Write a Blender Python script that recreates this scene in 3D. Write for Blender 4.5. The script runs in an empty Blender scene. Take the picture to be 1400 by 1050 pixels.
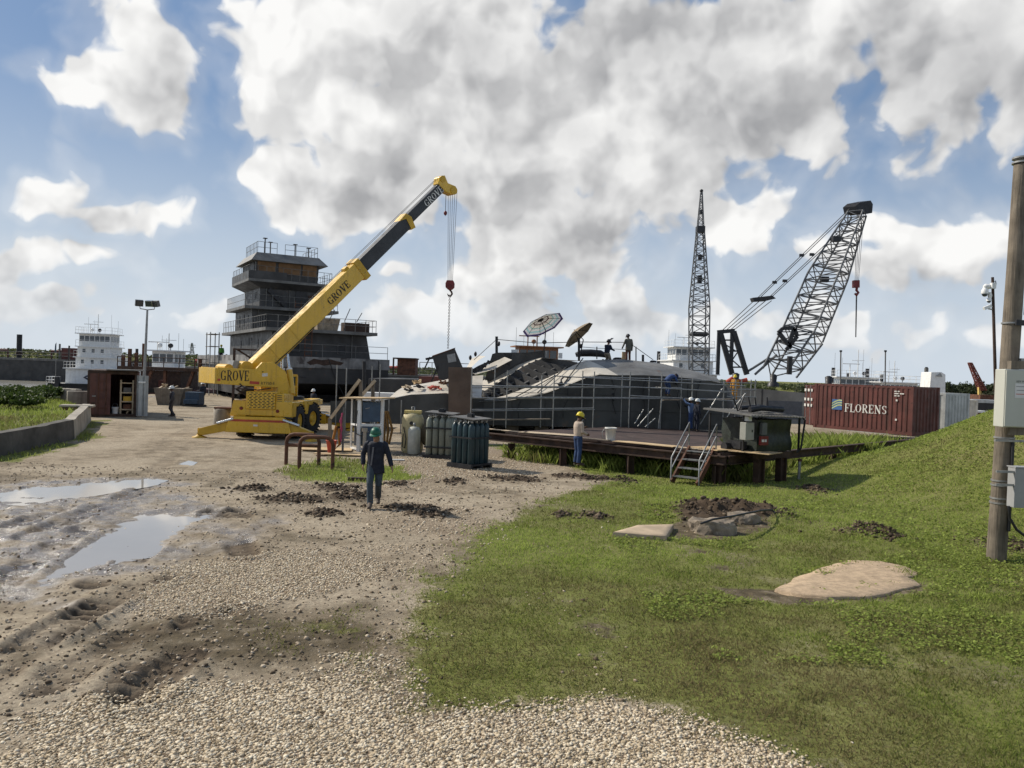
import bpy, bmesh, math, random
import numpy as np
from mathutils import Vector, Matrix, Euler, noise as mnoise
R = math.radians
rnd = random.Random(7)
SC = bpy.context.scene
COL = SC.collection

# ------------------------------------------------------------------ camera
F, CAM_H, ROLL, PITCH = 1082.0, 3.25, R(1.9), R(0.85)
Fw = Vector((0, math.cos(PITCH), -math.sin(PITCH)))
R0 = Vector((1, 0, 0)); U0 = R0.cross(Fw)
Rt = R0 * math.cos(ROLL) + U0 * math.sin(ROLL)
Up = U0 * math.cos(ROLL) - R0 * math.sin(ROLL)
cd = bpy.data.cameras.new('camera'); cam = bpy.data.objects.new('camera', cd); COL.objects.link(cam)
cd.sensor_width = 36.0; cd.lens = 36.0 * F / 1400.0; cd.clip_start = 0.1; cd.clip_end = 9000
cam.matrix_world = Matrix(((Rt.x, Up.x, -Fw.x, 0), (Rt.y, Up.y, -Fw.y, 0), (Rt.z, Up.z, -Fw.z, CAM_H), (0, 0, 0, 1)))
SC.camera = cam
EYE = Vector((0, 0, CAM_H))
def ray(px, py): return Fw + Rt * ((px - 700) / F) + Up * ((525 - py) / F)
def at(px, py, Y):
    d = ray(px, py); return EYE + d * (Y / d.y)
def gnd(px, py, z=0.0):
    d = ray(px, py); return EYE + d * ((z - CAM_H) / d.z)

# ------------------------------------------------------------------ sun, exposure
SUN_AZ, SUN_EL = R(-66), R(40)            # measured from +Y towards +X
to_sun = Vector((math.sin(SUN_AZ) * math.cos(SUN_EL), math.cos(SUN_AZ) * math.cos(SUN_EL), math.sin(SUN_EL)))
sl = bpy.data.lights.new('sun', 'SUN'); sl.energy = 5.0; sl.angle = R(0.6); sl.color = (1.0, 0.93, 0.82)
so = bpy.data.objects.new('sun', sl); COL.objects.link(so)
so.rotation_euler = to_sun.to_track_quat('Z', 'Y').to_euler()
SC.view_settings.view_transform = 'Standard'; SC.view_settings.look = 'None'
SC.view_settings.exposure = 0.0; SC.view_settings.gamma = 1.0
try: SC.view_settings.use_curve_mapping = False
except Exception: pass

# ------------------------------------------------------------------ node helper
class NT:
    def __init__(s, tree): s.t = tree; s.n = tree.nodes; s.l = tree.links
    def new(s, typ, **kw):
        nd = s.n.new(typ)
        for k, v in kw.items(): setattr(nd, k, v)
        return nd
    def put(s, sock, v):
        if isinstance(v, bpy.types.NodeSocket): s.l.new(v, sock)
        elif v is not None: sock.default_value = v
    def math(s, op, a, b=None, c=None, clamp=False):
        nd = s.new('ShaderNodeMath', operation=op, use_clamp=clamp)
        for i, v in enumerate((a, b, c)):
            if v is not None: s.put(nd.inputs[i], v)
        return nd.outputs[0]
    def vmath(s, op, a, b=None):
        nd = s.new('ShaderNodeVectorMath', operation=op)
        s.put(nd.inputs[0], a)
        if b is not None: s.put(nd.inputs['Scale' if op == 'SCALE' else 1], b)
        return nd.outputs['Value' if op in ('LENGTH', 'DOT_PRODUCT') else 'Vector']
    def ramp(s, v, lo, hi, a=0.0, b=1.0, smooth=True):
        nd = s.new('ShaderNodeMapRange', interpolation_type='SMOOTHSTEP' if smooth else 'LINEAR')
        s.put(nd.inputs[0], v); s.put(nd.inputs[1], lo); s.put(nd.inputs[2], hi); s.put(nd.inputs[3], a); s.put(nd.inputs[4], b)
        return nd.outputs[0]
    def mix(s, f, a, b, blend='MIX'):
        nd = s.new('ShaderNodeMix', data_type='RGBA', blend_type=blend)
        s.put(nd.inputs[0], f); s.put(nd.inputs[6], col4(a)); s.put(nd.inputs[7], col4(b))
        return nd.outputs[2]
    def noise(s, vec, scale, detail=3, rough=0.55, dist=0.0, out='Fac', dim='3D'):
        nd = s.new('ShaderNodeTexNoise', noise_dimensions=dim); s.put(nd.inputs['Vector'], vec)
        nd.inputs['Scale'].default_value = scale; nd.inputs['Detail'].default_value = detail
        nd.inputs['Roughness'].default_value = rough; nd.inputs['Distortion'].default_value = dist
        return nd.outputs[out]
    def mapping(s, vec, scale=(1, 1, 1), loc=(0, 0, 0)):
        nd = s.new('ShaderNodeMapping'); s.put(nd.inputs[0], vec)
        nd.inputs['Scale'].default_value = scale; nd.inputs['Location'].default_value = loc
        return nd.outputs[0]
def col4(c):
    if isinstance(c, (tuple, list)) and len(c) == 3: return (c[0], c[1], c[2], 1.0)
    return c

# ------------------------------------------------------------------ sky: Nishita air with a deck of cumulus
world = bpy.data.worlds.new('World'); SC.world = world; world.use_nodes = True
def build_sky():
    W = NT(world.node_tree); W.n.clear()
    out = W.new('ShaderNodeOutputWorld'); bg = W.new('ShaderNodeBackground')
    sky = W.new('ShaderNodeTexSky', sky_type='NISHITA'); sky.sun_disc = False
    sky.sun_elevation = SUN_EL; sky.sun_rotation = SUN_AZ
    sky.air_density = 1.0; sky.dust_density = 1.2; sky.ozone_density = 1.0; sky.altitude = 0
    def azel(px, py):
        d = ray(px, py).normalized(); return math.atan2(d.x, d.y), math.asin(d.z)
    def field(name, blobs, soft):
        g = bpy.data.node_groups.new(name, 'ShaderNodeTree')
        g.interface.new_socket('P', in_out='INPUT', socket_type='NodeSocketVector')
        g.interface.new_socket('V', in_out='OUTPUT', socket_type='NodeSocketFloat')
        T = NT(g); gi = T.new('NodeGroupInput'); go = T.new('NodeGroupOutput')
        acc = None
        for (px, py, rx, ry, amp) in blobs:
            a, e = azel(px, py)
            d = T.vmath('SUBTRACT', gi.outputs[0], (a, e, 0))
            d = T.vmath('MULTIPLY', d, (F / rx, F / ry, 0))
            l = T.math('MULTIPLY_ADD', T.vmath('LENGTH', d), -amp, amp)
            if acc is None: acc = l
            else:
                nd = T.new('ShaderNodeMath', operation='SMOOTH_MAX'); T.put(nd.inputs[0], acc); T.put(nd.inputs[1], l); nd.inputs[2].default_value = soft; acc = nd.outputs[0]
        T.l.new(acc, go.inputs[0]); return g
    # cloud masses: where each cumulus stands in the sky
    body = field('cloud_bodies', [
        (208, 45, 98, 92, 1.25), (178, 112, 98, 80, 1.15), (95, 128, 58, 34, .8), (190, 160, 50, 36, .8),
        (75, 262, 85, 50, 1.1), (130, 285, 75, 34, 1.0), (222, 296, 58, 28, 1.0),
        (40, 350, 85, 42, .85), (135, 345, 48, 24, .8), (30, 400, 150, 45, .7), (200, 440, 200, 45, .6),
        (500, 40, 160, 150, 1.5), (420, 130, 115, 115, 1.3), (390, 245, 90, 90, 1.2), (450, 290, 130, 60, 1.2),
        (540, 180, 200, 160, 1.5), (640, 120, 250, 220, 1.6), (830, 150, 270, 240, 1.6), (640, 310, 100, 60, 1.0),
        (740, 300, 200, 130, 1.5), (1010, 110, 230, 190, 1.5), (1290, 50, 220, 150, 1.6), (1080, 170, 110, 85, 1.3),
        (1000, 310, 70, 75, 1.0), (700, 390, 130, 75, 1.1), (840, 385, 95, 80, 1.2), (1130, 40, 150, 110, 1.2),
        (620, 430, 120, 50, .8), (550, 375, 34, 20, .9), (535, 440, 65, 34, .7), (770, 450, 190, 40, .9),
        (1270, 345, 135, 55, 1.2), (1190, 370, 110, 45, 1.0), (1345, 315, 80, 45, 1.1), (1150, 440, 170, 50, .7), (1330, 455, 150, 45, .7),
        (950, 450, 170, 45, .9), (340, 10, 60, 25, .4)], 0.12)
    dark = field('cloud_bases', [
        (490, 275, 110, 65, 1.0), (560, 240, 120, 90, .8), (640, 255, 150, 75, 1.0), (900, 40, 270, 110, 1.2), (1000, 130, 150, 90, 1.0), (1280, 95, 210, 100, 1.2),
        (790, 325, 170, 70, 1.0), (850, 420, 130, 36, 1.0), (235, 100, 75, 75, .8), (110, 295, 90, 22, .7), (1290, 375, 130, 30, .9),
        (640, 80, 180, 110, .8), (1020, 215, 120, 55, .8), (700, 405, 90, 36, .8), (40, 390, 100, 22, .5), (760, 200, 160, 70, .45), (520, 110, 90, 60, .4)], 0.15)
    def soft_density():
        g = bpy.data.node_groups.new('cloud_soft', 'ShaderNodeTree')
        g.interface.new_socket('P', in_out='INPUT', socket_type='NodeSocketVector'); g.interface.new_socket('V', in_out='OUTPUT', socket_type='NodeSocketFloat')
        T = NT(g); gi = T.new('NodeGroupInput'); go = T.new('NodeGroupOutput'); P = gi.outputs[0]
        wv = T.vmath('SUBTRACT', T.noise(P, 9.0, 3, .5, out='Color', dim='2D'), (.5, .5, .5)); Pw = T.vmath('ADD', P, T.vmath('SCALE', wv, 0.06))
        vo = T.new('ShaderNodeTexVoronoi', feature='SMOOTH_F1', voronoi_dimensions='2D'); T.put(vo.inputs['Vector'], Pw); vo.inputs['Scale'].default_value = 9; vo.inputs['Detail'].default_value = 2.2
        vo.inputs['Roughness'].default_value = .55; vo.inputs['Smoothness'].default_value = .45; vo.inputs['Lacunarity'].default_value = 2.3
        s1 = T.math('MULTIPLY_ADD', T.noise(Pw, 4.5, 4, .5, dim='2D'), .9, T.math('MULTIPLY', vo.outputs['Distance'], -1.05)); T.l.new(s1, go.inputs[0]); return g
    softg = soft_density()
    g = bpy.data.node_groups.new('cloud_density', 'ShaderNodeTree')
    g.interface.new_socket('P', in_out='INPUT', socket_type='NodeSocketVector')
    g.interface.new_socket('V', in_out='OUTPUT', socket_type='NodeSocketFloat')
    T = NT(g); gi = T.new('NodeGroupInput'); go = T.new('NodeGroupOutput')
    P = gi.outputs[0]
    wv = T.vmath('SUBTRACT', T.noise(P, 7.0, 3, .55, out='Color', dim='2D'), (.5, .5, .5))
    Pw = T.vmath('ADD', P, T.vmath('SCALE', wv, 0.07))
    f = T.new('ShaderNodeGroup', node_tree=body); T.l.new(Pw, f.inputs[0])
    n1 = T.noise(Pw, 8.0, 6, .5, dim='2D')
    vo = T.new('ShaderNodeTexVoronoi', feature='SMOOTH_F1', voronoi_dimensions='2D'); T.put(vo.inputs['Vector'], Pw); vo.inputs['Scale'].default_value = 15
    vo.inputs['Detail'].default_value = 2.5; vo.inputs['Roughness'].default_value = .5; vo.inputs['Smoothness'].default_value = .55
    b = T.math('SUBTRACT', 0.5, vo.outputs['Distance'])
    s1 = T.math('MULTIPLY_ADD', T.math('SUBTRACT', n1, .5), 1.5, f.outputs[0])
    s2 = T.math('MULTIPLY_ADD', b, 0.75, s1)
    T.l.new(s2, go.inputs[0])
    tc = W.new('ShaderNodeTexCoord'); D = tc.outputs['Generated']
    sep = W.new('ShaderNodeSeparateXYZ'); W.l.new(D, sep.inputs[0])
    az = W.math('ARCTAN2', sep.outputs[0], sep.outputs[1]); el = W.math('ARCSINE', sep.outputs[2])
    cb = W.new('ShaderNodeCombineXYZ'); W.l.new(az, cb.inputs[0]); W.l.new(el, cb.inputs[1])
    P = cb.outputs[0]
    def dens(off):
        nd = W.new('ShaderNodeGroup', node_tree=g)
        W.put(nd.inputs[0], W.vmath('ADD', P, (off[0], off[1], 0)) if off else P); return nd.outputs[0]
    d0 = dens(None); d1 = dens((-.026, .034))
    cover = W.ramp(d0, 0.1, 0.40)
    thin = W.ramp(d0, -0.35, 0.25, 0.0, 0.2)
    away = W.ramp(W.math('ABSOLUTE', az), .75, 1.0)      # beyond the photographed part the sky is scattered cloud
    rest = W.ramp(W.noise(D, 2.2, 5, .55), .50, .62)
    away = W.math('MAXIMUM', away, W.ramp(el, .62, .85))
    cover = W.math('MAXIMUM', cover, thin)
    mixc = W.new('ShaderNodeMix'); W.put(mixc.inputs[0], away); W.put(mixc.inputs[2], cover); W.put(mixc.inputs[3], W.math('MULTIPLY', rest, .75)); cover = mixc.outputs[0]
    def sdens(off):
        nd = W.new('ShaderNodeGroup', node_tree=softg); W.put(nd.inputs[0], W.vmath('ADD', P, (off[0], off[1], 0)) if off else P); return nd.outputs[0]
    relief = W.math('ADD', W.math('MULTIPLY', W.ramp(W.math('SUBTRACT', sdens((-.022, .032)), sdens(None)), -.32, .32, smooth=False), .72), W.math('MULTIPLY', W.ramp(W.math('SUBTRACT', d1, d0), -.6, .6, smooth=False), .28))
    tau = W.ramp(d1, .1, 1.9, smooth=False)
    dk = W.new('ShaderNodeGroup', node_tree=dark)
    W.put(dk.inputs[0], W.vmath('ADD', P, W.vmath('SCALE', W.vmath('SUBTRACT', W.noise(P, 8, 4, .6, out='Color', dim='2D'), (.5, .5, .5)), .16)))
    base = W.ramp(dk.outputs[0], -.3, 1.05)
    shade = W.math('ADD', W.math('MULTIPLY', tau, .16), W.math('ADD', W.math('MULTIPLY', relief, .46), W.math('MULTIPLY', base, .43)), clamp=True)
    cr = W.new('ShaderNodeValToRGB'); W.l.new(shade, cr.inputs[0])
    e = cr.color_ramp.elements; e[0].position = .12; e[0].color = (.97, .965, .95, 1); e[1].position = 1.0; e[1].color = (.30, .305, .32, 1)
    e = cr.color_ramp.elements.new(.48); e.color = (.69, .69, .69, 1)
    airc = W.vmath('SCALE', sky.outputs[0], 0.085)
    haze = W.ramp(el, -.02, .36, .9, 0.0)
    airc = W.mix(0.6, airc, (.13, .27, .52))
    airc = W.mix(haze, airc, (.68, .75, .82))
    fade = W.ramp(el, 0.0, .13, .5, 1.0)
    colr = W.mix(W.math('MULTIPLY', cover, fade), airc, cr.outputs[0])
    W.l.new(colr, bg.inputs[0]); bg.inputs[1].default_value = 1.0
    W.l.new(bg.outputs[0], out.inputs[0])
build_sky()
world.cycles.sampling_method = 'MANUAL'; world.cycles.sample_map_resolution = 256
SC.cycles.max_bounces = 6; SC.cycles.diffuse_bounces = 3; SC.cycles.glossy_bounces = 3; SC.cycles.transparent_max_bounces = 6; SC.cycles.caustics_reflective = False; SC.cycles.caustics_refractive = False

# ------------------------------------------------------------------ materials
MATS = {}
def M(name, col, rough=.6, metal=0.0, var=.25, scale=3.0, bump=.15, bscale=None, spots=None, streak=None, spec=.4, col2=None, bdist=.02, grain=False):
    """spots=(colour, threshold 0..1, scale): patches of rust/dirt; streak=(colour, amount, scale): wear running down"""
    if name in MATS: return MATS[name]
    m = bpy.data.materials.new(name); m.use_nodes = True; T = NT(m.node_tree); T.n.clear(); MATS[name] = m
    o = T.new('ShaderNodeOutputMaterial'); p = T.new('ShaderNodeBsdfPrincipled'); T.l.new(p.outputs[0], o.inputs[0])
    tc = T.new('ShaderNodeTexCoord').outputs['Object']
    n = T.noise(tc, scale, 6, .6)
    a = tuple(max(0, c * (1 - var)) for c in col); b = col2 or tuple(min(1, c * (1 + var)) for c in col)
    c = T.mix(T.ramp(n, .3, .7), a, b)
    rg = None
    if spots:
        s = T.ramp(T.noise(tc, spots[2], 8, .65, .3), spots[1], spots[1] + .12)
        c = T.mix(s, c, spots[0]); rg = s
    if streak:
        s = T.ramp(T.noise(T.mapping(tc, (1, 1, .07)), streak[2], 5, .6), .5, .75, 0, streak[1])
        c = T.mix(s, c, streak[0])
    T.put(p.inputs['Base Color'], c)
    T.put(p.inputs['Roughness'], T.ramp(T.noise(tc, scale * 2.3, 4, .6), .3, .7, max(.03, rough - .1), min(1, rough + .12)))
    p.inputs['Metallic'].default_value = metal; p.inputs['Specular IOR Level'].default_value = spec
    if bump:
        bn = T.new('ShaderNodeBump'); bn.inputs['Strength'].default_value = bump; bn.inputs['Distance'].default_value = bdist
        T.put(bn.inputs['Height'], T.noise(T.mapping(tc, (1, 1, .06)) if grain else tc, bscale or scale * 6, 5, .6)); T.l.new(bn.outputs[0], p.inputs['Normal'])
    return m

# ------------------------------------------------------------------ mesh builder
class MB:
    def __init__(s): s.v = []; s.f = []; s.sm = []
    def add(s, vs, fs, smooth=False):
        o = len(s.v); s.v += [tuple(v) for v in vs]; s.f += [tuple(i + o for i in f) for f in fs]; s.sm += [smooth] * len(fs); return s
    def box(s, c, d, m=None):
        hx, hy, hz = d[0] / 2, d[1] / 2, d[2] / 2; c = Vector(c)
        vs = [Vector((x, y, z)) for x in (-hx, hx) for y in (-hy, hy) for z in (-hz, hz)]
        if m is not None: vs = [m @ v for v in vs]
        return s.add([c + v for v in vs], [(0, 1, 3, 2), (4, 6, 7, 5), (0, 4, 5, 1), (2, 3, 7, 6), (0, 2, 6, 4), (1, 5, 7, 3)])
    def b6(s, x0, x1, y0, y1, z0, z1): return s.box(((x0 + x1) / 2, (y0 + y1) / 2, (z0 + z1) / 2), (abs(x1 - x0), abs(y1 - y0), abs(z1 - z0)))
    def frame(s, p, q, up=(0, 0, 1)):
        p, q = Vector(p), Vector(q); d = (q - p); L = d.length; d = d / L if L > 1e-9 else Vector((0, 0, 1))
        u = Vector(up)
        if abs(d.dot(u)) > .98: u = Vector((0, 1, 0)) if abs(d.y) < .9 else Vector((1, 0, 0))
        a = u.cross(d).normalized(); b = d.cross(a).normalized(); return p, q, a, b
    def bar(s, p, q, w, h=None, w2=None, h2=None, up=(0, 0, 1)):
        h = w if h is None else h; w2 = w if w2 is None else w2; h2 = h if h2 is None else h2
        p, q, a, b = s.frame(p, q, up)
        vs = [p + a * x * w / 2 + b * y * h / 2 for x, y in ((-1, -1), (1, -1), (1, 1), (-1, 1))] + [q + a * x * w2 / 2 + b * y * h2 / 2 for x, y in ((-1, -1), (1, -1), (1, 1), (-1, 1))]
        return s.add(vs, [(3, 2, 1, 0), (4, 5, 6, 7), (0, 1, 5, 4), (1, 2, 6, 5), (2, 3, 7, 6), (3, 0, 4, 7)])
    def tube(s, p, q, r, n=8, r2=None, cap=True):
        r2 = r if r2 is None else r2; p, q, a, b = s.frame(p, q)
        vs = []
        for (c, rr) in ((p, r), (q, r2)):
            vs += [c + a * math.cos(2 * math.pi * k / n) * rr + b * math.sin(2 * math.pi * k / n) * rr for k in range(n)]
        s.add(vs, [(k, (k + 1) % n, n + (k + 1) % n, n + k) for k in range(n)], True)
        if cap: s.add(vs, [tuple(range(n - 1, -1, -1)), tuple(range(n, 2 * n))])
        return s
    def path(s, pts, r, n=8):
        pts = [Vector(p) for p in pts]; vs = []; prev = None; m = len(pts)
        rs = r if isinstance(r, (list, tuple)) else [r] * m
        for i, p in enumerate(pts):
            d = (pts[min(i + 1, m - 1)] - pts[max(i - 1, 0)]).normalized()
            if prev is None:
                u = Vector((0, 0, 1)) if abs(d.z) < .9 else Vector((0, 1, 0)); a = u.cross(d).normalized()
            else: a = (prev - d * prev.dot(d)).normalized()
            prev = a; b = d.cross(a)
            vs += [p + (a * math.cos(2 * math.pi * k / n) + b * math.sin(2 * math.pi * k / n)) * rs[i] for k in range(n)]
        s.add(vs, [(i * n + k, i * n + (k + 1) % n, (i + 1) * n + (k + 1) % n, (i + 1) * n + k) for i in range(m - 1) for k in range(n)], True)
        return s.add(vs, [tuple(range(n - 1, -1, -1)), tuple(range((m - 1) * n, m * n))])
    def lathe(s, prof, c=(0, 0, 0), n=16, ax=(0, 0, 1), smooth=True, caps=True):
        c = Vector(c); q = Vector((0, 0, 1)).rotation_difference(Vector(ax)); vs = []
        for r, z in prof: vs += [c + q @ Vector((r * math.cos(2 * math.pi * k / n), r * math.sin(2 * math.pi * k / n), z)) for k in range(n)]
        m = len(prof)
        s.add(vs, [(i * n + k, i * n + (k + 1) % n, (i + 1) * n + (k + 1) % n, (i + 1) * n + k) for i in range(m - 1) for k in range(n)], smooth)
        return s.add(vs, [tuple(range(n - 1, -1, -1)), tuple(range((m - 1) * n, m * n))]) if caps else s
    def poly(s, pts): return s.add(pts, [tuple(range(len(pts)))])
    def slab(s, pts, off):
        """polygon given a thickness along the vector off"""
        off = Vector(off); n = len(pts); pts = [Vector(p) for p in pts]
        return s.add(pts + [p + off for p in pts], [tuple(range(n - 1, -1, -1)), tuple(range(n, 2 * n))] + [(k, (k + 1) % n, n + (k + 1) % n, n + k) for k in range(n)])
    def loft(s, rows, smooth=True):
        n = len(rows[0]); vs = [p for r in rows for p in r]
        return s.add(vs, [(i * n + k, i * n + k + 1, (i + 1) * n + k + 1, (i + 1) * n + k) for i in range(len(rows) - 1) for k in range(n - 1)], smooth)
    def ball(s, c, r, n=10, m=6, sq=(1, 1, 1)):
        c = Vector(c); vs = []
        for i in range(m + 1):
            t = math.pi * i / m
            vs += [c + Vector((math.sin(t) * math.cos(2 * math.pi * k / n) * sq[0], math.sin(t) * math.sin(2 * math.pi * k / n) * sq[1], math.cos(t) * sq[2])) * r for k in range(n)]
        return s.add(vs, [(i * n + k, (i + 1) * n + k, (i + 1) * n + (k + 1) % n, i * n + (k + 1) % n) for i in range(m) for k in range(n)], True)
    def build(s, name, mat, parent=None, world=False, bevel=0, weld=False):
        me = bpy.data.meshes.new(name); vs = s.v
        if parent is not None and world:
            inv = wm(parent).inverted(); vs = [inv @ Vector(v) for v in vs]
        me.from_pydata([tuple(v) for v in vs], [], s.f)
        if any(s.sm): me.polygons.foreach_set('use_smooth', s.sm)
        me.materials.append(mat); me.update()
        bm = bmesh.new(); bm.from_mesh(me)
        if weld: bmesh.ops.remove_doubles(bm, verts=bm.verts, dist=1e-4)
        bmesh.ops.recalc_face_normals(bm, faces=bm.faces); bm.to_mesh(me); bm.free()
        o = bpy.data.objects.new(name, me); COL.objects.link(o)
        if parent is not None: o.parent = parent
        if bevel:
            b = o.modifiers.new('bevel', 'BEVEL'); b.width = bevel; b.segments = 2; b.limit_method = 'ANGLE'; b.angle_limit = R(40)
        return o
def wm(o):
    m = o.matrix_basis if o.matrix_basis else Matrix()
    m = Matrix.Translation(o.location) @ o.rotation_euler.to_matrix().to_4x4() @ Matrix.Diagonal((*o.scale, 1))
    return wm(o.parent) @ m if o.parent else m
def tag(o, label=None, cat=None, group=None, kind=None):
    if label: o['label'] = label
    if cat: o['category'] = cat
    if group: o['group'] = group
    if kind: o['kind'] = kind
    return o
def thing(name, label, cat, loc=(0, 0, 0), rz=0.0, group=None):
    o = bpy.data.objects.new(name, None); o.empty_display_size = .2; COL.objects.link(o)
    o.location = loc; o.rotation_euler = (0, 0, rz); return tag(o, label, cat, group)
def copy_tree(o, parent=None):
    c = o.copy(); COL.objects.link(c)
    if parent is not None: c.parent = parent
    for ch in list(o.children):
        copy_tree(ch, c)
    return c
def dup(o, loc, rz=None, label=None):
    c = copy_tree(o); c.location = loc
    if rz is not None: c.rotation_euler = (0, 0, rz)
    if label: c['label'] = label
    return c

# ------------------------------------------------------------------ lettering
GL = {  # strokes in a unit-high box: l = line x1,y1,x2,y2,width ; a = arc cx,cy,rx,ry,deg0,deg1,thin,thick ; last = advance
 'G': [('a', .42, .5, .36, .46, 40, 325, .07, .2), ('l', .72, .03, .72, .42, .14), ('l', .52, .4, .84, .4, .06), ('l', .69, .68, .69, .95, .07), .92],
 'R': [('l', .2, 0, .2, 1, .18), ('l', .04, .03, .38, .03, .06), ('l', .04, .97, .5, .97, .06), ('a', .44, .73, .26, .23, -95, 90, .06, .19), ('l', .2, .5, .46, .5, .06), ('l', .42, .5, .74, .02, .18), ('l', .66, .03, .88, .03, .06), .88],
 'O': [('a', .45, .5, .38, .46, 0, 360, .07, .2), .94],
 'V': [('l', .16, .98, .46, .02, .2), ('l', .76, .98, .46, .02, .08), ('l', 0, .97, .36, .97, .06), ('l', .6, .97, .9, .97, .06), .88],
 'E': [('l', .2, 0, .2, 1, .18), ('l', .04, .03, .72, .03, .07), ('l', .04, .97, .7, .97, .07), ('l', .2, .5, .55, .5, .06), ('l', .7, .0, .7, .27, .07), ('l', .68, .74, .68, 1, .07), ('l', .53, .38, .53, .62, .06), .82],
 'F': [('l', .2, 0, .2, 1, .18), ('l', .04, .03, .4, .03, .06), ('l', .04, .97, .7, .97, .07), ('l', .2, .5, .55, .5, .06), ('l', .68, .72, .68, 1, .07), ('l', .53, .38, .53, .62, .06), .76],
 'L': [('l', .2, 0, .2, 1, .18), ('l', .04, .97, .38, .97, .06), ('l', .04, .03, .7, .03, .07), ('l', .68, .0, .68, .3, .07), .76],
 'N': [('l', .16, 0, .16, 1, .08), ('l', .13, .97, .78, .03, .2), ('l', .76, 0, .76, 1, .08), ('l', .02, .03, .32, .03, .06), ('l', .6, .97, .92, .97, .06), ('l', .02, .97, .2, .97, .06), .95],
 'S': [('a', .36, .73, .25, .23, 25, 270, .07, .16), ('a', .36, .27, .27, .24, -155, 90, .07, .16), ('l', .62, .7, .62, .96, .06), .72],
}
def letters(mb, text, org, right, up, h, gap=.02, lift=.006, wf=1.0):
    org, right, up = Vector(org), Vector(right).normalized(), Vector(up).normalized(); nrm = right.cross(up); x = 0.0; k = 0
    for ch in text:
        for st in GL[ch][:-1]:
            off = nrm * (lift + k * .0004); k += 1
            P = lambda u, v: org + right * ((x + u * wf) * h) + up * (v * h) + off
            if st[0] == 'l':
                _, a, b, c, d, w = st; dx, dy = c - a, d - b; L = math.hypot(dx, dy); nx, ny = -dy / L * w / 2, dx / L * w / 2
                mb.poly([P(a + nx, b + ny), P(a - nx, b - ny), P(c - nx, d - ny), P(c + nx, d + ny)])
            else:
                _, cx, cy, rx, ry, a0, a1, t0, t1 = st; n = 18; prev = None
                for i in range(n + 1):
                    t = R(a0 + (a1 - a0) * i / n); w = t0 + (t1 - t0) * abs(math.cos(t)) ** 1.5
                    q = (P(cx + math.cos(t) * (rx + w * .25), cy + math.sin(t) * (ry + w * .12)), P(cx + math.cos(t) * (rx - w * .75), cy + math.sin(t) * (ry - min(w, .1) * .6)))
                    if prev: mb.poly([prev[0], q[0], q[1], prev[1]])
                    prev = q
        x += GL[ch][-1] * wf + gap
    return x * h
def font(mb, text, org, right, up, h, lift=.006):
    cu = bpy.data.curves.new('t', 'FONT'); cu.body = text; cu.size = 1.0; ob = bpy.data.objects.new('t', cu); COL.objects.link(ob)
    dg = bpy.context.evaluated_depsgraph_get(); me = ob.evaluated_get(dg).to_mesh()
    right, up = Vector(right).normalized(), Vector(up).normalized(); nr = right.cross(up); org = Vector(org)
    mb.add([org + right * v.co.x * h * 1.4 + up * v.co.y * h * 1.4 + nr * lift for v in me.vertices], [tuple(p.vertices) for p in me.polygons])
    ob.evaluated_get(dg).to_mesh_clear(); bpy.data.objects.remove(ob); bpy.data.curves.remove(cu)
# ================================================================== GROUND
_tab = np.random.RandomState(3).rand(256, 256)
def vno(x, y):
    xi = np.floor(x).astype(int); yi = np.floor(y).astype(int); fx = x - xi; fy = y - yi
    fx = fx * fx * (3 - 2 * fx); fy = fy * fy * (3 - 2 * fy)
    a = _tab[xi & 255, yi & 255]; b = _tab[(xi + 1) & 255, yi & 255]; c = _tab[xi & 255, (yi + 1) & 255]; d = _tab[(xi + 1) & 255, (yi + 1) & 255]
    return (a * (1 - fx) + b * fx) * (1 - fy) + (c * (1 - fx) + d * fx) * fy
def fbm(x, y, s, o=4):
    x = x / s + 37.3; y = y / s + 11.7; t = 0; a = .5; n = 0
    for _ in range(o):
        t = t + a * vno(x, y); n += a; a *= .5; x = x * 2.03 + 5.1; y = y * 2.01 + 9.7
    return t / n
def sst(v, a, b):
    t = np.clip((v - a) / (b - a), 0, 1); return t * t * (3 - 2 * t)
def psd(x, y, poly):
    """signed distance to a polygon, positive inside"""
    d = np.full(x.shape, 1e9); ins = np.zeros(x.shape, bool); n = len(poly)
    for i in range(n):
        ax, ay = poly[i]; bx, by = poly[(i + 1) % n]; ex, ey = bx - ax, by - ay
        t = np.clip(((x - ax) * ex + (y - ay) * ey) / (ex * ex + ey * ey + 1e-12), 0, 1)
        d = np.minimum(d, (x - ax - t * ex) ** 2 + (y - ay - t * ey) ** 2)
        c = ((ay > y) != (by > y)) & (x < ex * (y - ay) / (ey if abs(ey) > 1e-9 else 1e-9) + ax); ins ^= c
    d = np.sqrt(d); return np.where(ins, d, -d)
def lined(x, y, pts):
    d = np.full(x.shape, 1e9); s = np.zeros(x.shape); acc = 0
    for (ax, ay), (bx, by) in zip(pts[:-1], pts[1:]):
        ex, ey = bx - ax, by - ay; L = math.hypot(ex, ey)
        t = np.clip(((x - ax) * ex + (y - ay) * ey) / (L * L), 0, 1); q = np.hypot(x - ax - t * ex, y - ay - t * ey)
        s = np.where(q < d, acc + t * L, s); d = np.minimum(d, q); acc += L
    return d, s
def G(*pp): return [tuple(gnd(a, b)[:2]) for a, b in pp]
WALL = [(-15.6, 15), (-16.35, 25.3), (-17.3, 31.2), (-21.6, 40.5), (-24.5, 47)]
P_GRASS = G((575, 968), (550, 900), (546, 850), (575, 790), (640, 745), (680, 712), (745, 684), (840, 660), (800, 640)) + [(-.5, 33), (-.5, 40), (60, 44), (120, 90), (200, 60), (60, 3), (3.2, 4)] + G((1115, 1050), (1050, 1020), (960, 985), (830, 950), (700, 965))
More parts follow.
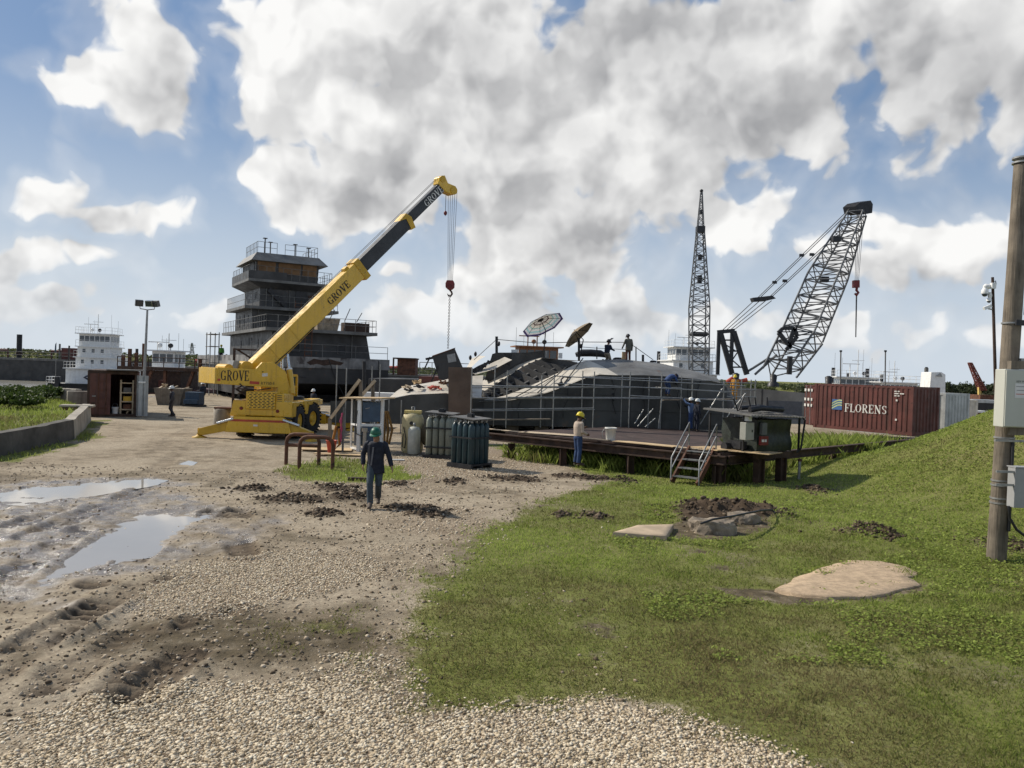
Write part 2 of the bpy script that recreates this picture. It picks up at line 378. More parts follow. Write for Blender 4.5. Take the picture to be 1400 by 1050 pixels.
P_TUFT = G((380, 648), (400, 634), (470, 628), (545, 640), (600, 655), (520, 662), (430, 660))
P_BANK = [(-15.6, 10)] + WALL[1:4] + [(-24.5, 45), (-31, 53), (-40, 60), (-60, 64), (-120, 66), (-120, 10)]
P_FORE = G((-40, 1000), (100, 955), (250, 928), (480, 922), (560, 975), (700, 968), (830, 952), (960, 985), (1050, 1020), (1110, 1050)) + [(3.6, 5.5), (4, 2), (-9, 2), (-9, 6)]
P_MID = G((150, 812), (250, 768), (400, 752), (545, 768), (560, 790), (480, 815), (360, 838), (220, 838))
P_YARD = G((420, 668), (470, 625), (560, 610), (700, 600), (770, 640), (700, 655), (600, 662), (560, 672))
P_POOL = G((172, 712), (200, 702), (262, 703), (276, 712), (250, 726), (228, 735), (215, 752), (150, 764), (90, 785), (55, 790), (120, 752))
P_POOL2 = G((-30, 672), (60, 664), (215, 654), (190, 664), (70, 684), (-30, 704))
P_POOL3 = G((-40, 838), (30, 828), (60, 832), (20, 848), (-40, 862))
P_POOL4 = G((247, 634), (258, 630), (268, 632), (262, 636))
P_WET = G((-60, 660), (100, 655), (230, 650), (300, 690), (330, 720), (230, 770), (120, 810), (0, 860), (-80, 880))
P_SOIL = G((540, 960), (430, 915), (250, 905), (150, 870), (300, 840), (470, 820), (545, 800), (555, 880))
P_BARE = G((960, 798), (1060, 801), (1160, 811), (1250, 803), (1265, 790), (1270, 800), (1200, 822), (1080, 826), (1000, 815))
P_HOLE = G((905, 733), (940, 705), (1000, 692), (1062, 692), (1066, 706), (1040, 725), (990, 736))
TRACKS = [G((170, 940), (210, 905), (262, 862), (300, 835)), G((185, 950), (235, 908), (290, 864), (320, 840)), G((-20, 925), (60, 870), (120, 840), (220, 790)),
          G((0, 905), (80, 860), (150, 820)), G((60, 935), (150, 890), (190, 870)), G((130, 800), (180, 765), (215, 735)), G((290, 700), (320, 730), (335, 760)), G((320, 700), (350, 725)),
          G((0, 800), (60, 755), (110, 725)), G((20, 720), (120, 680), (210, 645), (250, 612)), G((40, 735), (150, 690), (230, 650)), G((215, 620), (232, 600), (262, 585))]
def masks(x, y):
    w = (fbm(x, y, 1.1, 4) - .5) * 1.6; w2 = (fbm(x + 90, y, .35, 3) - .5) * .6
    near = np.clip(y / 12, .4, 2)
    sg = np.maximum(psd(x, y, P_GRASS) + w * .55 * near + w2, 0 * x - 9)
    grass = sst(sg, -.6, .7)
    tuft = sst(psd(x, y, P_TUFT) + w * .8 + w2, -.3, .6) * .9
    bank = sst(psd(x, y, P_BANK), -.1, .3)
    dw, _ = lined(x, y, WALL[:4]); strip = sst(1.3 - dw + w * 1.2, 0, .8) * .9
    far = sst(y, 250, 300)
    # bare worn patches in the lawn
    bare = sst(fbm(x + 40, y + 7, 2.2, 4), .58, .74) * .45 + sst(fbm(x + 4, y + 77, .6, 3), .62, .8) * .35
    bare = np.maximum.reduce([bare, .95 * sst(psd(x, y, P_BARE) + w * .3 + w2 * .5, -.2, .25), sst(psd(x, y, P_HOLE) + w * .4 + w2 * .4, -.2, .25)])
    g1 = grass * (1 - np.clip(bare, 0, .95) * (1 - sst(x, 9, 12)))
    moss = sst(psd(x, y, P_SOIL) + w, -.4, .6) * sst(fbm(x + 15, y + 33, .6, 4), .42, .66) * .5 * sst(x / y, -.4, -.2)
    grassm = np.clip(np.maximum.reduce([g1, tuft, bank, strip, far, moss]), 0, 1)
    fore = sst(psd(x, y, P_FORE) + w * .35 + w2 * .7, -.12, .2) * (1 - .85 * sst(fbm(x + 7, y + 13, .75, 4), .57, .7) * sst(-x, .5, 2.5))
    mid = sst(psd(x, y, P_MID) + w * .7 + w2, -.2, .5)
    yard = sst(psd(x, y, P_YARD) + w * 1.5, -.3, .8) * .8
    leftm = sst(-x / np.maximum(y, 4), .22, .34)
    loose = sst(fbm(x - 9, y + 3, 1.6, 5), .5, .68) * .55 * (1 - bank) * (y < 26) * (1 - .9 * leftm)
    gravel = np.clip(np.maximum.reduce([fore, mid, yard, loose]) * (1 - np.maximum.reduce([grass, tuft, bank]) * .95), 0, 1)
    wet = sst(psd(x, y, P_WET) + w * 2.2 + w2 * 2, -.9, 1.0)
    wet = np.maximum(wet, sst(fbm(x / 2.2 + 3, y + 50, 5, 4), .6, .7) * .8 * (y > 40) * (y < 75) * (x < -12))
    pool = np.maximum.reduce([sst(psd(x, y, p) + w * .35 + w2 * .7, -.25, .3) for p in (P_POOL, P_POOL2, P_POOL4)])
    soil = sst(psd(x, y, P_SOIL) + w * 1.2, -.5, .5)
    soil = np.maximum.reduce([soil, grass * sst(bare, .2, .6), sst(psd(x, y, P_BARE) + w * .3, -.2, .2)])
    soil = np.maximum(soil, sst(fbm(x + 200, y, 1.3, 5), .58, .7) * .6 * (y < 24))
    return grassm, gravel, wet, pool, soil
CLODS = []
for (px, py, rx, ry, h) in [(345, 669, 22, 4, .13), (400, 684, 42, 6, .16), (480, 681, 30, 6, .2), (460, 668, 24, 4, .1), (440, 703, 22, 4, .08), (545, 664, 12, 3, .1), (560, 697, 40, 4, .12), (585, 705, 30, 4, .08),
                            (620, 660, 14, 3, .08), (700, 655, 40, 4, .1), (780, 651, 24, 3, .09), (850, 657, 18, 4, .15), (815, 655, 30, 3, .1), (766, 703, 12, 3, .08), (812, 707, 20, 4, .12), (1185, 729, 34, 6, .22), (1210, 735, 20, 5, .1), (1112, 672, 14, 4, .18), (1005, 700, 75, 10, .32), (960, 706, 40, 12, .24), (1378, 752, 40, 10, .12)]:
    c = gnd(px, py); d = c.y; CLODS.append((c.x, c.y, rx * d / F, max(ry * d * d / F / 3.25, .18), h))
def levee(x, y): return 3.6 * sst(x, 7.5, 19.5) ** 1.5 * np.exp(-((y - 25) / np.where(y < 25, 11.5, 5.8)) ** 2)
def height(x, y, full=False):
    grassm, gravel, wet, pool, soil = mk = masks(x, y)
    fade = np.clip(1 - (y - 60) / 60, 0, 1)
    z = (fbm(x, y, 5, 3) - .5) * .14 * fade + (fbm(x + 60, y, 1.1, 4) - .5) * .035 * fade
    z = z + (fbm(x, y, .22, 4) - .5) * (.035 + .05 * wet + .03 * soil) * (1 - grassm) * (1 - .7 * gravel) * (y < 40)
    z = z - wet * .022 - pool * .055
    tr = 0 * x; lug = 0 * x
    for t in TRACKS:
        d, s = lined(x, y, t); wd = .24; edge = np.exp(-((d - .34) / .09) ** 2) * .035
        prof = -sst(wd - d, -.06, .06) * (.035 + .02 * np.sin(s * 2 * math.pi / .22 + d * 9)) + edge
        fall = sst(fbm(x + 11, y + 21, 1.0, 2), .28, .5) * (1 - .8 * sst(y, 17, 25))
        z = z + prof * fall; tr = np.maximum(tr, sst(.36 - d, 0, .14) * fall); lug = np.maximum(lug, sst(.28 - d, 0, .06) * fall * sst(np.sin(s * 2 * math.pi / .2 + d * 10), -.1, .5))
    cl = 0 * x
    for cx, cy, rx, ry, h in CLODS:
        e = ((x - cx) / rx) ** 2 + ((y - cy) / ry) ** 2; b = np.exp(-e * 1.1) * (.1 + 1.8 * fbm(x, y, .2, 4))
        z = z + b * h * .75; cl = np.maximum(cl, sst(b, .18, .5))
    z = z + levee(x, y)
    dw = psd(x, y, P_BANK); z = z + sst(dw, .02, .5) * (.62 + .25 * sst(dw, 1, 10) * (1 - sst(y, 34, 48)))
    # concrete pads are bedded a little into the turf, river bed and far shore
    shore = 70 + 24 * sst(x, -38, -30); river = sst(y - shore, -4, 9) * sst(.50 * y - x, 0, 12) * (1 - sst(y, 300, 330))
    z = z - 3.0 * river
    hl = 3.6 * (1 - sst(x, -160, 40)) + 1.4
    z = z + sst(y, 318, 350) * hl * sst(.6 * y - x, 0, 80)
    if full: return z, mk, tr, cl, lug
    return z
def hz(x, y): return float(height(np.array([float(x)]), np.array([float(y)]))[0])
def build_ground():
    ys = [-14.0]
    while ys[-1] < 3200:
        y = ys[-1]
        if y < 5.5: st = .5
        elif y < 22: st = .035 + (y - 5.5) * .0032
        elif y < 60: st = .09 + (y - 22) * .012
        else: st = .55 + (y - 60) * .03
        ys.append(y + st)
    ys = np.array(ys); t = np.linspace(-1, 1, 760); t = np.sign(t) * (np.abs(t) ** 1.12)
    wdt = np.where(ys < 0, 16, 0) + np.maximum(ys, 0) * .84 + np.where(ys >= 0, 16 - np.minimum(ys, 30) * .35, 0)
    X = t[None, :] * wdt[:, None]; Y = np.repeat(ys[:, None], len(t), 1)
    x = X.ravel(); y = Y.ravel(); z, mk, tr, cl, lug = height(x, y, True)
    n, m = len(ys), len(t); i = np.arange(n * m).reshape(n, m)
    q = np.stack([i[:-1, :-1], i[:-1, 1:], i[1:, 1:], i[1:, :-1]], -1).reshape(-1, 4)
    me = bpy.data.meshes.new('ground'); me.vertices.add(n * m); me.vertices.foreach_set('co', np.stack([x, y, z], -1).ravel())
    me.loops.add(q.size); me.loops.foreach_set('vertex_index', q.ravel()); me.polygons.add(len(q))
    me.polygons.foreach_set('loop_start', np.arange(0, q.size, 4)); me.polygons.foreach_set('use_smooth', np.ones(len(q), bool)); me.update(calc_edges=True)
    for nm, v in zip(('grass', 'gravel', 'wet', 'pool', 'soil', 'track', 'clod', 'lug'), list(mk) + [tr, cl, lug]):
        a = me.attributes.new(nm, 'FLOAT', 'POINT'); a.data.foreach_set('value', v.astype(np.float32))
    o = bpy.data.objects.new('ground', me); COL.objects.link(o); o['kind'] = 'structure'
    mt = bpy.data.materials.new('yard_ground'); mt.use_nodes = True; T = NT(mt.node_tree); T.n.clear(); me.materials.append(mt)
    out = T.new('ShaderNodeOutputMaterial'); p = T.new('ShaderNodeBsdfPrincipled'); T.l.new(p.outputs[0], out.inputs[0])
    A = lambda nme: T.new('ShaderNodeAttribute', attribute_name=nme).outputs['Fac']
    P = T.new('ShaderNodeTexCoord').outputs['Object']
    n1 = T.noise(P, .35, 6, .6); n2 = T.noise(P, 2.3, 6, .65); n3 = T.noise(P, 14, 5, .65); n4 = T.noise(P, 70, 3, .6)
    dirt = T.mix(T.ramp(T.noise(P, 1.6, 9, .72), .35, .66), (.17, .135, .088), (.37, .305, .215))
    dirt = T.mix(T.ramp(n1, .42, .62, 0, .8), dirt, (.41, .345, .25))
    dirt = T.mix(T.ramp(n3, .38, .7, 0, .65), dirt, (.16, .12, .085))
    vo = T.new('ShaderNodeTexVoronoi', feature='F1'); T.put(vo.inputs['Vector'], P); vo.inputs['Scale'].default_value = 26; vo.inputs['Randomness'].default_value = 1
    sv = T.new('ShaderNodeSeparateColor'); T.l.new(vo.outputs['Color'], sv.inputs[0])
    stone = T.mix(sv.outputs[0], (.30, .235, .165), (.60, .50, .375))
    stone = T.mix(T.ramp(vo.outputs['Distance'], .3, .6), stone, (.16, .115, .075))
    pebb = T.math('MULTIPLY', T.ramp(sv.outputs[1], .80, .86), T.ramp(vo.outputs['Distance'], .5, .3))
    c = T.mix(T.math('MULTIPLY', pebb, .5), dirt, stone)
    soil = T.mix(T.ramp(n3, .3, .7), (.045, .035, .02), (.125, .097, .058))
    c = T.mix(T.math('MULTIPLY', A('soil'), T.ramp(T.noise(P, 3.5, 8, .72), .3, .55, .3, 1)), c, soil)
    c = T.mix(T.math('MULTIPLY', A('gravel'), T.ramp(n2, .3, .5, .55, 1)), c, stone)
    mud = T.mix(T.ramp(T.noise(P, 4, 7, .7), .3, .7), (.10, .078, .058), (.30, .25, .195))
    wetf = T.math('MULTIPLY', A('wet'), T.ramp(T.noise(P, 1.2, 6, .65), .3, .6, .25, 1))
    c = T.mix(wetf, c, mud)
    c = T.mix(T.math('MULTIPLY', A('track'), .75), c, T.mix(n3, (.06, .043, .028), (.16, .115, .075)))
    c = T.mix(T.math('MULTIPLY', A('lug'), .85), c, (.035, .026, .018))
    c = T.mix(A('clod'), c, T.mix(n3, (.03, .021, .014), (.10, .07, .045)))
    gr = T.mix(T.ramp(n2, .3, .7), (.11, .12, .03), (.18, .195, .05))
    gr = T.mix(T.ramp(n1, .45, .65, 0, .6), gr, (.20, .185, .075))
    gr = T.mix(T.ramp(n3, .45, .75, 0, .75), gr, (.10, .075, .04))
    gm = T.ramp(T.math('ADD', A('grass'), T.math('MULTIPLY', T.math('SUBTRACT', n3, .5), 1.0)), .3, .7)
    c = T.mix(T.math('MULTIPLY', gm, T.math('SUBTRACT', 1, T.math('MULTIPLY', A('clod'), .95))), c, gr)
    T.put(p.inputs['Base Color'], c)
    rw = T.math('MULTIPLY', T.math('MAXIMUM', wetf, A('pool')), T.ramp(T.noise(P, 3.1, 6, .75), .28, .52))
    T.put(p.inputs['Roughness'], T.ramp(rw, 0, 1, .92, .10)); T.put(p.inputs['Specular IOR Level'], T.ramp(rw, 0, 1, .15, 1.0))
    bn = T.new('ShaderNodeBump'); bn.inputs['Strength'].default_value = .9; bn.inputs['Distance'].default_value = .03
    hgt = T.math('ADD', T.math('MULTIPLY', n3, .8), T.math('ADD', T.math('MULTIPLY', n4, .35), T.math('MULTIPLY', T.math('MULTIPLY', A('gravel'), T.math('SUBTRACT', .7, vo.outputs['Distance'])), .9)))
    T.put(bn.inputs['Height'], hgt); T.l.new(bn.outputs[0], p.inputs['Normal'])
    return o
build_ground()
def water_mat(name, col, rough, bs, st, tr=.0):
    m = bpy.data.materials.new(name); m.use_nodes = True; T = NT(m.node_tree); p = T.n['Principled BSDF']
    P = T.new('ShaderNodeTexCoord').outputs['Object']
    T.put(p.inputs['Base Color'], T.mix(T.noise(P, .6, 4), col, tuple(c * .75 for c in col))); p.inputs['Roughness'].default_value = rough; p.inputs['IOR'].default_value = 1.33; p.inputs['Specular IOR Level'].default_value = .9
    b = T.new('ShaderNodeBump'); b.inputs['Strength'].default_value = st; b.inputs['Distance'].default_value = .3 if st > .5 else .05
    T.put(b.inputs['Height'], T.noise(T.mapping(P, (1, .35, 1)), bs, 4, .6)); T.l.new(b.outputs[0], p.inputs['Normal']); return m
mb = MB(); mb.poly([(-1800, 70, -1.0), (1800, 70, -1.0), (1800, 700, -1.0), (-1800, 700, -1.0)])
tag(mb.build('river_water', water_mat('river', (.30, .28, .23), .18, .5, 1.0)), kind='structure')
pw = water_mat('puddle', (.36, .32, .265), .03, 1.0, .02); pw.node_tree.nodes['Principled BSDF'].inputs['IOR'].default_value = 1.75
for pl in (P_POOL, P_POOL2, P_POOL4):
    xs = [p[0] for p in pl]; ys_ = [p[1] for p in pl]; cx, cy = sum(xs) / len(xs), sum(ys_) / len(ys_)
    zz = float(np.median(height(np.array(xs) * .6 + cx * .4, np.array(ys_) * .6 + cy * .4))) + .034
    mb = MB(); mb.poly([(cx + (a - cx) * 1.25, cy + (b - cy) * 1.25, zz) for a, b in pl])
    tag(mb.build('puddle_water', pw), kind='structure')

# ------------------------------------------------------------------ loose stone and turf (uncountable)
def mesh_np(name, V, Fc, mat, attr=None, smooth=False):
    me = bpy.data.meshes.new(name); k = Fc.shape[1]; me.vertices.add(len(V)); me.vertices.foreach_set('co', V.astype(np.float32).ravel())
    me.loops.add(Fc.size); me.loops.foreach_set('vertex_index', Fc.ravel().astype(np.int32)); me.polygons.add(len(Fc)); me.polygons.foreach_set('loop_start', np.arange(0, Fc.size, k, dtype=np.int32))
    if smooth: me.polygons.foreach_set('use_smooth', np.ones(len(Fc), bool))
    me.update(calc_edges=True); me.materials.append(mat)
    if attr is not None:
        a = me.attributes.new('tint', 'FLOAT', 'POINT'); a.data.foreach_set('value', attr.astype(np.float32))
    o = bpy.data.objects.new(name, me); COL.objects.link(o); return o
def tint_mat(name, cols, rough=.85, spec=.2, sss=0):
    m = bpy.data.materials.new(name); m.use_nodes = True; T = NT(m.node_tree); p = T.n['Principled BSDF']
    cr = T.new('ShaderNodeValToRGB'); T.l.new(T.new('ShaderNodeAttribute', attribute_name='tint').outputs['Fac'], cr.inputs[0]); e = cr.color_ramp.elements
    e[0].color = col4(cols[0]); e[1].color = col4(cols[-1])
    for i, c in enumerate(cols[1:-1]): k = e.new((i + 1) / (len(cols) - 1)); k.color = col4(c)
    T.l.new(cr.outputs[0], p.inputs['Base Color']); p.inputs['Roughness'].default_value = rough; p.inputs['Specular IOR Level'].default_value = spec
    if sss:
        tr = T.new('ShaderNodeBsdfTranslucent'); T.l.new(cr.outputs[0], tr.inputs[0]); mx = T.new('ShaderNodeMixShader'); mx.inputs[0].default_value = sss
        T.l.new(p.outputs[0], mx.inputs[1]); T.l.new(tr.outputs[0], mx.inputs[2]); T.l.new(mx.outputs[0], T.n['Material Output'].inputs[0])
    return m
_bm = bmesh.new(); bmesh.ops.create_icosphere(_bm, subdivisions=1, radius=1); ICO_V = np.array([v.co[:] for v in _bm.verts]); ICO_F = np.array([[v.index for v in f.verts] for f in _bm.faces]); _bm.free()
RS = np.random.RandomState(11)
def stones(name, x, y, z, size, mat, flat=.62):
    n = len(x); V = np.repeat(ICO_V[None], n, 0) * (1 + (RS.rand(n, 12, 1) - .5) * .85)
    V = V * (np.stack([.7 + .6 * RS.rand(n), .6 + .5 * RS.rand(n), flat * (.7 + .5 * RS.rand(n))], -1) * size[:, None])[:, None, :]
    a = RS.rand(n) * 6.283; t = (RS.rand(n) - .5) * 1.0
    ct, st_ = np.cos(t)[:, None], np.sin(t)[:, None]; y1 = V[:, :, 1] * ct - V[:, :, 2] * st_; z1 = V[:, :, 1] * st_ + V[:, :, 2] * ct
    ca, sa = np.cos(a)[:, None], np.sin(a)[:, None]; X = V[:, :, 0] * ca - y1 * sa; Yy = V[:, :, 0] * sa + y1 * ca
    V = np.stack([X + x[:, None], Yy + y[:, None], z1 + (z + size * .15)[:, None]], -1).reshape(-1, 3)
    Fc = (ICO_F[None] + (np.arange(n) * 12)[:, None, None]).reshape(-1, 3)
    o = mesh_np(name, V, Fc, mat, np.repeat(RS.rand(n), 12)); return tag(o, kind='stuff')
gm_ = tint_mat('limestone', [(.20, .15, .09), (.42, .335, .22), (.50, .41, .285), (.58, .49, .355), (.68, .60, .46)])
def scatter(n, x0, x1, y0, y1, idx, thr=None, mul=1.0):
    x = x0 + (x1 - x0) * RS.rand(n); y = y0 + (y1 - y0) * RS.rand(n); k = masks(x, y)[idx] * mul
    ok = RS.rand(n) < k; return x[ok], y[ok]
x, y = scatter(125000, -7.2, 3.4, 5.6, 9.6, 1); k = psd(x, y, P_FORE) > -.7; x, y = x[k], y[k]
stones('gravel', x, y, height(x, y), .007 + .019 * RS.rand(len(x)) ** 2.0, gm_, .5)
x, y = scatter(60000, -8.5, 0, 9.4, 14.6, 1, mul=.8); stones('gravel', x, y, height(x, y), .009 + .012 * RS.rand(len(x)), gm_)
x, y = scatter(42000, -9, 4, 14.6, 30, 1, mul=.5); stones('gravel', x, y, height(x, y), .014 + .018 * RS.rand(len(x)), gm_)
cm_ = tint_mat('clods', [(.028, .02, .013), (.06, .042, .027), (.10, .072, .047), (.16, .12, .08)])
cx_, cy_ = [], []
for (a, b, rx, ry, h) in CLODS:
    n = int(260 * min(rx, 2.5) + 60); cx_.append(a + RS.randn(n) * rx * .62); cy_.append(b + RS.randn(n) * ry * .62)
x = np.concatenate(cx_); y = np.concatenate(cy_)
stones('dirt_clods', x, y, height(x, y), .015 + .055 * RS.rand(len(x)) ** 3, cm_, .75)
n = 17000; y = 7.2 * (24 / 7.2) ** RS.rand(n); x = -1.0 * y * .72 + (y * .72 + 1.5) * RS.rand(n); k = masks(x, y); ok = (RS.rand(n) < (1 - k[0]) * (1 - k[1]) * (1 - k[3]) * (1 - .85 * k[2]) * (.25 + .9 * fbm(x, y, .7, 3)) * .8); x, y = x[ok], y[ok]
em_ = tint_mat('crumbs', [(.07, .05, .032), (.15, .11, .07), (.26, .20, .135), (.40, .32, .23), (.50, .42, .31)])
stones('soil_crumbs', x, y, height(x, y), .006 + .022 * RS.rand(len(x)) ** 3 + .0006 * y, em_, .7)
gb_ = tint_mat('turf', [(.21, .175, .08), (.18, .17, .06), (.18, .21, .05), (.25, .31, .062), (.34, .41, .095)], .7, .2, .45)
def blades(name, x, y, h, w, mat, lean=.6):
    n = len(x); z = height(x, y); a = RS.rand(n) * 6.283; b = RS.rand(n) * 6.283; l = lean * h * (.3 + RS.rand(n))
    dx, dy = np.cos(a) * w, np.sin(a) * w; lx, ly = np.cos(b) * l, np.sin(b) * l; B = np.stack([x, y, z - .005], -1)
    V = np.stack([B + np.stack([-dx, -dy, 0 * x], -1), B + np.stack([dx, dy, 0 * x], -1), B + np.stack([lx * .4 + dx * .7, ly * .4 + dy * .7, h * .6], -1), B + np.stack([lx, ly, h], -1)], 1).reshape(-1, 3)
    i = np.arange(n)[:, None] * 4; Fc = np.concatenate([i + np.array([[0, 1, 2]]), i + np.array([[0, 2, 3]])])
    big = fbm(x, y, 3.5, 3); sm = fbm(x + 31, y, .7, 3); t = np.clip(.0 + (big - .5) * 1.1 + (sm - .5) * .9 + .5 * RS.rand(n) + .42 * sst(y, 8.5, 15), 0, 1)
    return tag(mesh_np(name, V, Fc, mat, np.repeat(t, 4)), kind='stuff')
def turf(n, y0, y1):
    y = y0 * (y1 / y0) ** RS.rand(n); x = -4.2 + (.70 * y + 4.8) * RS.rand(n); g = masks(x, y); ok = (RS.rand(n) < g[0] ** 1.3 * (1 - g[1] * .7)) & (RS.rand(n) < .3 + 1.0 * fbm(x + 5, y, .4, 3)); x, y = x[ok], y[ok]
    for cx, cy, rx, ry, hh in CLODS[15:]:
        k = ((x - cx) / rx) ** 2 + ((y - cy) / ry) ** 2 > .9; x, y = x[k], y[k]
    tall = sst(fbm(x + 3, y + 8, .55, 3), .55, .75)
    hh = (.016 + .028 * RS.rand(len(x)) ** 2) * (1 + .03 * y) * (1 + .55 * tall); blades('grass', x, y, hh, .0026 + .00034 * y, gb_, .8)
turf(470000, 5.8, 38)
# broad weed leaves in clumps on the slope
n = 60000; y = 9 * (30 / 9) ** RS.rand(n); x = 2 + (.68 * y) * RS.rand(n); k = (fbm(x + 70, y, 1.4, 4) + .25 * sst(x / y, .3, .55) > .62) & (masks(x, y)[0] > .7); x, y = x[k], y[k]; n = len(x); z = height(x, y) + .03 + .05 * RS.rand(n)
a = RS.randn(n, 3); a[:, 2] *= .35; a /= np.linalg.norm(a, axis=1)[:, None]; b = np.cross(a, np.array([0, 0, 1.0]) + .4 * RS.randn(n, 3)); b /= np.linalg.norm(b, axis=1)[:, None]; s_ = (.010 + .0011 * y)[:, None] * (.6 + .8 * RS.rand(n, 1)); p_ = np.stack([x, y, z], -1)
tag(mesh_np('weeds', np.stack([p_ - a * s_, p_ + b * s_ * .7, p_ + a * s_, p_ - b * s_ * .7], 1).reshape(-1, 3), np.arange(n * 4).reshape(-1, 4), gb_, np.repeat(np.clip(.45 + .5 * RS.rand(n), 0, 1), 4)), kind='stuff')
def patch(poly, n, h0, h1, w, name='grass'):
    xs = [p[0] for p in poly]; ys_ = [p[1] for p in poly]; x = min(xs) - .5 + (max(xs) - min(xs) + 1) * RS.rand(n); y = min(ys_) - .5 + (max(ys_) - min(ys_) + 1) * RS.rand(n)
    k = (psd(x, y, poly) + (fbm(x, y, .8, 3) - .5) * 2 > 0); x, y = x[k], y[k]; blades(name, x, y, h0 + (h1 - h0) * RS.rand(len(x)), np.full(len(x), w), gb_)
patch(P_TUFT, 9000, .05, .16, .008)
patch([(-16.5, 24), (-17.6, 31.3), (-21.9, 40.5), (-25, 46), (-44, 60), (-44, 34), (-24, 24)], 60000, .08, .25, .016)
patch([(-14.8, 20), (-15.6, 25.3), (-16.4, 31), (-20, 38), (-21.2, 40), (-17.2, 31.4), (-16.2, 25.3), (-15.6, 20)], 9000, .05, .18, .012)
DOCK_C, DOCK_A, DOCK_B = Vector((6.6, 24.3, 0)), Vector((-.25, 30.0, 0)), Vector((18.2, 35.4, 0))
patch([(-.1, 29.7), (6.5, 24.5), (18.2, 35.2), (12, 42), (2, 36)], 70000, .2, .55, .014)
patch([(9, 28), (18, 36), (16, 39), (9, 33)], 12000, .5, 1.0, .016)
# ================================================================== MATERIALS OF THE YARD
m_yel = M('crane_yellow', (.66, .40, .03), .30, var=.08, scale=1.2, bump=.04, spots=((.16, .10, .03), .62, 3.5), streak=((.22, .125, .03), .42, 6), spec=.6)
m_yel2 = M('crane_yellow_worn', (.55, .33, .03), .5, var=.15, scale=2, bump=.08, spots=((.2, .12, .04), .6, 4))
m_blk = M('black_paint', (.018, .018, .02), .5, var=.3)
m_boom = M('boom_black', (.03, .031, .033), .42, var=.25, scale=1.0, bump=.05, spots=((.09, .085, .075), .62, 3))
m_red = M('red_stripe', (.42, .06, .03), .45, var=.15)
m_redblk = M('block_red', (.16, .02, .02), .5, var=.3)
m_white = M('white_paint', (.72, .72, .70), .45, var=.08, streak=((.4, .33, .24), .35, 4), bump=.05)
m_letw = M('letter_white', (.62, .60, .55), .6, var=.12, scale=8)
m_rub = M('rubber', (.022, .021, .02), .85, var=.3, scale=8, bump=.3)
m_chr = M('bright_steel', (.62, .62, .6), .25, metal=.9, var=.1)
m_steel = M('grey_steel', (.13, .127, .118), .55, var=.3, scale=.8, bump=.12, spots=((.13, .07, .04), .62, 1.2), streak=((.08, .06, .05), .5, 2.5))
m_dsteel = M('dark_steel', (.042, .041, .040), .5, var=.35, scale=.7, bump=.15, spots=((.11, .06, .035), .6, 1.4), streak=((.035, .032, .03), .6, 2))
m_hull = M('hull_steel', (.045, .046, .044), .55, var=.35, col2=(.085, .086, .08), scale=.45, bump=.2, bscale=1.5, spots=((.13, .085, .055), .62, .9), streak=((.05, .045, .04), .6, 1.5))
m_plate = M('bare_plate', (.47, .43, .36), .5, var=.14, scale=.9, bump=.12, spots=((.28, .17, .09), .62, 1.3), streak=((.30, .24, .18), .4, 2))
m_rust = M('rust', (.115, .05, .028), .8, var=.45, scale=2, bump=.3, spots=((.05, .028, .02), .55, 3))
m_rustd = M('rust_dark', (.055, .032, .022), .8, var=.4, scale=2.5, bump=.3, spots=((.13, .06, .03), .6, 4))
m_deck = M('dock_deck', (.045, .026, .02), .9, var=.4, scale=1.2, bump=.3, spots=((.13, .10, .075), .6, .8))
m_ply = M('plywood', (.50, .36, .20), .75, var=.2, scale=2, bump=.08, streak=((.36, .24, .12), .5, 8))
m_plyd = M('plywood_brown', (.20, .115, .055), .8, var=.25, scale=1.5, bump=.1, streak=((.12, .07, .04), .5, 5))
m_wood = M('weathered_wood', (.17, .14, .105), .88, var=.3, scale=2, bump=.9, bscale=28, grain=True, streak=((.06, .05, .04), .8, 18))
m_lum = M('lumber', (.46, .36, .24), .8, var=.2, scale=4, bump=.15)
m_galv = M('galvanised', (.28, .28, .27), .42, metal=.5, var=.2, scale=6, bump=.05)
m_conc = M('concrete', (.36, .32, .26), .9, var=.25, scale=1.5, bump=.3, streak=((.10, .09, .075), .75, 1.2))
m_concd = M('concrete_shaded', (.085, .078, .066), .92, var=.35, scale=1.3, bump=.35, streak=((.05, .047, .04), .8, 1.6), spots=((.22, .2, .165), .64, 1.2))  # shade of the wall front put into this dark colour, along with stains
m_glass = M('dark_glass', (.03, .04, .05), .08, var=.1, bump=0, spec=.8)
m_fade = M('maroon_container', (.105, .032, .025), .6, var=.25, scale=1.2, bump=.12, spots=((.05, .022, .016), .58, 2.2), streak=((.045, .022, .016), .75, 4))
m_fadel = M('old_container', (.11, .045, .034), .65, var=.25, scale=1.5, bump=.1, spots=((.06, .035, .028), .6, 2), streak=((.05, .03, .025), .6, 4))
m_silv = M('silver_container', (.40, .41, .40), .5, metal=.25, var=.18, scale=1.5, bump=.06, spots=((.2, .17, .13), .66, 2), streak=((.18, .17, .15), .5, 3))
m_cable = M('wire_rope', (.06, .058, .055), .5, metal=.4, var=.3)

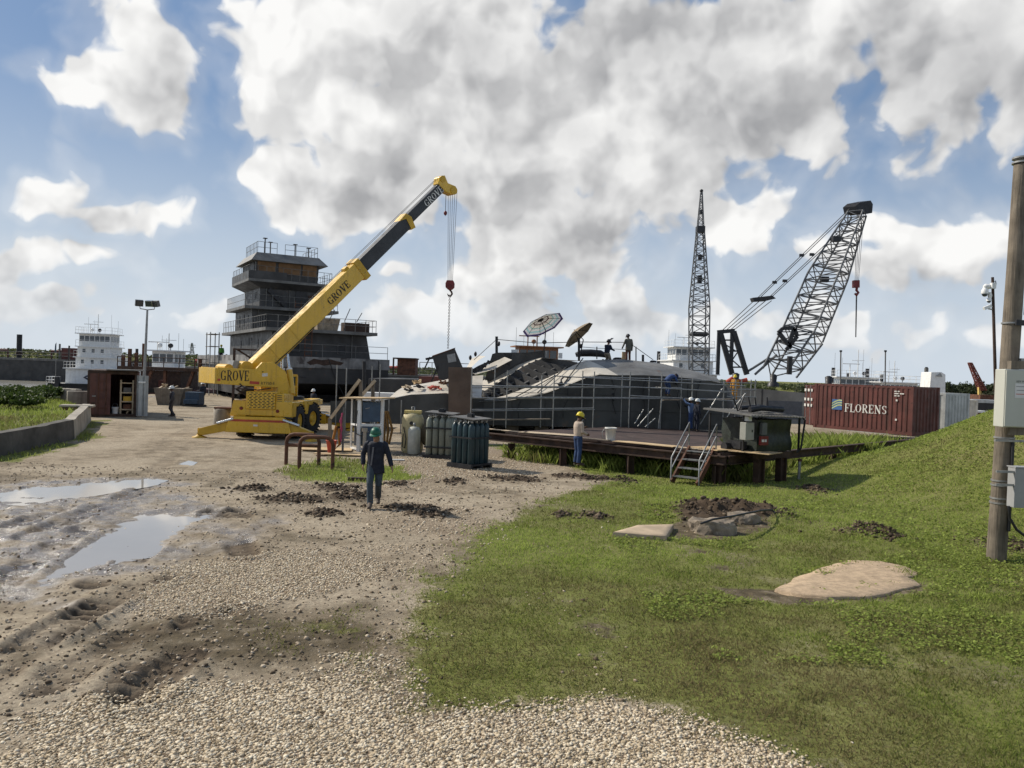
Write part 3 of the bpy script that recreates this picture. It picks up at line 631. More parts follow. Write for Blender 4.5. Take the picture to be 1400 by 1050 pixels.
# ================================================================== YELLOW ROUGH TERRAIN CRANE
def build_crane():
    Yr = 34.0; base = at(355, 600, Yr); base.z = 0
    hd = Vector((-.01, 1, 0)).normalized(); rt = Vector((hd.y, -hd.x, 0)); up = Vector((0, 0, 1))
    T = thing('rough_terrain_crane', 'yellow rough terrain crane on outriggers with its telescopic boom raised', 'crane', (base.x, Yr, 0), math.atan2(rt.y, rt.x))
    # local frame: x right, y forward (away), z up
    c = MB()
    c.b6(-1.05, 1.05, .35, 6.6, .78, 1.2)                                    # main frame
    c.b6(-1.0, 1.0, -.02, 2.2, 1.02, 1.30)
    c.slab([(-1.32, .0, .98), (-.62, .0, .98), (-.62, .0, 1.66), (-1.18, .0, 1.66)], (0, 1.75, 0))   # left rear wing
    c.slab([(.62, .0, .98), (1.34, .0, .98), (1.36, .0, 1.64), (.62, .0, 1.66)], (0, .75, 0))   # right rear wing
    c.b6(.75, 1.34, .75, 2.1, 1.42, 1.62); c.b6(-1.34, -.75, 1.75, 2.2, 1.42, 1.62)
    c.b6(.85, 1.36, 2.9, 5.2, 1.40, 1.64); c.b6(-1.36, -.85, 2.9, 5.2, 1.40, 1.64)
    c.slab([(1.36, 2.0, 1.64), (1.36, 3.1, 1.64), (1.36, 2.75, 1.0), (1.36, 2.35, 1.0)], (-.5, 0, 0))
    c.b6(-1.0, 1.2, 2.2, 6.4, 1.3, 1.55)
    body = c.build('chassis', m_yel, T, bevel=.025)
    e = MB(); e.b6(-.62, .62, -.06, 1.6, 1.3, 2.06); e.b6(.62, .98, .05, 1.6, 1.3, 1.98); e.b6(-.52, .5, .0, .6, 1.0, 1.3)
    eng = e.build('engine_cover', m_yel, T, bevel=.03)
    g = MB(); g.b6(-.53, .61, -.068, -.05, 1.33, 2.03); g.build('radiator', m_blk, eng)
    g = MB()
    for r in range(11): g.b6(-.55, .63, -.085, -.064, 1.325 + r * .069, 1.358 + r * .069)
    for r in range(10):
        for k in range(7):
            x = -.545 + k * .187 + (.06 if r % 2 else 0); g.b6(x, min(x + .07, .63), -.083, -.066, 1.35 + r * .069, 1.40 + r * .069)
    g.build('grille', m_yel, eng)
    for r in range(7): g = MB(); g.b6(.70, .90, .035, .048, 1.90 - r * .085, 1.925 - r * .085); g.build('louvre', m_blk, eng)
    for x in (-.82, .74):
        l = MB(); l.lathe([(.07, 0), (.075, .03), (.05, .05)], (x, .0, 1.32 if x < 0 else 1.24), 12, (0, -1, 0)); l.build('tail_lamp', m_redblk, T)
    # outrigger box with stripe
    o = MB(); o.slab([(-1.28, -.28, .82), (1.28, -.28, .82), (1.05, -.28, .98), (-1.05, -.28, .98)], (0, .62, 0)); o.slab([(-1.42, -.28, .3), (1.42, -.28, .3), (1.28, -.28, .82), (-1.28, -.28, .82)], (0, .62, 0))
    ob = o.build('outrigger_box', m_yel, T, bevel=.02)
    s = MB(); s.b6(-1.2, 1.22, -.292, -.283, .77, .86); s.build('stripe', m_red, ob)
    s = MB(); s.b6(-.95, -.62, -.006, -.002, 1.08, 1.2); s.build('placard', m_letw, ob)
    s = MB(); s.b6(-.2, -.02, -.287, -.282, .58, .66); s.build('placard', m_letw, ob)
    def outrigger(sx, y, s, foot):
        a = MB(); x0 = 1.25 * sx; x1 = foot * sx
        a.slab([(x0, y, .78), (x0, y, .36), (x1 - .25 * sx, y, .12), (x1, y, .18), (x1 - .1 * sx, y, .42)], (0, .34, 0)); a.bar((x1 - .05 * sx, y + .17, .42), (x1 - .05 * sx, y + .17, .08), .13)
        og = a.build('outrigger_leg', m_yel2, T, bevel=.015)
        p = MB(); p.lathe([(.3, 0), (.3, .04), (.12, .1), (.1, .16)], (x1 - .05 * sx, y + .17, .0), 14); p.build('foot_pad', m_yel2, og)
        h = MB(); h.tube((1.05 * sx, y - .04, .88), (1.75 * sx, y - .04, .66), .06, 8); h.build('outrigger_ram', m_chr, og)
    outrigger(-1, -.22, 1, 2.62); outrigger(1, -.22, 1, 2.3); outrigger(1, 6.3, 1, 2.75); outrigger(-1, 6.3, 1, 2.7)
    o = MB(); o.b6(-1.42, 1.42, 6.2, 6.8, .3, .82); o.build('outrigger_box', m_yel, T, bevel=.02)
    def wheel(x, y, rz=0, sx=1):
        t = MB(); r = .74; w = .5
        t.lathe([(.36, -w / 2), (.6, -w / 2 - .01), (r - .06, -w / 2 + .02), (r, -w / 2 + .1), (r, w / 2 - .1), (r - .06, w / 2 - .02), (.6, w / 2 + .01), (.36, w / 2)], (0, 0, 0), 32, (1, 0, 0), True, False)
        for k in range(26):
            a = 2 * math.pi * k / 26
            for sd in (-1, 1):
                m = Matrix.Rotation(a + (.06 * sd), 3, 'X') @ Matrix.Rotation(.45 * sd, 3, 'Z')
                t.box(Matrix.Rotation(a + .06 * sd, 3, 'X') @ Vector((.12 * sd, 0, r + .012)), (.3, .075, .05), m)
        w_ = MB(); w_.lathe([(.37, -.2), (.37, .18), (.34, .21), (.31, .12), (.18, .08), (.16, .19), (.1, .21)], (0, 0, 0), 24, (sx, 0, 0))
        W = t.build('wheel', m_rub, T); W.location = (x, y, .74); W.rotation_euler = (0, 0, rz); w_.build('rim', m_yel2, W)
    wheel(1.12, 1.4, R(-4)); wheel(-1.06, 1.4, R(-4), -1); wheel(1.16, 3.75, R(-16)); wheel(-1.06, 3.75, R(-16), -1)
    for y in (1.4, 3.75): b = MB(); b.bar((-1, y, .75), (1, y, .75), .26, .3); b.build('axle', m_blk, T)
    d = MB(); d.b6(1.0, 1.32, -.04, .3, .92, 1.0); d.build('step', m_blk, T)
    d = MB(); d.b6(-.6, .6, .2, 2.4, .5, .8); d.lathe([(.95, 1.5), (.95, 1.78)], (.05, 3.3, 0), 24); d.build('slew_ring', m_blk, T)
    # --- superstructure, turned towards the boom (built where it stands, then kept in the crane's own frame)
    piv = at(352, 503, 35.2); tip = at(609, 251, 42.0); D = (tip - piv); L = D.length; D.normalize()
    hz_ = Vector((D.x, D.y, 0)).normalized(); side = Vector((hz_.y, -hz_.x, 0)); N = side.cross(D).normalized()
    if N.z < 0: N = -N
    zt, zb = 3.02, 2.36
    P = lambda f, s_, z: piv.xy.to_3d() + hz_ * f + side * s_ + up * z       # f forward along the boom, s_ to the viewer's side
    t = MB()
    for sd in (.78, -.92):
        t.slab([P(-2.15, sd, zt + .03), P(-2.15, sd, zb), P(-.3, sd, zb - .1), P(.55, sd, zb - .12), P(.55, sd, 1.74), P(1.2, sd, 1.74), P(1.2, sd, 2.0), P(.9, sd, 2.95), P(.3, sd, 3.35), P(-.2, sd, 3.32), P(-.5, sd, 3.0)], side * .14)
    t.slab([P(-2.15, -.78, zb + .02), P(.3, -.78, zb + .02), P(.3, .78, zb + .02), P(-2.15, .78, zb + .02)], up * .3)
    t.slab([P(-2.25, -.9, zb + .0), P(-1.75, -.9, zb), P(-1.75, .9, zb), P(-2.25, .9, zb)], up * .66)
    tur = t.build('turntable', m_yel, T, world=True, bevel=.015)
    w = MB(); w.tube(P(-.75, -.6, 3.05), P(-.75, .6, 3.05), .3, 20); w.build('winch', m_yel2, tur, world=True); w = MB(); w.tube(P(-1.5, -.5, 3.0), P(-1.5, .5, 3.0), .2, 16); w.build('winch', m_yel2, tur, world=True)
    w = MB(); w.slab([P(-1.35, .4, 3.0), P(-1.0, .4, 3.0), P(-1.0, .4, 3.36), P(-1.25, .4, 3.36)], -side * .6); w.build('counterweight_bracket', m_galv, tur, world=True)
    lt = MB(); letters(lt, 'GROVE', P(-2.02, .92, zb + .14), hz_, up, .44, .02, .008, .62); lt.build('lettering', m_blk, tur, world=True)
    lt = MB(); font(lt, 'RT730-E', P(-.25, .92, zb - .01), hz_, up, .13, .008); lt.build('lettering', m_blk, tur, world=True)
    s = MB(); s.slab([P(-.75, .922, zb + .02), P(-.32, .922, zb + .0), P(-.32, .922, zb + .12), P(-.75, .922, zb + .14)], side * .008); s.build('stripe', m_red, tur, world=True); s = MB(); s.slab([P(-2.15, .922, zb + .12), P(-2.03, .922, zb + .12), P(-2.03, .922, zb + .22), P(-2.15, .922, zb + .22)], side * .008); s.build('stripe', m_red, tur, world=True)
    s = MB(); s.slab([P(-.2, .922, zb + .34), P(.05, .922, zb + .36), P(.05, .922, zb + .5), P(-.2, .922, zb + .48)], side * .006); s.build('placard', m_letw, tur, world=True)
    # cab on the far side
    k = MB(); q0, q1, s0, s1, z0, z1 = .75, 2.35, -.85, -1.8, 1.68, 2.75
    cs = [(q0, s0), (q1, s0), (q1, s1), (q0, s1)]
    for f, s_ in cs: k.bar(P(f, s_, z0), P(f, s_, z1), .09)
    for (a, b_) in zip(cs, cs[1:] + cs[:1]):
        for z in (z0, z0 + .55, z1): k.bar(P(*a, z), P(*b_, z), .1, .1)
    k.slab([P(f, s_, z1) for f, s_ in cs], up * .06); k.slab([P(f, s_, z0) for f, s_ in cs], up * .5)
    cb = k.build('cab', m_yel, tur, world=True)
    k = MB(); i = .03
    k.slab([P(q0 + i, s0 + .0, z0 + .6), P(q1 - i, s0, z0 + .6), P(q1 - i, s0, z1 - .05), P(q0 + i, s0, z1 - .05)], -side * .01); k.slab([P(q0, s0 - i, z0 + .6), P(q0, s1 + i, z0 + .6), P(q0, s1 + i, z1 - .05), P(q0, s0 - i, z1 - .05)], hz_ * .01); k.build('window', m_glass, cb, world=True)
    # boom sections
    def section(a, b_, h, w_, off, mat, nm):
        m = MB(); ax = side * (w_ / 2); n = N * (h / 2); o_ = N * off
        m.add([piv + D * a + o_ - ax - n, piv + D * a + o_ + ax - n, piv + D * a + o_ + ax + n, piv + D * a + o_ - ax + n, piv + D * b_ + o_ - ax - n, piv + D * b_ + o_ + ax - n, piv + D * b_ + o_ + ax + n, piv + D * b_ + o_ - ax + n],
              [(3, 2, 1, 0), (4, 5, 6, 7), (0, 1, 5, 4), (1, 2, 6, 5), (2, 3, 7, 6), (3, 0, 4, 7)])
        return m.build(nm, mat, T, world=True, bevel=.03)
    l1 = L * .50; l2 = L * .765; l3 = L * .985
    b1 = section(-.6, l1, .86, .66, 0, m_yel, 'boom_base_section'); b2 = section(l1 - .6, l2, .68, .48, .02, m_boom, 'boom_mid_section'); b3 = section(l2 - .5, l3, .50, .38, .05, m_boom, 'boom_tip_section')
    def onb(f, n_, s_): return piv + D * f + N * n_ + side * s_
    m = MB(); m.slab([onb(l1 - .28, -.56, .36), onb(l1 + .06, -.56, .36), onb(l1 + .06, .5, .36), onb(l1 - .28, .5, .36)], -side * .72); m.slab([onb(l1 - .1, -.62, .2), onb(l1 + .04, -.62, .2), onb(l1 + .04, -.45, .2), onb(l1 - .1, -.45, .2)], -side * .4); m.slab([onb(l1 - .9, .4, .2), onb(l1 - .55, .4, .2), onb(l1 - .6, .55, .2), onb(l1 - .8, .55, .2)], -side * .3); m.build('boom_collar', m_yel2, b1, world=True)
    m = MB(); m.slab([onb(l2 - .2, -.4, .27), onb(l2 + .06, -.46, .27), onb(l2 + .22, .1, .27), onb(l2 + .06, .42, .27), onb(l2 - .5, .36, .27), onb(l2 - .1, .2, .27)], -side * .54); m.build('boom_collar', m_yel2, b2, world=True)
    m = MB(); m.slab([onb(l3 - .25, -.2, .24), onb(l3 + .05, -.62, .24), onb(l3 + .4, -.7, .24), onb(l3 + .52, -.42, .24), onb(l3 + .2, .0, .24), onb(l3 + .3, .42, .24), onb(l3 - .05, .55, .24), onb(l3 - .35, .34, .24)], -side * .48)
    hd_ = m.build('boom_head', m_yel, T, world=True, bevel=.02)
    m = MB(); m.tube(onb(l3 + .25, -.5, -.28), onb(l3 + .25, -.5, .28), .22, 18); m.tube(onb(l3 + .05, .36, -.27), onb(l3 + .05, .36, .27), .17, 16); m.build('sheave', m_yel2, hd_, world=True)
    lt = MB(); letters(lt, 'GROVE', onb(l1 - 2.6, -.22, .335), D, N, .36, .03, .012, .9); lt.build('lettering', m_blk, b1, world=True)
    lt = MB(); letters(lt, 'GROVE', onb(l3 - 1.75, -.15, .195), D, N, .36, .03, .012, .9); lt.build('lettering', m_letw, b3, world=True)
    # luffing rams
    for sd in (.62, -.42):
        m = MB(); a = P(1.25, sd + .3, 1.95); q = onb(1.35, -.42, sd * .5); m.tube(a, a + (q - a) * .62, .13, 14); r_ = m.build('luffing_ram', m_yel, T, world=True)
        m = MB(); m.tube(a + (q - a) * .6, q, .065, 10); m.build('ram_rod', m_chr, r_, world=True)
        m = MB(); m.lathe([(.14, 0), (.14, .08)], a + (q - a) * .6, 12, (q - a).normalized()); m.build('gland', m_white, r_, world=True)
    # hoses and panel seams on the boom
    m = MB(); m.path([P(-.2, .95, 2.9), onb(.4, -.3, .36), onb(1.6, -.36, .36), onb(3.2, -.38, .35)], .022, 6); m.build('hydraulic_hose', m_blk, b1, world=True)
    m = MB(); m.path([P(-1.2, .94, 2.38), P(-1.0, 1.0, 2.2), P(-.4, .98, 2.12), P(.2, .95, 2.2)], .025, 6); m.build('hydraulic_hose', m_blk, tur, world=True)
    for f in (.9, 2.2): m = MB(); m.slab([onb(f, -.44, .333), onb(f + .03, -.44, .333), onb(f + .03, .44, .333), onb(f, .44, .333)], side * .006); m.build('weld_seam', m_yel2, b1, world=True)
    # ropes along the boom top, hoist falls, hook block
    m = MB()
    for s_ in (-.1, .08): m.tube(onb(.3, .55, s_), onb(l3, .5, s_), .012, 5)
    m.build('hoist_rope', m_cable, T, world=True)
    top = onb(l3 + .3, -.62, 0); bot = at(608.5, 384, top.y); bot = Vector((top.x + .02, top.y, bot.z))
    m = MB()
    for i in range(5): m.tube(top + side * (i - 2) * .10 * 1 + D.cross(side) * 0 + hz_ * ((i - 2) * .07), bot + side * (i - 2) * .06 + hz_ * ((i - 2) * .03), .011, 5)
    a = onb(l3 - .1, -.4, 0); m.tube(a, a - up * 1.2, .016, 5); m.build('hoist_rope', m_cable, T, world=True)
    m = MB(); a = onb(l3 - .1, -.4, 0) - up * 1.15; m.lathe([(.05, 0), (.09, .06), (.09, .16), (.04, .22)], a, 10); m.build('anti_two_block_weight', m_redblk, T, world=True)
    m = MB(); w_ = .24
    pr = [(-.17, .38), (.17, .38), (.24, .22), (.23, .0), (.09, -.12), (-.09, -.12), (-.23, .0), (-.24, .22)]
    m.slab([bot + Vector((x, -.16, z - .35)) for x, z in pr], (0, .32, 0)); hb = m.build('hook_block', m_redblk, T, world=True, bevel=.03)
    m = MB(); b0 = bot + Vector((0, 0, -.48)); pts = [b0 + Vector((0, 0, .1)), b0, b0 + Vector((.09, 0, -.1)), b0 + Vector((.12, 0, -.2)), b0 + Vector((.05, 0, -.32)), b0 + Vector((-.07, 0, -.31)), b0 + Vector((-.12, 0, -.2))]
    m.path(pts, [.05, .05, .05, .055, .05, .04, .02], 8); m.build('hook', m_rustd, hb, world=True)
    return b0 + Vector((0, 0, -.24))
HOOK = build_crane()

# chain with the plate it holds
def build_lift():
    t = at(606, 478, HOOK.y); t = Vector((HOOK.x, HOOK.y, t.z))
    c = MB(); n = int((HOOK.z - t.z) / .085)
    for i in range(n):
        z = HOOK.z - i * .085; s = .035
        a, b = ((s, 0, 0), (0, 1, 0)) if i % 2 else ((0, s, 0), (1, 0, 0)); a = Vector(a); p = Vector((HOOK.x, HOOK.y, z))
        c.tube(p + a, p + a - Vector((0, 0, .1)), .014, 5); c.tube(p - a, p - a - Vector((0, 0, .1)), .014, 5)
    T = thing('lifting_chain', 'long rusty lifting chain hanging from the red hook block', 'chain', HOOK)
    c.build('links', m_rustd, T, world=True)
    Y = HOOK.y; q = lambda px, py, o=0: at(px, py, Y + o)
    T = thing('steel_box_section', 'tilted grey steel box section hanging on the chain from the yellow crane', 'steel section', q(608, 500))
    m = MB(); f = [q(591, 488, -.3), q(622, 477, -.3), q(633, 503, -.3), q(628, 512, -.3), q(606, 520, -.3), q(600, 518, -.3)]; off = Vector((-.15, 1.6, .1))
    m.slab(f, off); m.build('side_plate', m_dsteel, T, world=True)
    m = MB(); m.slab([q(590.5, 488, -.33), q(622.5, 476.5, -.33), q(622.5, 476.5, 1.35), q(592, 487, 1.35)], (0, 0, .05)); m.build('top_plate', m_rust, T, world=True)
    m = MB(); m.bar(q(582, 491, .2), q(593, 489, .2), .12); m.bar(q(588, 488, .2), q(580, 505, .2), .07); m.build('bracket', m_blk, T, world=True)
    m = MB(); m.bar(q(599, 500, -.34), q(590, 522, -.34), .07); m.build('strut', m_blk, T, world=True)
    m = MB(); m.slab([q(611, 485, -.305), q(622, 483, -.305), q(624, 494, -.305), q(613, 496, -.305)], (0, -.01, 0)); m.build('bare_patch', m_galv, T, world=True)
build_lift()
# ================================================================== BARGE HULL BEING BUILT, BOTTOM UP, ON THE DOCK
HP0, HPS = 41.5, .15                        # the near side wall stands on the line y = HP0 + HPS*x
def hp(px, py, off=0.0):
    d = ray(px, py); k = (HP0 + off) / (d.y - HPS * d.x); return EYE + d * k
def lerp_px(pts, x):
    for (a, b), (c, d) in zip(pts[:-1], pts[1:]):
        if a <= x <= c: return b + (d - b) * (x - a) / (c - a)
    return pts[0][1] if x < pts[0][0] else pts[-1][1]
HN = Vector((HPS, -1, 0)).normalized()      # towards the viewer
def build_hull():
    T = thing('barge_hull', 'unfinished grey steel barge hull lying bottom up behind pipe scaffolding', 'hull', (hp(720, 585).x, hp(720, 585).y, 0))
    edge = [(640, 547), (700, 546), (745, 537), (775, 526), (800, 516), (820, 511), (842, 513), (880, 513), (920, 515), (960, 519), (985, 523.5), (994, 530)]
    # near side wall
    top = [hp(x, lerp_px(edge, x)) for x in range(640, 996, 6)]; bot = [Vector((p.x, p.y, .45)) for p in top]
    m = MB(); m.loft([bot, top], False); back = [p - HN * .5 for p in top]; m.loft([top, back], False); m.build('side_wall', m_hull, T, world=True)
    m = MB()                                                     # stiffener seams and cut holes on the wall
    for x in (700, 745, 800, 862, 905, 940):
        p = hp(x, 580); y = lerp_px(edge, x) + 3; q = hp(x, y); m.bar((p.x, p.y, .5), (q.x, q.y, q.z), .05, .03)
    for x0, x1, z in ((645, 990, 1.35), (660, 840, 2.2)):
        a, b = hp(x0, 560), hp(x1, 560); m.bar((a.x, a.y, z), (b.x, b.y, z), .04, .03)
    m.build('weld_seam', m_dsteel, T, world=True)
    for x, y in ((838, 531), (838, 539), (838, 547)):
        m = MB(); m.lathe([(.07, 0), (.07, .03)], hp(x, y) + HN * .0, 10, HN); m.build('drain_hole', m_blk, T, world=True)
    # forward bilge end: the plate turning down at the right
    r0 = [hp(985, 523.5), hp(988, 540), hp(992, 560), hp(996, 580)]; r1 = [hp(988, 523, 2.5), hp(1002, 540, 2.5), hp(1010, 560, 2.5), hp(1012, 578, 2.5)]
    m = MB(); m.loft([[hp(940, 517, -.02), hp(944, 540, -.02), hp(948, 560, -.02), hp(952, 583, -.02)], r0, r1]); m.build('end_plate', m_hull, T, world=True)
    # bottom plating, from the bilge edge up to the flat (top) ...
    up_ = [(742, 490), (790, 493), (850, 491), (905, 497), (950, 508), (972, 516), (990, 523)]
    def strip(xs_lo, xs_hi, lo, hi, o0, o1, n=14, bulge=.25, k=6):
        rows = []
        for i in range(k + 1):
            t = i / k; row = []
            for j in range(n + 1):
                u = j / n; xl = xs_lo[0] + (xs_lo[1] - xs_lo[0]) * u; xh = xs_hi[0] + (xs_hi[1] - xs_hi[0]) * u
                p = hp(xl, lerp_px(lo, xl), o0).lerp(hp(xh, lerp_px(hi, xh), o1), t); p.z += bulge * math.sin(math.pi * t) * .6; row.append(p)
            rows.append(row)
        return rows
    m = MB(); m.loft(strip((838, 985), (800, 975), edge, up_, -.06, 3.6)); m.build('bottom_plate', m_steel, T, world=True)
    rakelo = [(655, 549), (700, 547), (745, 538), (775, 527), (800, 517), (820, 512), (845, 513)]
    rakehi = [(655, 548), (690, 541), (720, 530), (750, 516), (775, 504), (795, 494), (815, 492)]
    m = MB(); m.loft(strip((655, 845), (655, 805), rakelo, rakehi, -.08, 2.6, 22, .1)); m.build('rake_plate', m_plate, T, world=True)
    m = MB()
    for a, b in (((735, 541), (775, 505)), ((770, 530), (797, 494)), ((705, 547), (760, 517))):
        m.bar(hp(a[0], a[1] - 2, .2) + Vector((0, 0, .09)), hp(b[0], b[1] - 2, 2.4) + Vector((0, 0, .09)), .05, .04)
    m.build('weld_strip', m_dsteel, T, world=True)
    m = MB(); m.path([hp(768, 526, .3), hp(767, 519, .4), hp(771, 515, .6), hp(780, 516, .8), hp(783, 519, .6), hp(776, 521, .5)], .05, 6); m.bar(hp(764, 528, .2), hp(770, 524, .2), .12, .3); m.build('welding_lead', m_blk, T, world=True)
    # the open tunnel with its frames
    plo = rakehi; phi = [(646, 541), (665, 533), (690, 518), (712, 503), (728, 495), (742, 490), (790, 492)]
    rows = strip((648, 795), (646, 745), plo, phi, 2.62, 4.4, 22, -.55); m = MB(); m.loft(rows); m.build('tunnel_plate', m_blk, T, world=True)
    m = MB()
    for j in range(1, 22, 2):
        u = j / 22; xl = 648 + 147 * u; xh = 646 + 99 * u
        a = hp(xl, lerp_px(plo, xl), 2.66); b = hp(xh, lerp_px(phi, xh), 4.36); m.bar(a - Vector((0, 0, .12)), b - Vector((0, 0, .12)), .12, .42)
    for t in (.35, .68):
        pts = [rows[2][j].lerp(rows[4][j], (t - .33) * 3) + Vector((0, 0, .12)) for j in range(1, 22)]
        m.path(pts, .09, 4)
    m.build('frame', m_dsteel, T, world=True)
    # plating beyond the tunnel
    qhi = [(646, 527), (665, 518), (685, 503), (705, 494), (722, 489), (745, 486.5)]
    m = MB(); m.loft(strip((646, 742), (646, 745), phi, qhi, 4.42, 6.2, 16, .05)); m.build('rake_plate', m_plate, T, world=True)
    # flat
    flat = [(742, 490), (790, 493), (850, 491), (905, 497), (950, 508), (975, 516)]
    n0 = [hp(x, lerp_px(flat, x), 3.6) for x in range(742, 976, 8)]; n1 = [Vector((p.x - .8, p.y + 6.5, p.z - .01)) for p in n0]
    m = MB(); m.loft([n0, n1], False); m.build('flat_plate', m_steel, T, world=True)
    # the grey transom block with a curved notch
    m = MB(); o = 5.2
    m.slab([hp(663, 520, o), hp(668, 500, o), hp(673, 484, o), hp(679, 482, o), hp(722, 482, o), hp(745, 479, o), hp(745, 490, o), hp(722, 493, o), hp(704, 500, o), (hp(690, 514, o)), hp(684, 519, o)], (HPS * 1.5, 1.5, 0)); m.build('transom', m_dsteel, T, world=True)
    m = MB(); m.slab([hp(690, 484, o - .03), hp(700, 483, o - .03), hp(697, 500, o - .03), hp(692, 498, o - .03)], (0, .02, 0)); m.build('burn_mark', m_blk, T, world=True)
    # left low stern: side, debris-strewn deck and curved plates
    lowe = [(520, 548), (560, 540), (610, 538), (660, 545)]
    top = [hp(x, lerp_px(lowe, x)) for x in range(452, 664, 6)]; bot = [Vector((p.x, p.y, .4)) for p in top]
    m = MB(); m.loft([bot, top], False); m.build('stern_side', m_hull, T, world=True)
    r0 = [hp(x, lerp_px(lowe, x) - .5) for x in range(530, 664, 8)]; r1 = [hp(530 + 22 + (x - 530) * .85, lerp_px([(540, 530), (575, 525), (620, 517), (664, 512)], 552 + (x - 530) * .85), 4.2) for x in range(530, 664, 8)]
    m = MB(); m.loft([r0, [(a + b) / 2 + Vector((0, 0, .05)) for a, b in zip(r0, r1)], r1]); m.build('stern_deck', m_plate, T, world=True)
    m = MB(); m.loft([[hp(640, 508, 5), hp(660, 502, 5), hp(690, 488, 5)], [hp(650, 512, 4.2), hp(675, 505, 4.2), hp(700, 492, 4.2)]][::-1]); m.build('curved_plate', m_plate, T, world=True)
    m = MB(); m.loft([[hp(636, 510, 7), hp(655, 492, 7), hp(664, 487, 7)], [hp(636, 506, 7.8), hp(645, 490, 7.8), hp(655, 486, 7.8)]]); m.build('curved_plate', m_plate, T, world=True)
    m = MB(); a = [hp(640, 522, 4.6), hp(652, 512, 4.6), hp(668, 497, 4.6), hp(672, 492, 4.6), hp(654, 500, 4.6), hp(640, 508, 4.6)]; m.slab(a, (0, .1, 0))
    for k in range(6): m.bar(hp(642 + k * 5, 520 - k * 4.5, 4.5), hp(642 + k * 5 + 2, 510 - k * 3.4, 4.5), .05, .2)
    m.build('frame', m_blk, T, world=True)
    # standing brown plate
    m = MB(); m.slab([hp(613, 567, -.5), hp(613, 502, -.5), hp(645.5, 502, -.5), hp(645.5, 567, -.5)], (0, .06, 0)); m.build('standing_plate', M('brown_plate', (.125, .085, .062), .75, var=.25, scale=.8, streak=((.08, .05, .035), .5, 3)), T, world=True)
    # keel blocks below, dark
    m = MB()
    for x in (470, 510, 560, 600, 650, 700, 740, 785): p = hp(x, 585, .6); m.b6(p.x - .35, p.x + .35, p.y - .2, p.y + 3, 0, .5)
    m.build('keel_block', m_wood, T, world=True)
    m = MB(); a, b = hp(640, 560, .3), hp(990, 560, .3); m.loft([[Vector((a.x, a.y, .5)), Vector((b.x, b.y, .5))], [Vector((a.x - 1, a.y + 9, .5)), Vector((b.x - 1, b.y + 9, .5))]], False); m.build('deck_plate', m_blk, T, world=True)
    # posts with a safety line on the flat
    for x, y, h, o in ((679, 483, 23, 5.9), (791.5, 493, 31, 5), (816, 491, 17, 5), (869.5, 496, 22, 5), (879, 497, 12, 5), (1040, 512, 20, 8)):
        if x == 1040: continue
        m = MB(); w = {679: .16, 791.5: .13, 879: .13}.get(x, .06); m.bar(hp(x, y, o), hp(x, y - h, o), w); m.build('line_post', m_blk, T, world=True)
    ln = [hp(648, 492, 5.9), hp(679, 464, 5.9), hp(735, 469, 5.5), hp(791.5, 467.5, 5), hp(858, 468, 5), hp(869.5, 475, 5), hp(893, 492, 5)]
    m = MB(); m.path(ln, .02, 4); m.path([hp(791.5, 474, 5), hp(816, 476, 5), hp(858, 478, 5)], .015, 4); m.build('safety_line', m_cable, T, world=True)
    for x, y in ((650, 484), (682, 470), (643, 489), (794, 473)): m = MB(); m.ball(hp(x, y, 5.5), .11, 8, 5, (.8, .8, 1.4)); m.build('pulley', m_blk, T, world=True)
    
build_hull()
def build_debris():
    rr = random.Random(3); spots = [(593, 532, 26, 9, m_red), (607, 526, 16, 5, m_rust), (575, 531, 10, 4, m_blk), (588, 540, 12, 4, m_rustd), (560, 536, 9, 4, m_blk), (555, 531, 8, 3, m_lum), (571, 524, 9, 3, m_ply), (620, 535, 10, 4, m_redblk)]
    lab = ['tangle of red hose and scrap lying on the stern deck', 'rusty offcuts piled near the standing brown plate', 'black drum end lying on the low stern deck', 'dark rusty scrap at the edge of the low stern deck', 'black bucket near the left end of the low stern deck', 'pale timber offcuts on the low stern deck', 'plywood scrap lying farther back on the low stern deck', 'dark red coil beside the standing brown plate']
    for (x, y, w, h, mt), lb in zip(spots, lab):
        c = hp(x, y, 1.2 if y > 530 else 2.6); T = thing('scrap_pile', lb, 'scrap', c, 0, 'scrap on the stern deck'); m = MB()
        for k in range(7):
            a = Vector((rr.uniform(-1, 1) * w * .018, rr.uniform(-.4, .4), rr.uniform(0, .1) + .04)); b = Vector((rr.uniform(-1, 1), rr.uniform(-1, 1), rr.uniform(-.2, .4))).normalized() * rr.uniform(.2, .5)
            m.bar(a - b * .5, a + b * .5, rr.uniform(.04, .14), rr.uniform(.03, .1))
        m.build('offcuts', mt, T)
build_debris()

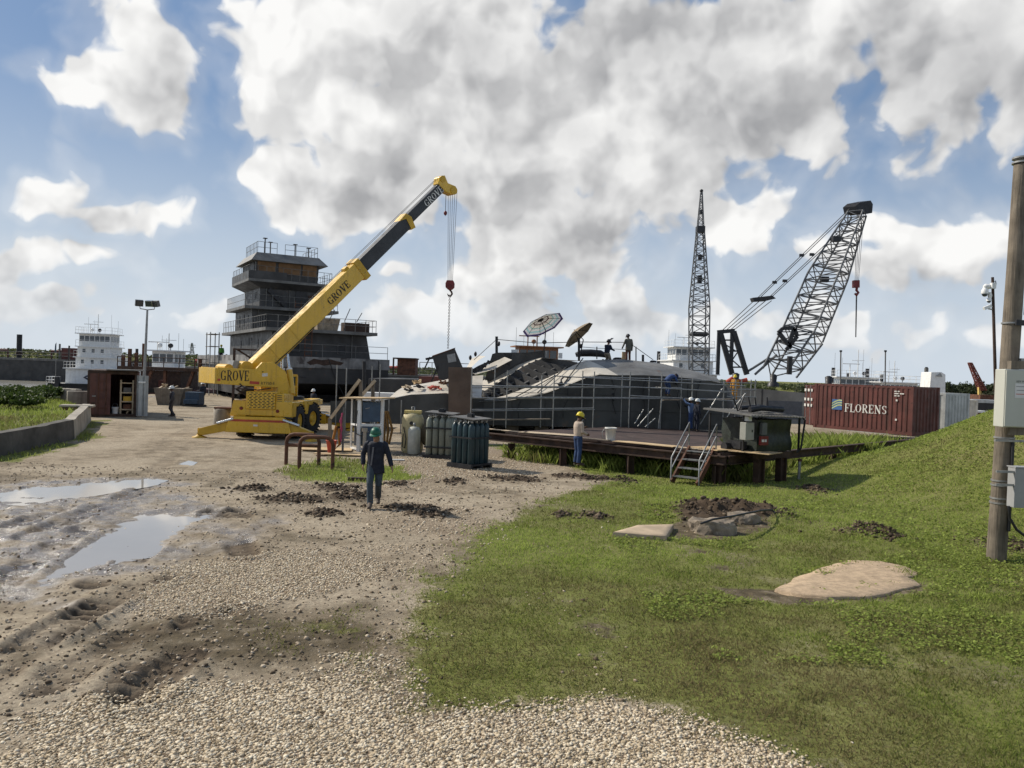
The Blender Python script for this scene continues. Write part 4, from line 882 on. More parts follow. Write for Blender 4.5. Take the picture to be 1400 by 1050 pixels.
# ------------------------------------------------------------------ pipe scaffold along the hull
def build_scaffold():
    T = thing('pipe_scaffold', 'galvanised pipe scaffold along the dark side of the barge hull', 'scaffold', (hp(760, 585, -1.3).x, hp(760, 585, -1.3).y, .4))
    near, far = -1.5, -.55
    verts = [(461, 499, near), (474, 503, near), (509, 500, far), (520, 498, far), (532, 545, near), (549, 547, far), (645.5, 503, near), (677, 503, far), (694, 506, near), (741, 513, far), (758, 512, near), (797, 507, far), (813, 508, near), (851, 512, far), (862, 508, near), (888, 515, far), (905, 511, near), (932, 514, far), (947, 517, near), (990, 521, near)]
    for x, y, o in verts:
        p = hp(x, y, o); m = MB(); m.tube((p.x, p.y, .42 if x > 640 else .0), p, .03, 8); m.build('standard', m_galv, T, world=True)
    def led(x0, y0, x1, y1, o):
        m = MB(); m.tube(hp(x0, y0, o), hp(x1, y1, o), .027, 8); m.build('ledger', m_galv, T, world=True)
    for a in ((645, 527, 862, 530), (694, 543, 905, 544), (758, 514, 1020, 528), (758, 524, 1008, 536), (645, 544, 905, 545), (645, 560, 812, 558), (905, 530, 1000, 537), (862, 541, 1020, 549), (645, 530, 760, 529)): led(*a, near)
    for a in ((677, 530, 932, 530), (677, 545, 990, 545), (797, 515, 990, 521), (645, 562, 813, 560)): led(*a, far)
    for (x, y) in ((694, 530), (758, 530), (813, 530), (862, 530), (905, 530), (694, 545), (758, 545), (813, 545), (862, 545), (905, 545)):
        m = MB(); a = hp(x, y, near); m.tube(a, a - HN * .95, .03, 6); m.build('transom_tube', m_galv, T, world=True)
    for x0, y0, x1, y1 in ((900, 586, 905, 545), (988, 531, 957, 580), (1020, 537, 990, 575), (872, 583, 893, 559), (882, 584, 896, 572), (868, 579, 880, 560)):
        m = MB(); m.tube(hp(x0, y0, near - .2), hp(x1, y1, near - .2), .034, 8); m.build('brace', m_galv, T, world=True)
    for x0, x1, y, o in ((640, 752, 574, -1.0), (905, 1000, 547, -1.0)):
        m = MB(); a, b = hp(x0, y, o), hp(x1, y - 1, o); m.bar(a, b, .5, .05); m.build('plank', m_wood, T, world=True)
    for x in (1006, 1014, 1027, 1033):
        p = hp(x, 519, .2); m = MB(); m.tube((p.x, p.y, .4), p, .034, 6); m.build('standard', m_galv, T, world=True)
    for y in (524, 533, 543): led(985, y - 1, 1034, y, .2)
build_scaffold()
for i, (x0, y0, x1, y1, sg) in enumerate(((835, 514, 842, 566, 5), (884, 515, 878, 577, -4), (776, 530, 770, 572, 4), (921, 517, 930, 560, 5), (712, 548, 706, 580, -3), (958, 521, 950, 570, -5))):
    a = hp(x0, y0, -.05); b = hp(x1, y1, -.12); m = MB(); m.path([a, a.lerp(b, .35) + Vector((sg * .03, -.06, 0)), a.lerp(b, .7) + Vector((sg * -.02, -.05, 0)), b], .02, 5); tag(m.build('welding_lead', m_blk), 'black welding lead hanging down the dark side of the barge hull', 'cable', 'welding leads on the hull side')
m = MB(); m.tube(hp(498, 494, -.8), hp(498, 536, -.8), .09, 8); tag(m.build('steel_post', m_blk), 'thick black post standing at the low stern end of the barge hull', 'post')

# ------------------------------------------------------------------ dock of beams on posts
def build_dock():
    C, A, B = DOCK_C, DOCK_A, DOCK_B; uA = (A - C).normalized(); uB = (B - C).normalized(); LA, LB = (A - C).length, (B - C).length; zt = .98
    T = thing('steel_dock', 'rusty beam and post dock with a dark brown deck', 'dock', C)
    Q = lambda a, b, z: C + uA * a + uB * b + Vector((0, 0, z))
    sl_ = .55 / 17; m = MB(); m.slab([Q(.1, .1, zt - .06), Q(LA, .1, zt - .06), Q(LA + 6, 17, zt - .06 - .55), Q(1.0, 17, zt - .06 - .55), Q(2.2, 5.0, zt - .06 - sl_ * 5)], (0, 0, .06)); m.build('deck', m_deck, T, world=True)
    def beam(p, q, h=.28, w=.2):
        p, q = Vector(p), Vector(q); m = MB(); m.bar(p + Vector((0, 0, h / 2 - .02)), q + Vector((0, 0, h / 2 - .02)), w, .04); m.bar(p - Vector((0, 0, h / 2 - .02)), q - Vector((0, 0, h / 2 - .02)), w, .04); m.bar(p, q, .03, h - .08); m.build('beam', m_rustd, T, world=True)
    z = zt - .23
    beam(Q(-.05, 0, z), Q(LA + 1, 0, z)); beam(Q(0, .25, z), Q(0, LB, z)); dz = sl_ * 16; beam(Q(2.6, .25, z - .01), Q(2.6, 16, z - dz - .01)); beam(Q(5.5, .25, z - .01), Q(5.5, 16, z - dz - .01)); beam(Q(.3, 8, z - sl_ * 8 - .02), Q(LA, 8, z - sl_ * 8 - .02)); beam(Q(8.5, .25, z - .01), Q(8.5, 16, z - dz - .01))
    for a, b in ((.3, .1), (3.4, .1), (6.2, .1), (8.6, .1), (.1, 3.8), (.1, 7.8), (.1, 11.5), (.1, 15), (3.4, 8), (6.2, 8), (8.6, 8)):
        p = Q(a, b, 0); g = hz(p.x, p.y) - .1; m = MB(); h = z - .17 - (sl_ * b if a > 1 else 0) - .01
        m.bar((p.x, p.y, g), (p.x, p.y, h), .28, .03); m.bar((p.x + .13 * uB.x, p.y + .13 * uB.y, g), (p.x + .13 * uB.x, p.y + .13 * uB.y, h), .03, .26); m.bar((p.x - .13 * uB.x, p.y - .13 * uB.y, g), (p.x - .13 * uB.x, p.y - .13 * uB.y, h), .03, .26); m.build('post', m_rustd, T, world=True)
    # loose boards lying on the deck
    def board(name, lab, cat, a, b, L, W, mt, rz, grp=None, zz=zt + .02, th=.02):
        p = Q(a, b, 0); t = tag(MB().box((0, 0, 0), (L, W, th)).build(name, mt), lab, cat, grp); t.location = (p.x, p.y, zz + th / 2); t.rotation_euler = (0, 0, rz); return t
    ra = math.atan2(uA.y, uA.x)
    board('plywood_sheet', 'pale plywood sheet on the dock deck beside the worker in the yellow hard hat', 'plywood', 7.2, .7, 2.2, .7, m_lum, ra + .25)
    board('plywood_sheet', 'orange plywood sheet at the dock edge right of the white bucket', 'plywood', 3.0, .35, 2.3, .55, m_ply, ra)
    board('plywood_sheet', 'plywood sheet forming the landing at the head of the steel steps', 'plywood', -.15, 1.0, 1.9, 1.1, m_ply, ra, zz=zt + .03)
    board('plank', 'weathered plank along the dock edge left of the white bucket', 'plank', 5.0, .3, 1.2, .22, m_wood, ra)
    board('plank', 'short plank along the dock edge close to the steel steps', 'plank', 1.2, .25, 1.1, .2, m_lum, ra)
    for k in range(6): 
        board('plank', 'weathered deck board along the edge at the far left of the dock', 'plank', 8.2 + k * .42, .28, .34, .3, m_wood if k % 2 else m_lum, ra + .1, 'edge boards at the left of the dock')
    # bucket
    p = Q(4.55, .55, zt); t = thing('bucket', 'white plastic bucket standing on the dock edge', 'bucket', p); m = MB(); m.lathe([(.155, 0), (.19, .4), (.21, .41), (.21, .46), (.185, .46), (.15, .05), (0.01, .05)], n=24); m.build('tub', M('white_plastic', (.62, .61, .56), .45, var=.08), t)
    m = MB(); m.path([(-.21, 0, .42), (-.30, -.03, .3), (-.29, -.05, .12), (-.2, -.05, .03)], .012, 6); m.build('handle', m_galv, t)
    # steps with pipe rails
    p0 = Vector((5.35, 24.1, hz(5.35, 24.1))); T = thing('steel_steps', 'pipe railed steel steps leading from the grass up to the dock', 'steps', p0, R(-38))
    H = zt - p0.z + .05; run = 1.2
    for x in (-.42, .42):
        m = MB(); m.bar((x, 0, .02), (x, run, H), .06, .2); m.build('stringer', m_rust, T)
        m = MB(); m.path([(x * 1.1, .02, 0), (x * 1.1, .02, .78), (x * 1.1, run, H + .8), (x * 1.1, run, H)], .024, 8); m.path([(x * 1.1, .02, .42), (x * 1.1, run, H + .42)], .022, 8); m.build('handrail', m_galv, T)
    for k in range(4):
        t_ = (k + .6) / 4.2; m = MB(); m.box((0, run * t_, H * t_ + .06), (.8, .24, .035)); m.build('tread', m_galv, T)
    return Q, zt
DQ, DZT = build_dock()

# ------------------------------------------------------------------ winch engine under a tin roof on its own stand
def build_stand():
    P = lambda px, py, Y: at(px, py, Y)
    c0 = gnd(1037, 657, .12); T = thing('engine_stand', 'dark tarpaulin covered winch engine under a tin roof on rusty legs', 'winch engine', (c0.x, c0.y, .22), math.atan2((DOCK_B - DOCK_C).y, (DOCK_B - DOCK_C).x) - R(14))
    # local: x along the front towards the right, y away
    z0 = .78
    for x, y in ((0, 0), (0, 1.6), (1.1, .1), (1.1, 1.7), (-1.15, .5)):
        m = MB(); m.bar((x, y, -.3), (x, y, z0 - .2), .24, .03); m.bar((x - .12, y, -.3), (x - .12, y, z0 - .2), .03, .24); m.bar((x + .12, y, -.3), (x + .12, y, z0 - .2), .03, .24); m.build('leg', m_rustd, T)
    for p, q in (((-.2, 0, z0 - .1), (1.5, .1, z0 - .1)), ((-.2, 1.6, z0 - .1), (1.5, 1.7, z0 - .1)), ((0, .12, z0 - .1), (0, 1.5, z0 - .1)), ((1.1, .2, z0 - .1), (1.1, 1.6, z0 - .1)), ((-1.25, .5, z0 - .13), (-.15, .5, z0 - .13))):
        m = MB(); m.bar(p, q, .16, .2); m.build('beam', m_rustd, T)
    m = MB(); m.b6(-1.3, 0, .5, 1.7, z0 + .02, z0 + .05); m.build('platform_board', m_ply, T)
    # tarpaulin wrapped engine
    rr = random.Random(5); rows = []
    for j in range(9):
        z = z0 + .02 + j * .125; row = []
        for i in range(49):
            u = i / 48 * 4; k = int(min(u, 3.999)); f = u - k; cs = [(0.02, .0), (2.25, .02), (2.25, 1.5), (.02, 1.5), (.02, 0)]; a, b = cs[k], cs[k + 1]
            x = a[0] + (b[0] - a[0]) * f; y = a[1] + (b[1] - a[1]) * f; w = (mnoise.noise((x * 2.3, y * 2.3, z * .9)) * .07 + mnoise.noise((x * 7, y * 7, z * 1.5)) * .03); nx, ny = (x - 1.1) / 1.4, (y - .75); row.append((x + nx * w, y + ny * w - .04 * math.sin(j), z + .04 * mnoise.noise((x * 3, y * 3, 5))))
        rows.append(row)
    m = MB(); m.loft(rows); m.poly(rows[-1][:-1]); m.build('tarpaulin', M('tarp_dark', (.022, .028, .022), .5, var=.4, scale=3, bump=.5), T)
    m = MB(); m.slab([(-.85, -.35, 1.93), (2.75, -.25, 1.86), (2.75, 1.75, 1.98), (-.85, 1.75, 2.03)], (0, 0, .03))
    for k in range(18): m.bar((-.8 + k * .2, -.33, 1.965 - k * .004), (-.8 + k * .2, 1.74, 2.07 - k * .003), .05, .03)
    m.build('roof_sheet', m_steel, T)
    m = MB(); m.path([(0.0, .3, 2.1), (.5, .2, 2.16), (1.2, .3, 2.14), (2.0, .25, 2.12), (2.4, .6, 2.1)], .1, 6); m.path([(.3, .9, 2.12), (1.4, .8, 2.18), (2.3, 1.0, 2.1)], .08, 6); m.build('rolled_tarpaulin', m_blk, T)
    m = MB(); m.path([(2.6, -.2, 1.9), (2.72, -.25, 1.8), (2.6, -.2, .9), (2.5, -.1, .75)], .035, 8); m.build('exhaust_hose', m_blk, T)
    for x, y in ((-.5, .2), (2.6, -.1), (2.6, 1.6), (-.6, 1.6)):
        m = MB(); m.bar((x, y, z0), (x, y, 1.93), .06); m.build('roof_post', m_blk, T)
    m = MB(); m.b6(-.72, -.2, -.05, .2, 1.18, 1.72); cbx = m.build('control_box', M('control_grey', (.30, .30, .26), .5, var=.1), T, bevel=.012)
    m = MB(); m.b6(-.36, -.30, -.062, -.052, 1.42, 1.5); m.build('latch', m_blk, cbx)
    m = MB(); m.b6(-.5, -.3, .0, .2, 1.76, 1.9); m.build('junction_box', m_white, T)
    m = MB(); m.b6(.12, .42, -.17, -.06, 1.35, 1.72); m.build('gauge_panel', M('panel_grey', (.10, .105, .11), .4, var=.1), T)
    m = MB(); m.b6(.08, .55, -.15, -.07, 1.02, 1.3); m.build('red_tank', m_redblk, T); m = MB(); m.b6(.12, .26, -.165, -.155, 1.12, 1.2); m.b6(.3, .42, -.165, -.155, 1.12, 1.2); m.build('label_plate', m_letw, T)
    m = MB(); m.b6(-.5, -.1, .3, .9, z0 + .08, z0 + .32); m.lathe([(.14, 0), (.14, .3)], (-.8, .8, z0 + .12), 10, (1, 0, 0)); m.build('winch_motor', m_blk, T)
    for i, (x, y, z1, tx) in enumerate(((.4, .5, 2.5, -.2), (.9, .6, 2.48, -.15), (1.5, .5, 2.5, -.12), (-.3, .6, 2.45, -.3), (-.1, .7, 2.5, .3))):
        m = MB(); m.tube((x, y, 2.05), (x + tx, y, z1), .028, 6); m.build('lever', m_blk, T)
    for ch in T.children:
        if ch.name.split('.')[0] not in ('leg', 'beam', 'platform_board'): ch.location.x = -.18; ch.scale = (.70, 1, 1)
    # pipe stub in the turf beside it
    p = gnd(1092, 650, .2); t = thing('pipe_stub', 'short grey standpipe with a cap beside the winch engine legs', 'standpipe', (p.x, p.y, hz(p.x, p.y) - .03)); m = MB(); m.tube((0, 0, 0), (.02, 0, .62), .05, 12); m.build('pipe', m_galv, t); m = MB(); m.lathe([(.065, 0), (.07, .06), (.04, .09)], (.02, 0, .61), 12); m.build('cap', m_rust, t)
build_stand()
# ================================================================== THE BIG TOWBOAT UNDER CONSTRUCTION
def railing(T, pts, h=1.05, sp=1.2, name='railing', mat=None, r=.025, mids=2):
    m = MB(); pts = [Vector(p) for p in pts]
    for a, b in zip(pts[:-1], pts[1:]):
        n = max(1, int((b - a).length / sp))
        for k in range(n + 1):
            p = a.lerp(b, k / n); m.tube(p, p + Vector((0, 0, h)), r, 5)
        for k in range(mids): z = h * (k + 1) / mids; m.tube(a + Vector((0, 0, z)), b + Vector((0, 0, z)), r * .9, 5)
    return m.build(name, mat or m_steel, T)
def build_ship():
    K = at(361, 560, 68); rz = R(30); T = thing('towboat_under_construction', 'tall bare grey steel towboat under construction standing on the yard', 'ship', (K.x, K.y, 0), rz)
    # local x = across the ship, y = along it, away from the camera
    m = MB(); z0, z1 = 1.7, 3.95
    m.slab([(-1.6, -1.6, z0), (10.6, -1.6, z0), (10.6, -1.6, z1), (-1.6, -1.6, z1)], (0, 28, 0)); m.slab([(-1.6, -1.6, z0), (-1.6, 3.5, .5), (-1.6, 26, .5), (-1.6, 26, z0)], (12.2, 0, 0))
    hu = m.build('hull', m_dsteel, T)
    m = MB(); m.b6(-1.65, 10.65, -1.68, -1.5, 3.05, 4.0); m.b6(-1.7, -1.5, -1.5, 26, 3.05, 4.0); m.build('bulwark', M('primer_grey', (.20, .195, .185), .6, var=.4, scale=.9, spots=((.06, .05, .045), .52, .8), streak=((.05, .045, .04), .7, 1.2)), hu)
    m = MB(); m.slab([(3.1, -1.66, 3.5), (3.4, -1.66, 3.3), (4.0, -1.66, 3.42), (4.6, -1.66, 3.28), (5.3, -1.66, 3.4), (6.1, -1.66, 3.35), (6.4, -1.66, 3.6), (5.7, -1.66, 3.72), (5.2, -1.66, 3.85), (4.4, -1.66, 3.76), (3.7, -1.66, 3.86)], (0, -.04, 0)); m.build('rust_patch', m_rustd, hu)
    for y in (2, 8, 14, 20): m = MB(); m.b6(-.5, 9.5, y, y + 1.0, 0, .6); m.build('keel_block', m_blk, T)
    def house(x0, x1, y0, y1, za, zb, taper=0, mat=None):
        m = MB(); v = [(x0, y0, za), (x1 + taper, y0, za), (x1 + taper, y1, za), (x0, y1, za), (x0, y0, zb), (x1, y0, zb), (x1, y1, zb), (x0, y1, zb)]
        m.add(v, [(3, 2, 1, 0), (4, 5, 6, 7), (0, 1, 5, 4), (1, 2, 6, 5), (2, 3, 7, 6), (3, 0, 4, 7)]); return m.build('deckhouse', mat or m_dsteel, T)
    def deck(x0, x1, y0, y1, z, th=.28):
        m = MB(); m.b6(x0, x1, y0, y1, z - th, z); return m.build('deck', m_steel, T)
    zA, zB, zC, zR = 6.45, 8.9, 11.6, 13.75
    h1 = house(.7, 9.3, .9, 20, 3.9, zA - .28, .45); deck(-.1, 10.0, -.1, 20.5, zA)
    h2 = house(1.0, 8.3, 10.8, 19, zA, zB - .3); deck(.1, 9.4, 9.8, 19.5, zB)
    h3 = house(1.8, 8.0, 11.2, 18.6, zB, zC - .55)
    m = MB(); m.add([(1.8, 11.0, zC - .8), (8.0, 11.0, zC - .8), (8.0, 18.6, zC - .8), (1.8, 18.6, zC - .8), (.5, 10.4, zC - .25), (8.9, 10.4, zC - .25), (8.9, 18.8, zC - .25), (.5, 18.8, zC - .25)], [(3, 2, 1, 0), (4, 5, 6, 7), (0, 1, 5, 4), (1, 2, 6, 5), (2, 3, 7, 6), (3, 0, 4, 7)]); m.build('deck_flare', m_dsteel, T)
    deck(.5, 8.9, 10.4, 18.8, zC, .25)
    m = MB(); m.b6(.5, .58, 10.4, 18.8, zC, zC + .75); m.b6(.58, 4.2, 10.4, 10.48, zC, zC + .8); m.build('wing_bulwark', m_dsteel, T)
    # pilothouse with boarded windows
    h4 = house(1.3, 7.6, 11.0, 17.5, zC, zR - .1, -.15)
    for x0, x1 in ((1.45, 3.2), (3.5, 5.7), (5.9, 7.35)):
        m = MB(); m.b6(x0, x1, 10.95, 10.985, zC + .7, zR - .3); m.build('window_board', m_plyd, h4)
    m = MB(); m.b6(1.26, 1.285, 11.6, 13.6, zC + .5, zR - .4); m.build('window_board', m_blk, h4)
    m = MB(); v = [(.7, 10.2, zR - .35), (8.3, 10.2, zR - .35), (8.3, 18.1, zR - .35), (.7, 18.1, zR - .35), (1.4, 11.2, zR + .55), (7.6, 11.2, zR + .55), (7.6, 17.6, zR + .55), (1.4, 17.6, zR + .55)]
    m.add(v, [(3, 2, 1, 0), (4, 5, 6, 7), (0, 1, 5, 4), (1, 2, 6, 5), (2, 3, 7, 6), (3, 0, 4, 7)]); rf = m.build('roof', m_steel, T)
    zt = zR + .55
    railing(rf, [(1.5, 16.8, zt), (1.5, 11.4, zt), (3.4, 11.4, zt)], 1.1, .6); railing(rf, [(4.2, 11.4, zt), (7.5, 11.4, zt), (7.5, 17, zt)], 1.05, 1.1)
    for x, y, h in ((2.4, 12.3, 1.6), (3.0, 12.6, 1.3), (5.6, 13, 1.4), (6.9, 12.6, 1.1)): m = MB(); m.tube((x, y, zt), (x, y, zt + h), .06, 6); m.box((x, y, zt + h), (.4, .4, .06)); m.build('vent_pipe', m_dsteel, rf)
    railing(T, [(.6, 18.7, zC + .2), (.6, 10.5, zC + .2), (8.8, 10.5, zC), (8.8, 18, zC)], 1.15, .8); railing(T, [(.2, 19.3, zB), (.2, 9.9, zB), (3.4, 9.9, zB)], 1.15, .55); railing(T, [(3.4, 9.9, zB), (9.3, 9.9, zB), (9.3, 18, zB)], 1.1, 1.3)
    railing(T, [(0, 20, zA), (0, .05, zA), (9.9, .05, zA), (9.9, 9, zA)], 1.1, .9)
    railing(T, [(-1.5, -1.5, 4.0), (10.5, -1.5, 4.0)], 1.1, 2.6)
    # openings
    for y, z in ((3.0, 4.7), (4.4, 4.55), (6.2, 4.8), (9, 5.0), (10.2, 5.0), (14, 4.8), (1.7, 4.4)):
        m = MB(); m.b6(.66, .695, y, y + .55, z, z + .75); m.build('window_opening', m_blk, h1)
    for y, z in ((12.2, 7.0), (14.3, 7.1), (16.5, 7.0)):
        m = MB(); m.b6(.96, .995, y, y + .6, z, z + 1.1); m.build('window_opening', m_blk, h2)
    m = MB(); m.b6(1.765, 1.795, 13, 14, zB + .9, zB + 1.6); m.build('window_opening', m_blk, h3)
    m = MB(); m.b6(5.3, 6.5, 11.14, 11.195, zB, zB + 1.9); m.build('doorway', m_blk, h3)
    m = MB(); m.b6(6.6, 8.0, 11.12, 11.17, zB, zB + 1.5); m.build('rust_patch', m_rustd, h3)
    m = MB(); m.bar((2.6, 11.0, zC - .9), (4.4, 10.95, zB + .2), .1, .45); m.build('stair', m_blk, T)
    def ladder(x, y, za, zb, mt, nm='ladder'):
        m = MB(); m.bar((x - .3, y, za), (x - .3, y, zb), .07); m.bar((x + .3, y, za), (x + .3, y, zb), .07)
        for k in range(int((zb - za) / .35)): m.bar((x - .3, y, za + .2 + k * .35), (x + .3, y, za + .2 + k * .35), .05)
        m.build(nm, mt, T)
    ladder(3.6, -.2, 3.9, zA + .6, m_rust); ladder(5.4, 10.4, zA, zB + .8, m_rust)
    for x, y, za, zb in ((5.2, 10.9, zA, zB),): pass
    m = MB(); m.b6(7.2, 9.6, 1.0, 2.0, zA, zA + .85); m.build('fender_box', m_rustd, T)
    for i, (x, y, a) in enumerate(((7.0, .4, 1.2), (8.2, .6, .9), (5.6, .5, 1.0))): m = MB(); m.bar((x, y, zA + .9), (x + .5, y, zA + .9 + a), .06); m.build('stay', m_blk, T)
    for x, y, za, zb in ((2.2, .84, 3.9, 6.2), (7.9, .84, 3.9, 6.2), (1.6, 10.74, 6.45, 8.6), (4.6, 10.74, 6.45, 8.6), (7.4, 10.74, 6.45, 8.6), (2.4, 11.14, 8.9, 10.9), (4.7, 11.14, 8.9, 10.9)):
        m = MB(); m.tube((x, y, za), (x, y, zb), .05, 6); m.build('pipe', m_steel, T)
    for x0, z0, z1 in ((2.4, 4.5, 5.4), (6.6, 4.4, 5.3)):
        m = MB(); m.b6(x0, x0 + .75, .86, .895, z0, z1); m.build('window_opening', m_blk, h1); m = MB(); [m.bar((x0 + a, .85, z0 + b), (x0 + c, .85, z0 + d), .06, .05) for a, b, c, d in ((0, 0, .75, 0), (0, z1 - z0, .75, z1 - z0), (0, 0, 0, z1 - z0), (.75, 0, .75, z1 - z0))]; m.build('window_frame', m_steel, h1)
    for x in (2.0, 4.4, 6.6): m = MB(); m.b6(x, x + .55, 10.76, 10.795, 7.1, 8.0); m.build('window_opening', m_blk, h2)
    for k, (a, b) in enumerate((((-1.5, -1.7, 3.4), (3.0, -1.9, 2.2)), ((5, -1.7, 3.9), (6.5, -1.8, .6)), ((9.6, -1.7, 3.9), (9.9, -1.8, .4)))): m = MB(); A_, B_ = Vector(a), Vector(b); m.path([A_, A_.lerp(B_, .5) - Vector((0, 0, .35)), B_], .035, 5); m.build('cable', m_blk, T)
    # timber crate on the lower deck: something that stands there, a thing
    p = T.matrix_basis; 
    M4 = Matrix.Translation(T.location) @ Matrix.Rotation(rz, 4, 'Z')
    c = thing('scrap_bin', 'pale scrap bin standing on the lower front deck of the unfinished towboat', 'bin', M4 @ Vector((5.6, 1.3, zA)), rz); m = MB(); v = [(-.9, -.5, 0), (.9, -.5, 0), (.9, .5, 0), (-.9, .5, 0), (-1.1, -.65, 1.1), (1.1, -.65, 1.1), (1.1, .65, 1.1), (-1.1, .65, 1.1)]
    m.add(v, [(3, 2, 1, 0), (0, 1, 5, 4), (1, 2, 6, 5), (2, 3, 7, 6), (3, 0, 4, 7)]); m.build('tub', M('bin', (.30, .24, .17), .8, var=.3), c)
    # pipe scaffold on the far side end
    s = thing('scaffold_tower', 'narrow pipe scaffold tower against the left side of the unfinished towboat', 'scaffold', M4 @ Vector((-1.9, 12, 0)), rz)
    for x in (-.7, .1):
        for y in (0, 2.2): m = MB(); m.tube((x, y, 0), (x, y, 6.2), .05, 6); m.build('standard', m_galv, s)
    for z in (1.6, 3.2, 4.8, 6.0): m = MB(); m.bar((-.8, 0, z), (.2, 0, z), .05); m.bar((-.8, 2.2, z), (.2, 2.2, z), .05); m.bar((-.7, 0, z), (-.7, 2.2, z), .05); m.bar((.1, 0, z), (.1, 2.2, z), .05); m.bar((-.3, 0, z + .02), (-.3, 2.2, z + .02), .7, .04); m.build('platform', m_wood, s)
    # steel stair tower hidden partly behind the yellow crane
    s = thing('stair_tower', 'dark steel stair tower between the yellow crane and the unfinished towboat', 'stairs', at(345, 560, 56).xy.to_3d(), R(20))
    for x in (-1.3, 1.3):
        for y in (0, 2): m = MB(); m.bar((x, y, 0), (x, y, 4.3), .16); m.build('leg', m_rustd, s)
    for z in (1.4, 2.8, 4.2): m = MB(); m.b6(-1.35, 1.35, -.05, 2.05, z, z + .08); m.build('landing', m_rustd, s)
    for k in range(3): m = MB(); a, b = (-1.1, 1.1) if k % 2 else (1.1, -1.1); m.bar((a, .4, k * 1.4 + .05), (b, .4, k * 1.4 + 1.4), .5, .12); m.build('flight', m_rustd, s)
build_ship()

# ================================================================== FLOATING CRAFT
def poleT(x, y, z0, z1, r, mat): return MB().tube((x, y, z0), (x, y, z1), r, 6)
def towboat(name, lab, loc, rz, w, lvls, hull=(.9, 14), mat=None, dark=None, mast=3.0, fun=True, cat='towboat', group=None, rail=True, sc=1.0, glass=True):
    """lvls: (half width, front y, back y, height) from the deck up; the last is the wheelhouse"""
    T = thing(name, lab, cat, loc, rz, group); T.scale = (sc, sc, sc); mat = mat or m_white; dark = dark or m_blk; hh, hl = hull
    m = MB(); m.slab([(-w / 2, -hl * .3, -.2), (w / 2, -hl * .3, -.2), (w / 2, -hl * .3, hh), (-w / 2, -hl * .3, hh)], (0, hl, 0)); hu = m.build('hull', dark, T)
    m = MB(); m.b6(-w / 2 - .08, w / 2 + .08, -hl * .3 - .1, -hl * .3 + .05, hh - .25, hh + .25); m.build('fender', m_rub, hu)
    for x in (-w * .33, w * .33): m = MB(); m.b6(x - .35, x + .35, -hl * .3 - .5, -hl * .3 + .1, -.2, hh + 1.2); m.build('push_knee', dark, hu)
    z = hh
    for i, (hw, y0, y1, h) in enumerate(lvls):
        last = i == len(lvls) - 1
        m = MB(); m.b6(-hw, hw, y0, y1, z, z + h); hs = m.build('wheelhouse' if last else 'deckhouse', mat, T)
        if last and glass:
            n = max(3, int(hw * 2 / .8))
            for k in range(n): x0 = -hw + .12 + k * (2 * hw - .2) / n; m = MB(); m.b6(x0, x0 + (2 * hw - .2) / n - .14, y0 - .02, y0 + .02, z + h * .42, z + h * .85); m.build('window', m_glass, hs)
            for sx in (-1, 1):
                for k in range(3): ya = y0 + .15 + k * (y1 - y0) / 3; m = MB(); m.b6(sx * hw - .02, sx * hw + .02, ya, ya + (y1 - y0) / 3 - .25, z + h * .42, z + h * .85); m.build('window', m_glass, hs)
        elif i and not last:
            for k in range(3): x0 = -hw * .7 + k * hw * .55; m = MB(); m.b6(x0, x0 + .5, y0 - .02, y0 + .02, z + h * .45, z + h * .8); m.build('window', m_glass, hs)
        z += h; o = .55 if last else .35
        m = MB(); m.b6(-hw - o, hw + o, y0 - o, y1 + o, z, z + .14); dk = m.build('roof' if last else 'deck', mat, T)
        z += .14
        if rail: railing(dk, [(-hw - o + .1, y1, z), (-hw - o + .1, y0 - o + .1, z), (hw + o - .1, y0 - o + .1, z), (hw + o - .1, y1, z)], .95, 1.1, 'railing', mat, .025)
    hw, y0, y1, h = lvls[-1]
    m = MB(); m.tube((0, y0 + 1.2, z), (0, y0 + 1.2, z + mast), .09, 6, .05); m.bar((-.9, y0 + 1.2, z + mast * .6), (.9, y0 + 1.2, z + mast * .6), .07); m.build('mast', mat, T)
    m = MB(); m.tube((-1.2, y0 + .9, z), (-1.2, y0 + .9, z + mast * .45), .07, 6); m.bar((-2.3, y0 + .9, z + mast * .47), (.2, y0 + .9, z + mast * .47), .14, .12); m.build('radar', mat, T)
    for x in (-.6, .7): m = MB(); m.tube((x, y0 + .3, z), (x, y0 + .3, z + .35), .05, 6); m.lathe([(.1, -.2), (.26, -.12), (.28, .15), (.22, .2)], (x, y0 + .3, z + .55), 12, (0, -1, 0)); m.build('searchlight', m_blk if x > 0 else mat, T)
    for x, k in ((-hw, 1.1), (-hw * .6, .9), (hw * .5, 1.3), (hw * .95, .9)): m = MB(); m.tube((x, y1 - .4, z), (x, y1 - .4, z + mast * k * .8), .02, 4); m.build('aerial', m_galv, T)
    if fun:
        for sx in (-1, 1): m = MB(); zz = hh + lvls[0][3]; m.tube((sx * lvls[0][0] * .85, lvls[0][2] - 1, zz), (sx * lvls[0][0] * .85, lvls[0][2] - 1, zz + 3.6), .28, 10); m.build('funnel', dark, T)
    return T
L = at(128, 536, 100); tb = towboat('moored_towboat', 'white towboat with tall wheelhouse moored behind the open rusty container', (L.x, 100, -1), R(8), 9.4, [(4.4, -1.2, 11, 2.4), (3.1, -.4, 8, 1.65), (2.9, -.2, 5, 1.55), (2.75, 0, 4, 1.9)], (1.2, 22), mast=3.1)
tb.scale = (.68, .8, .8)
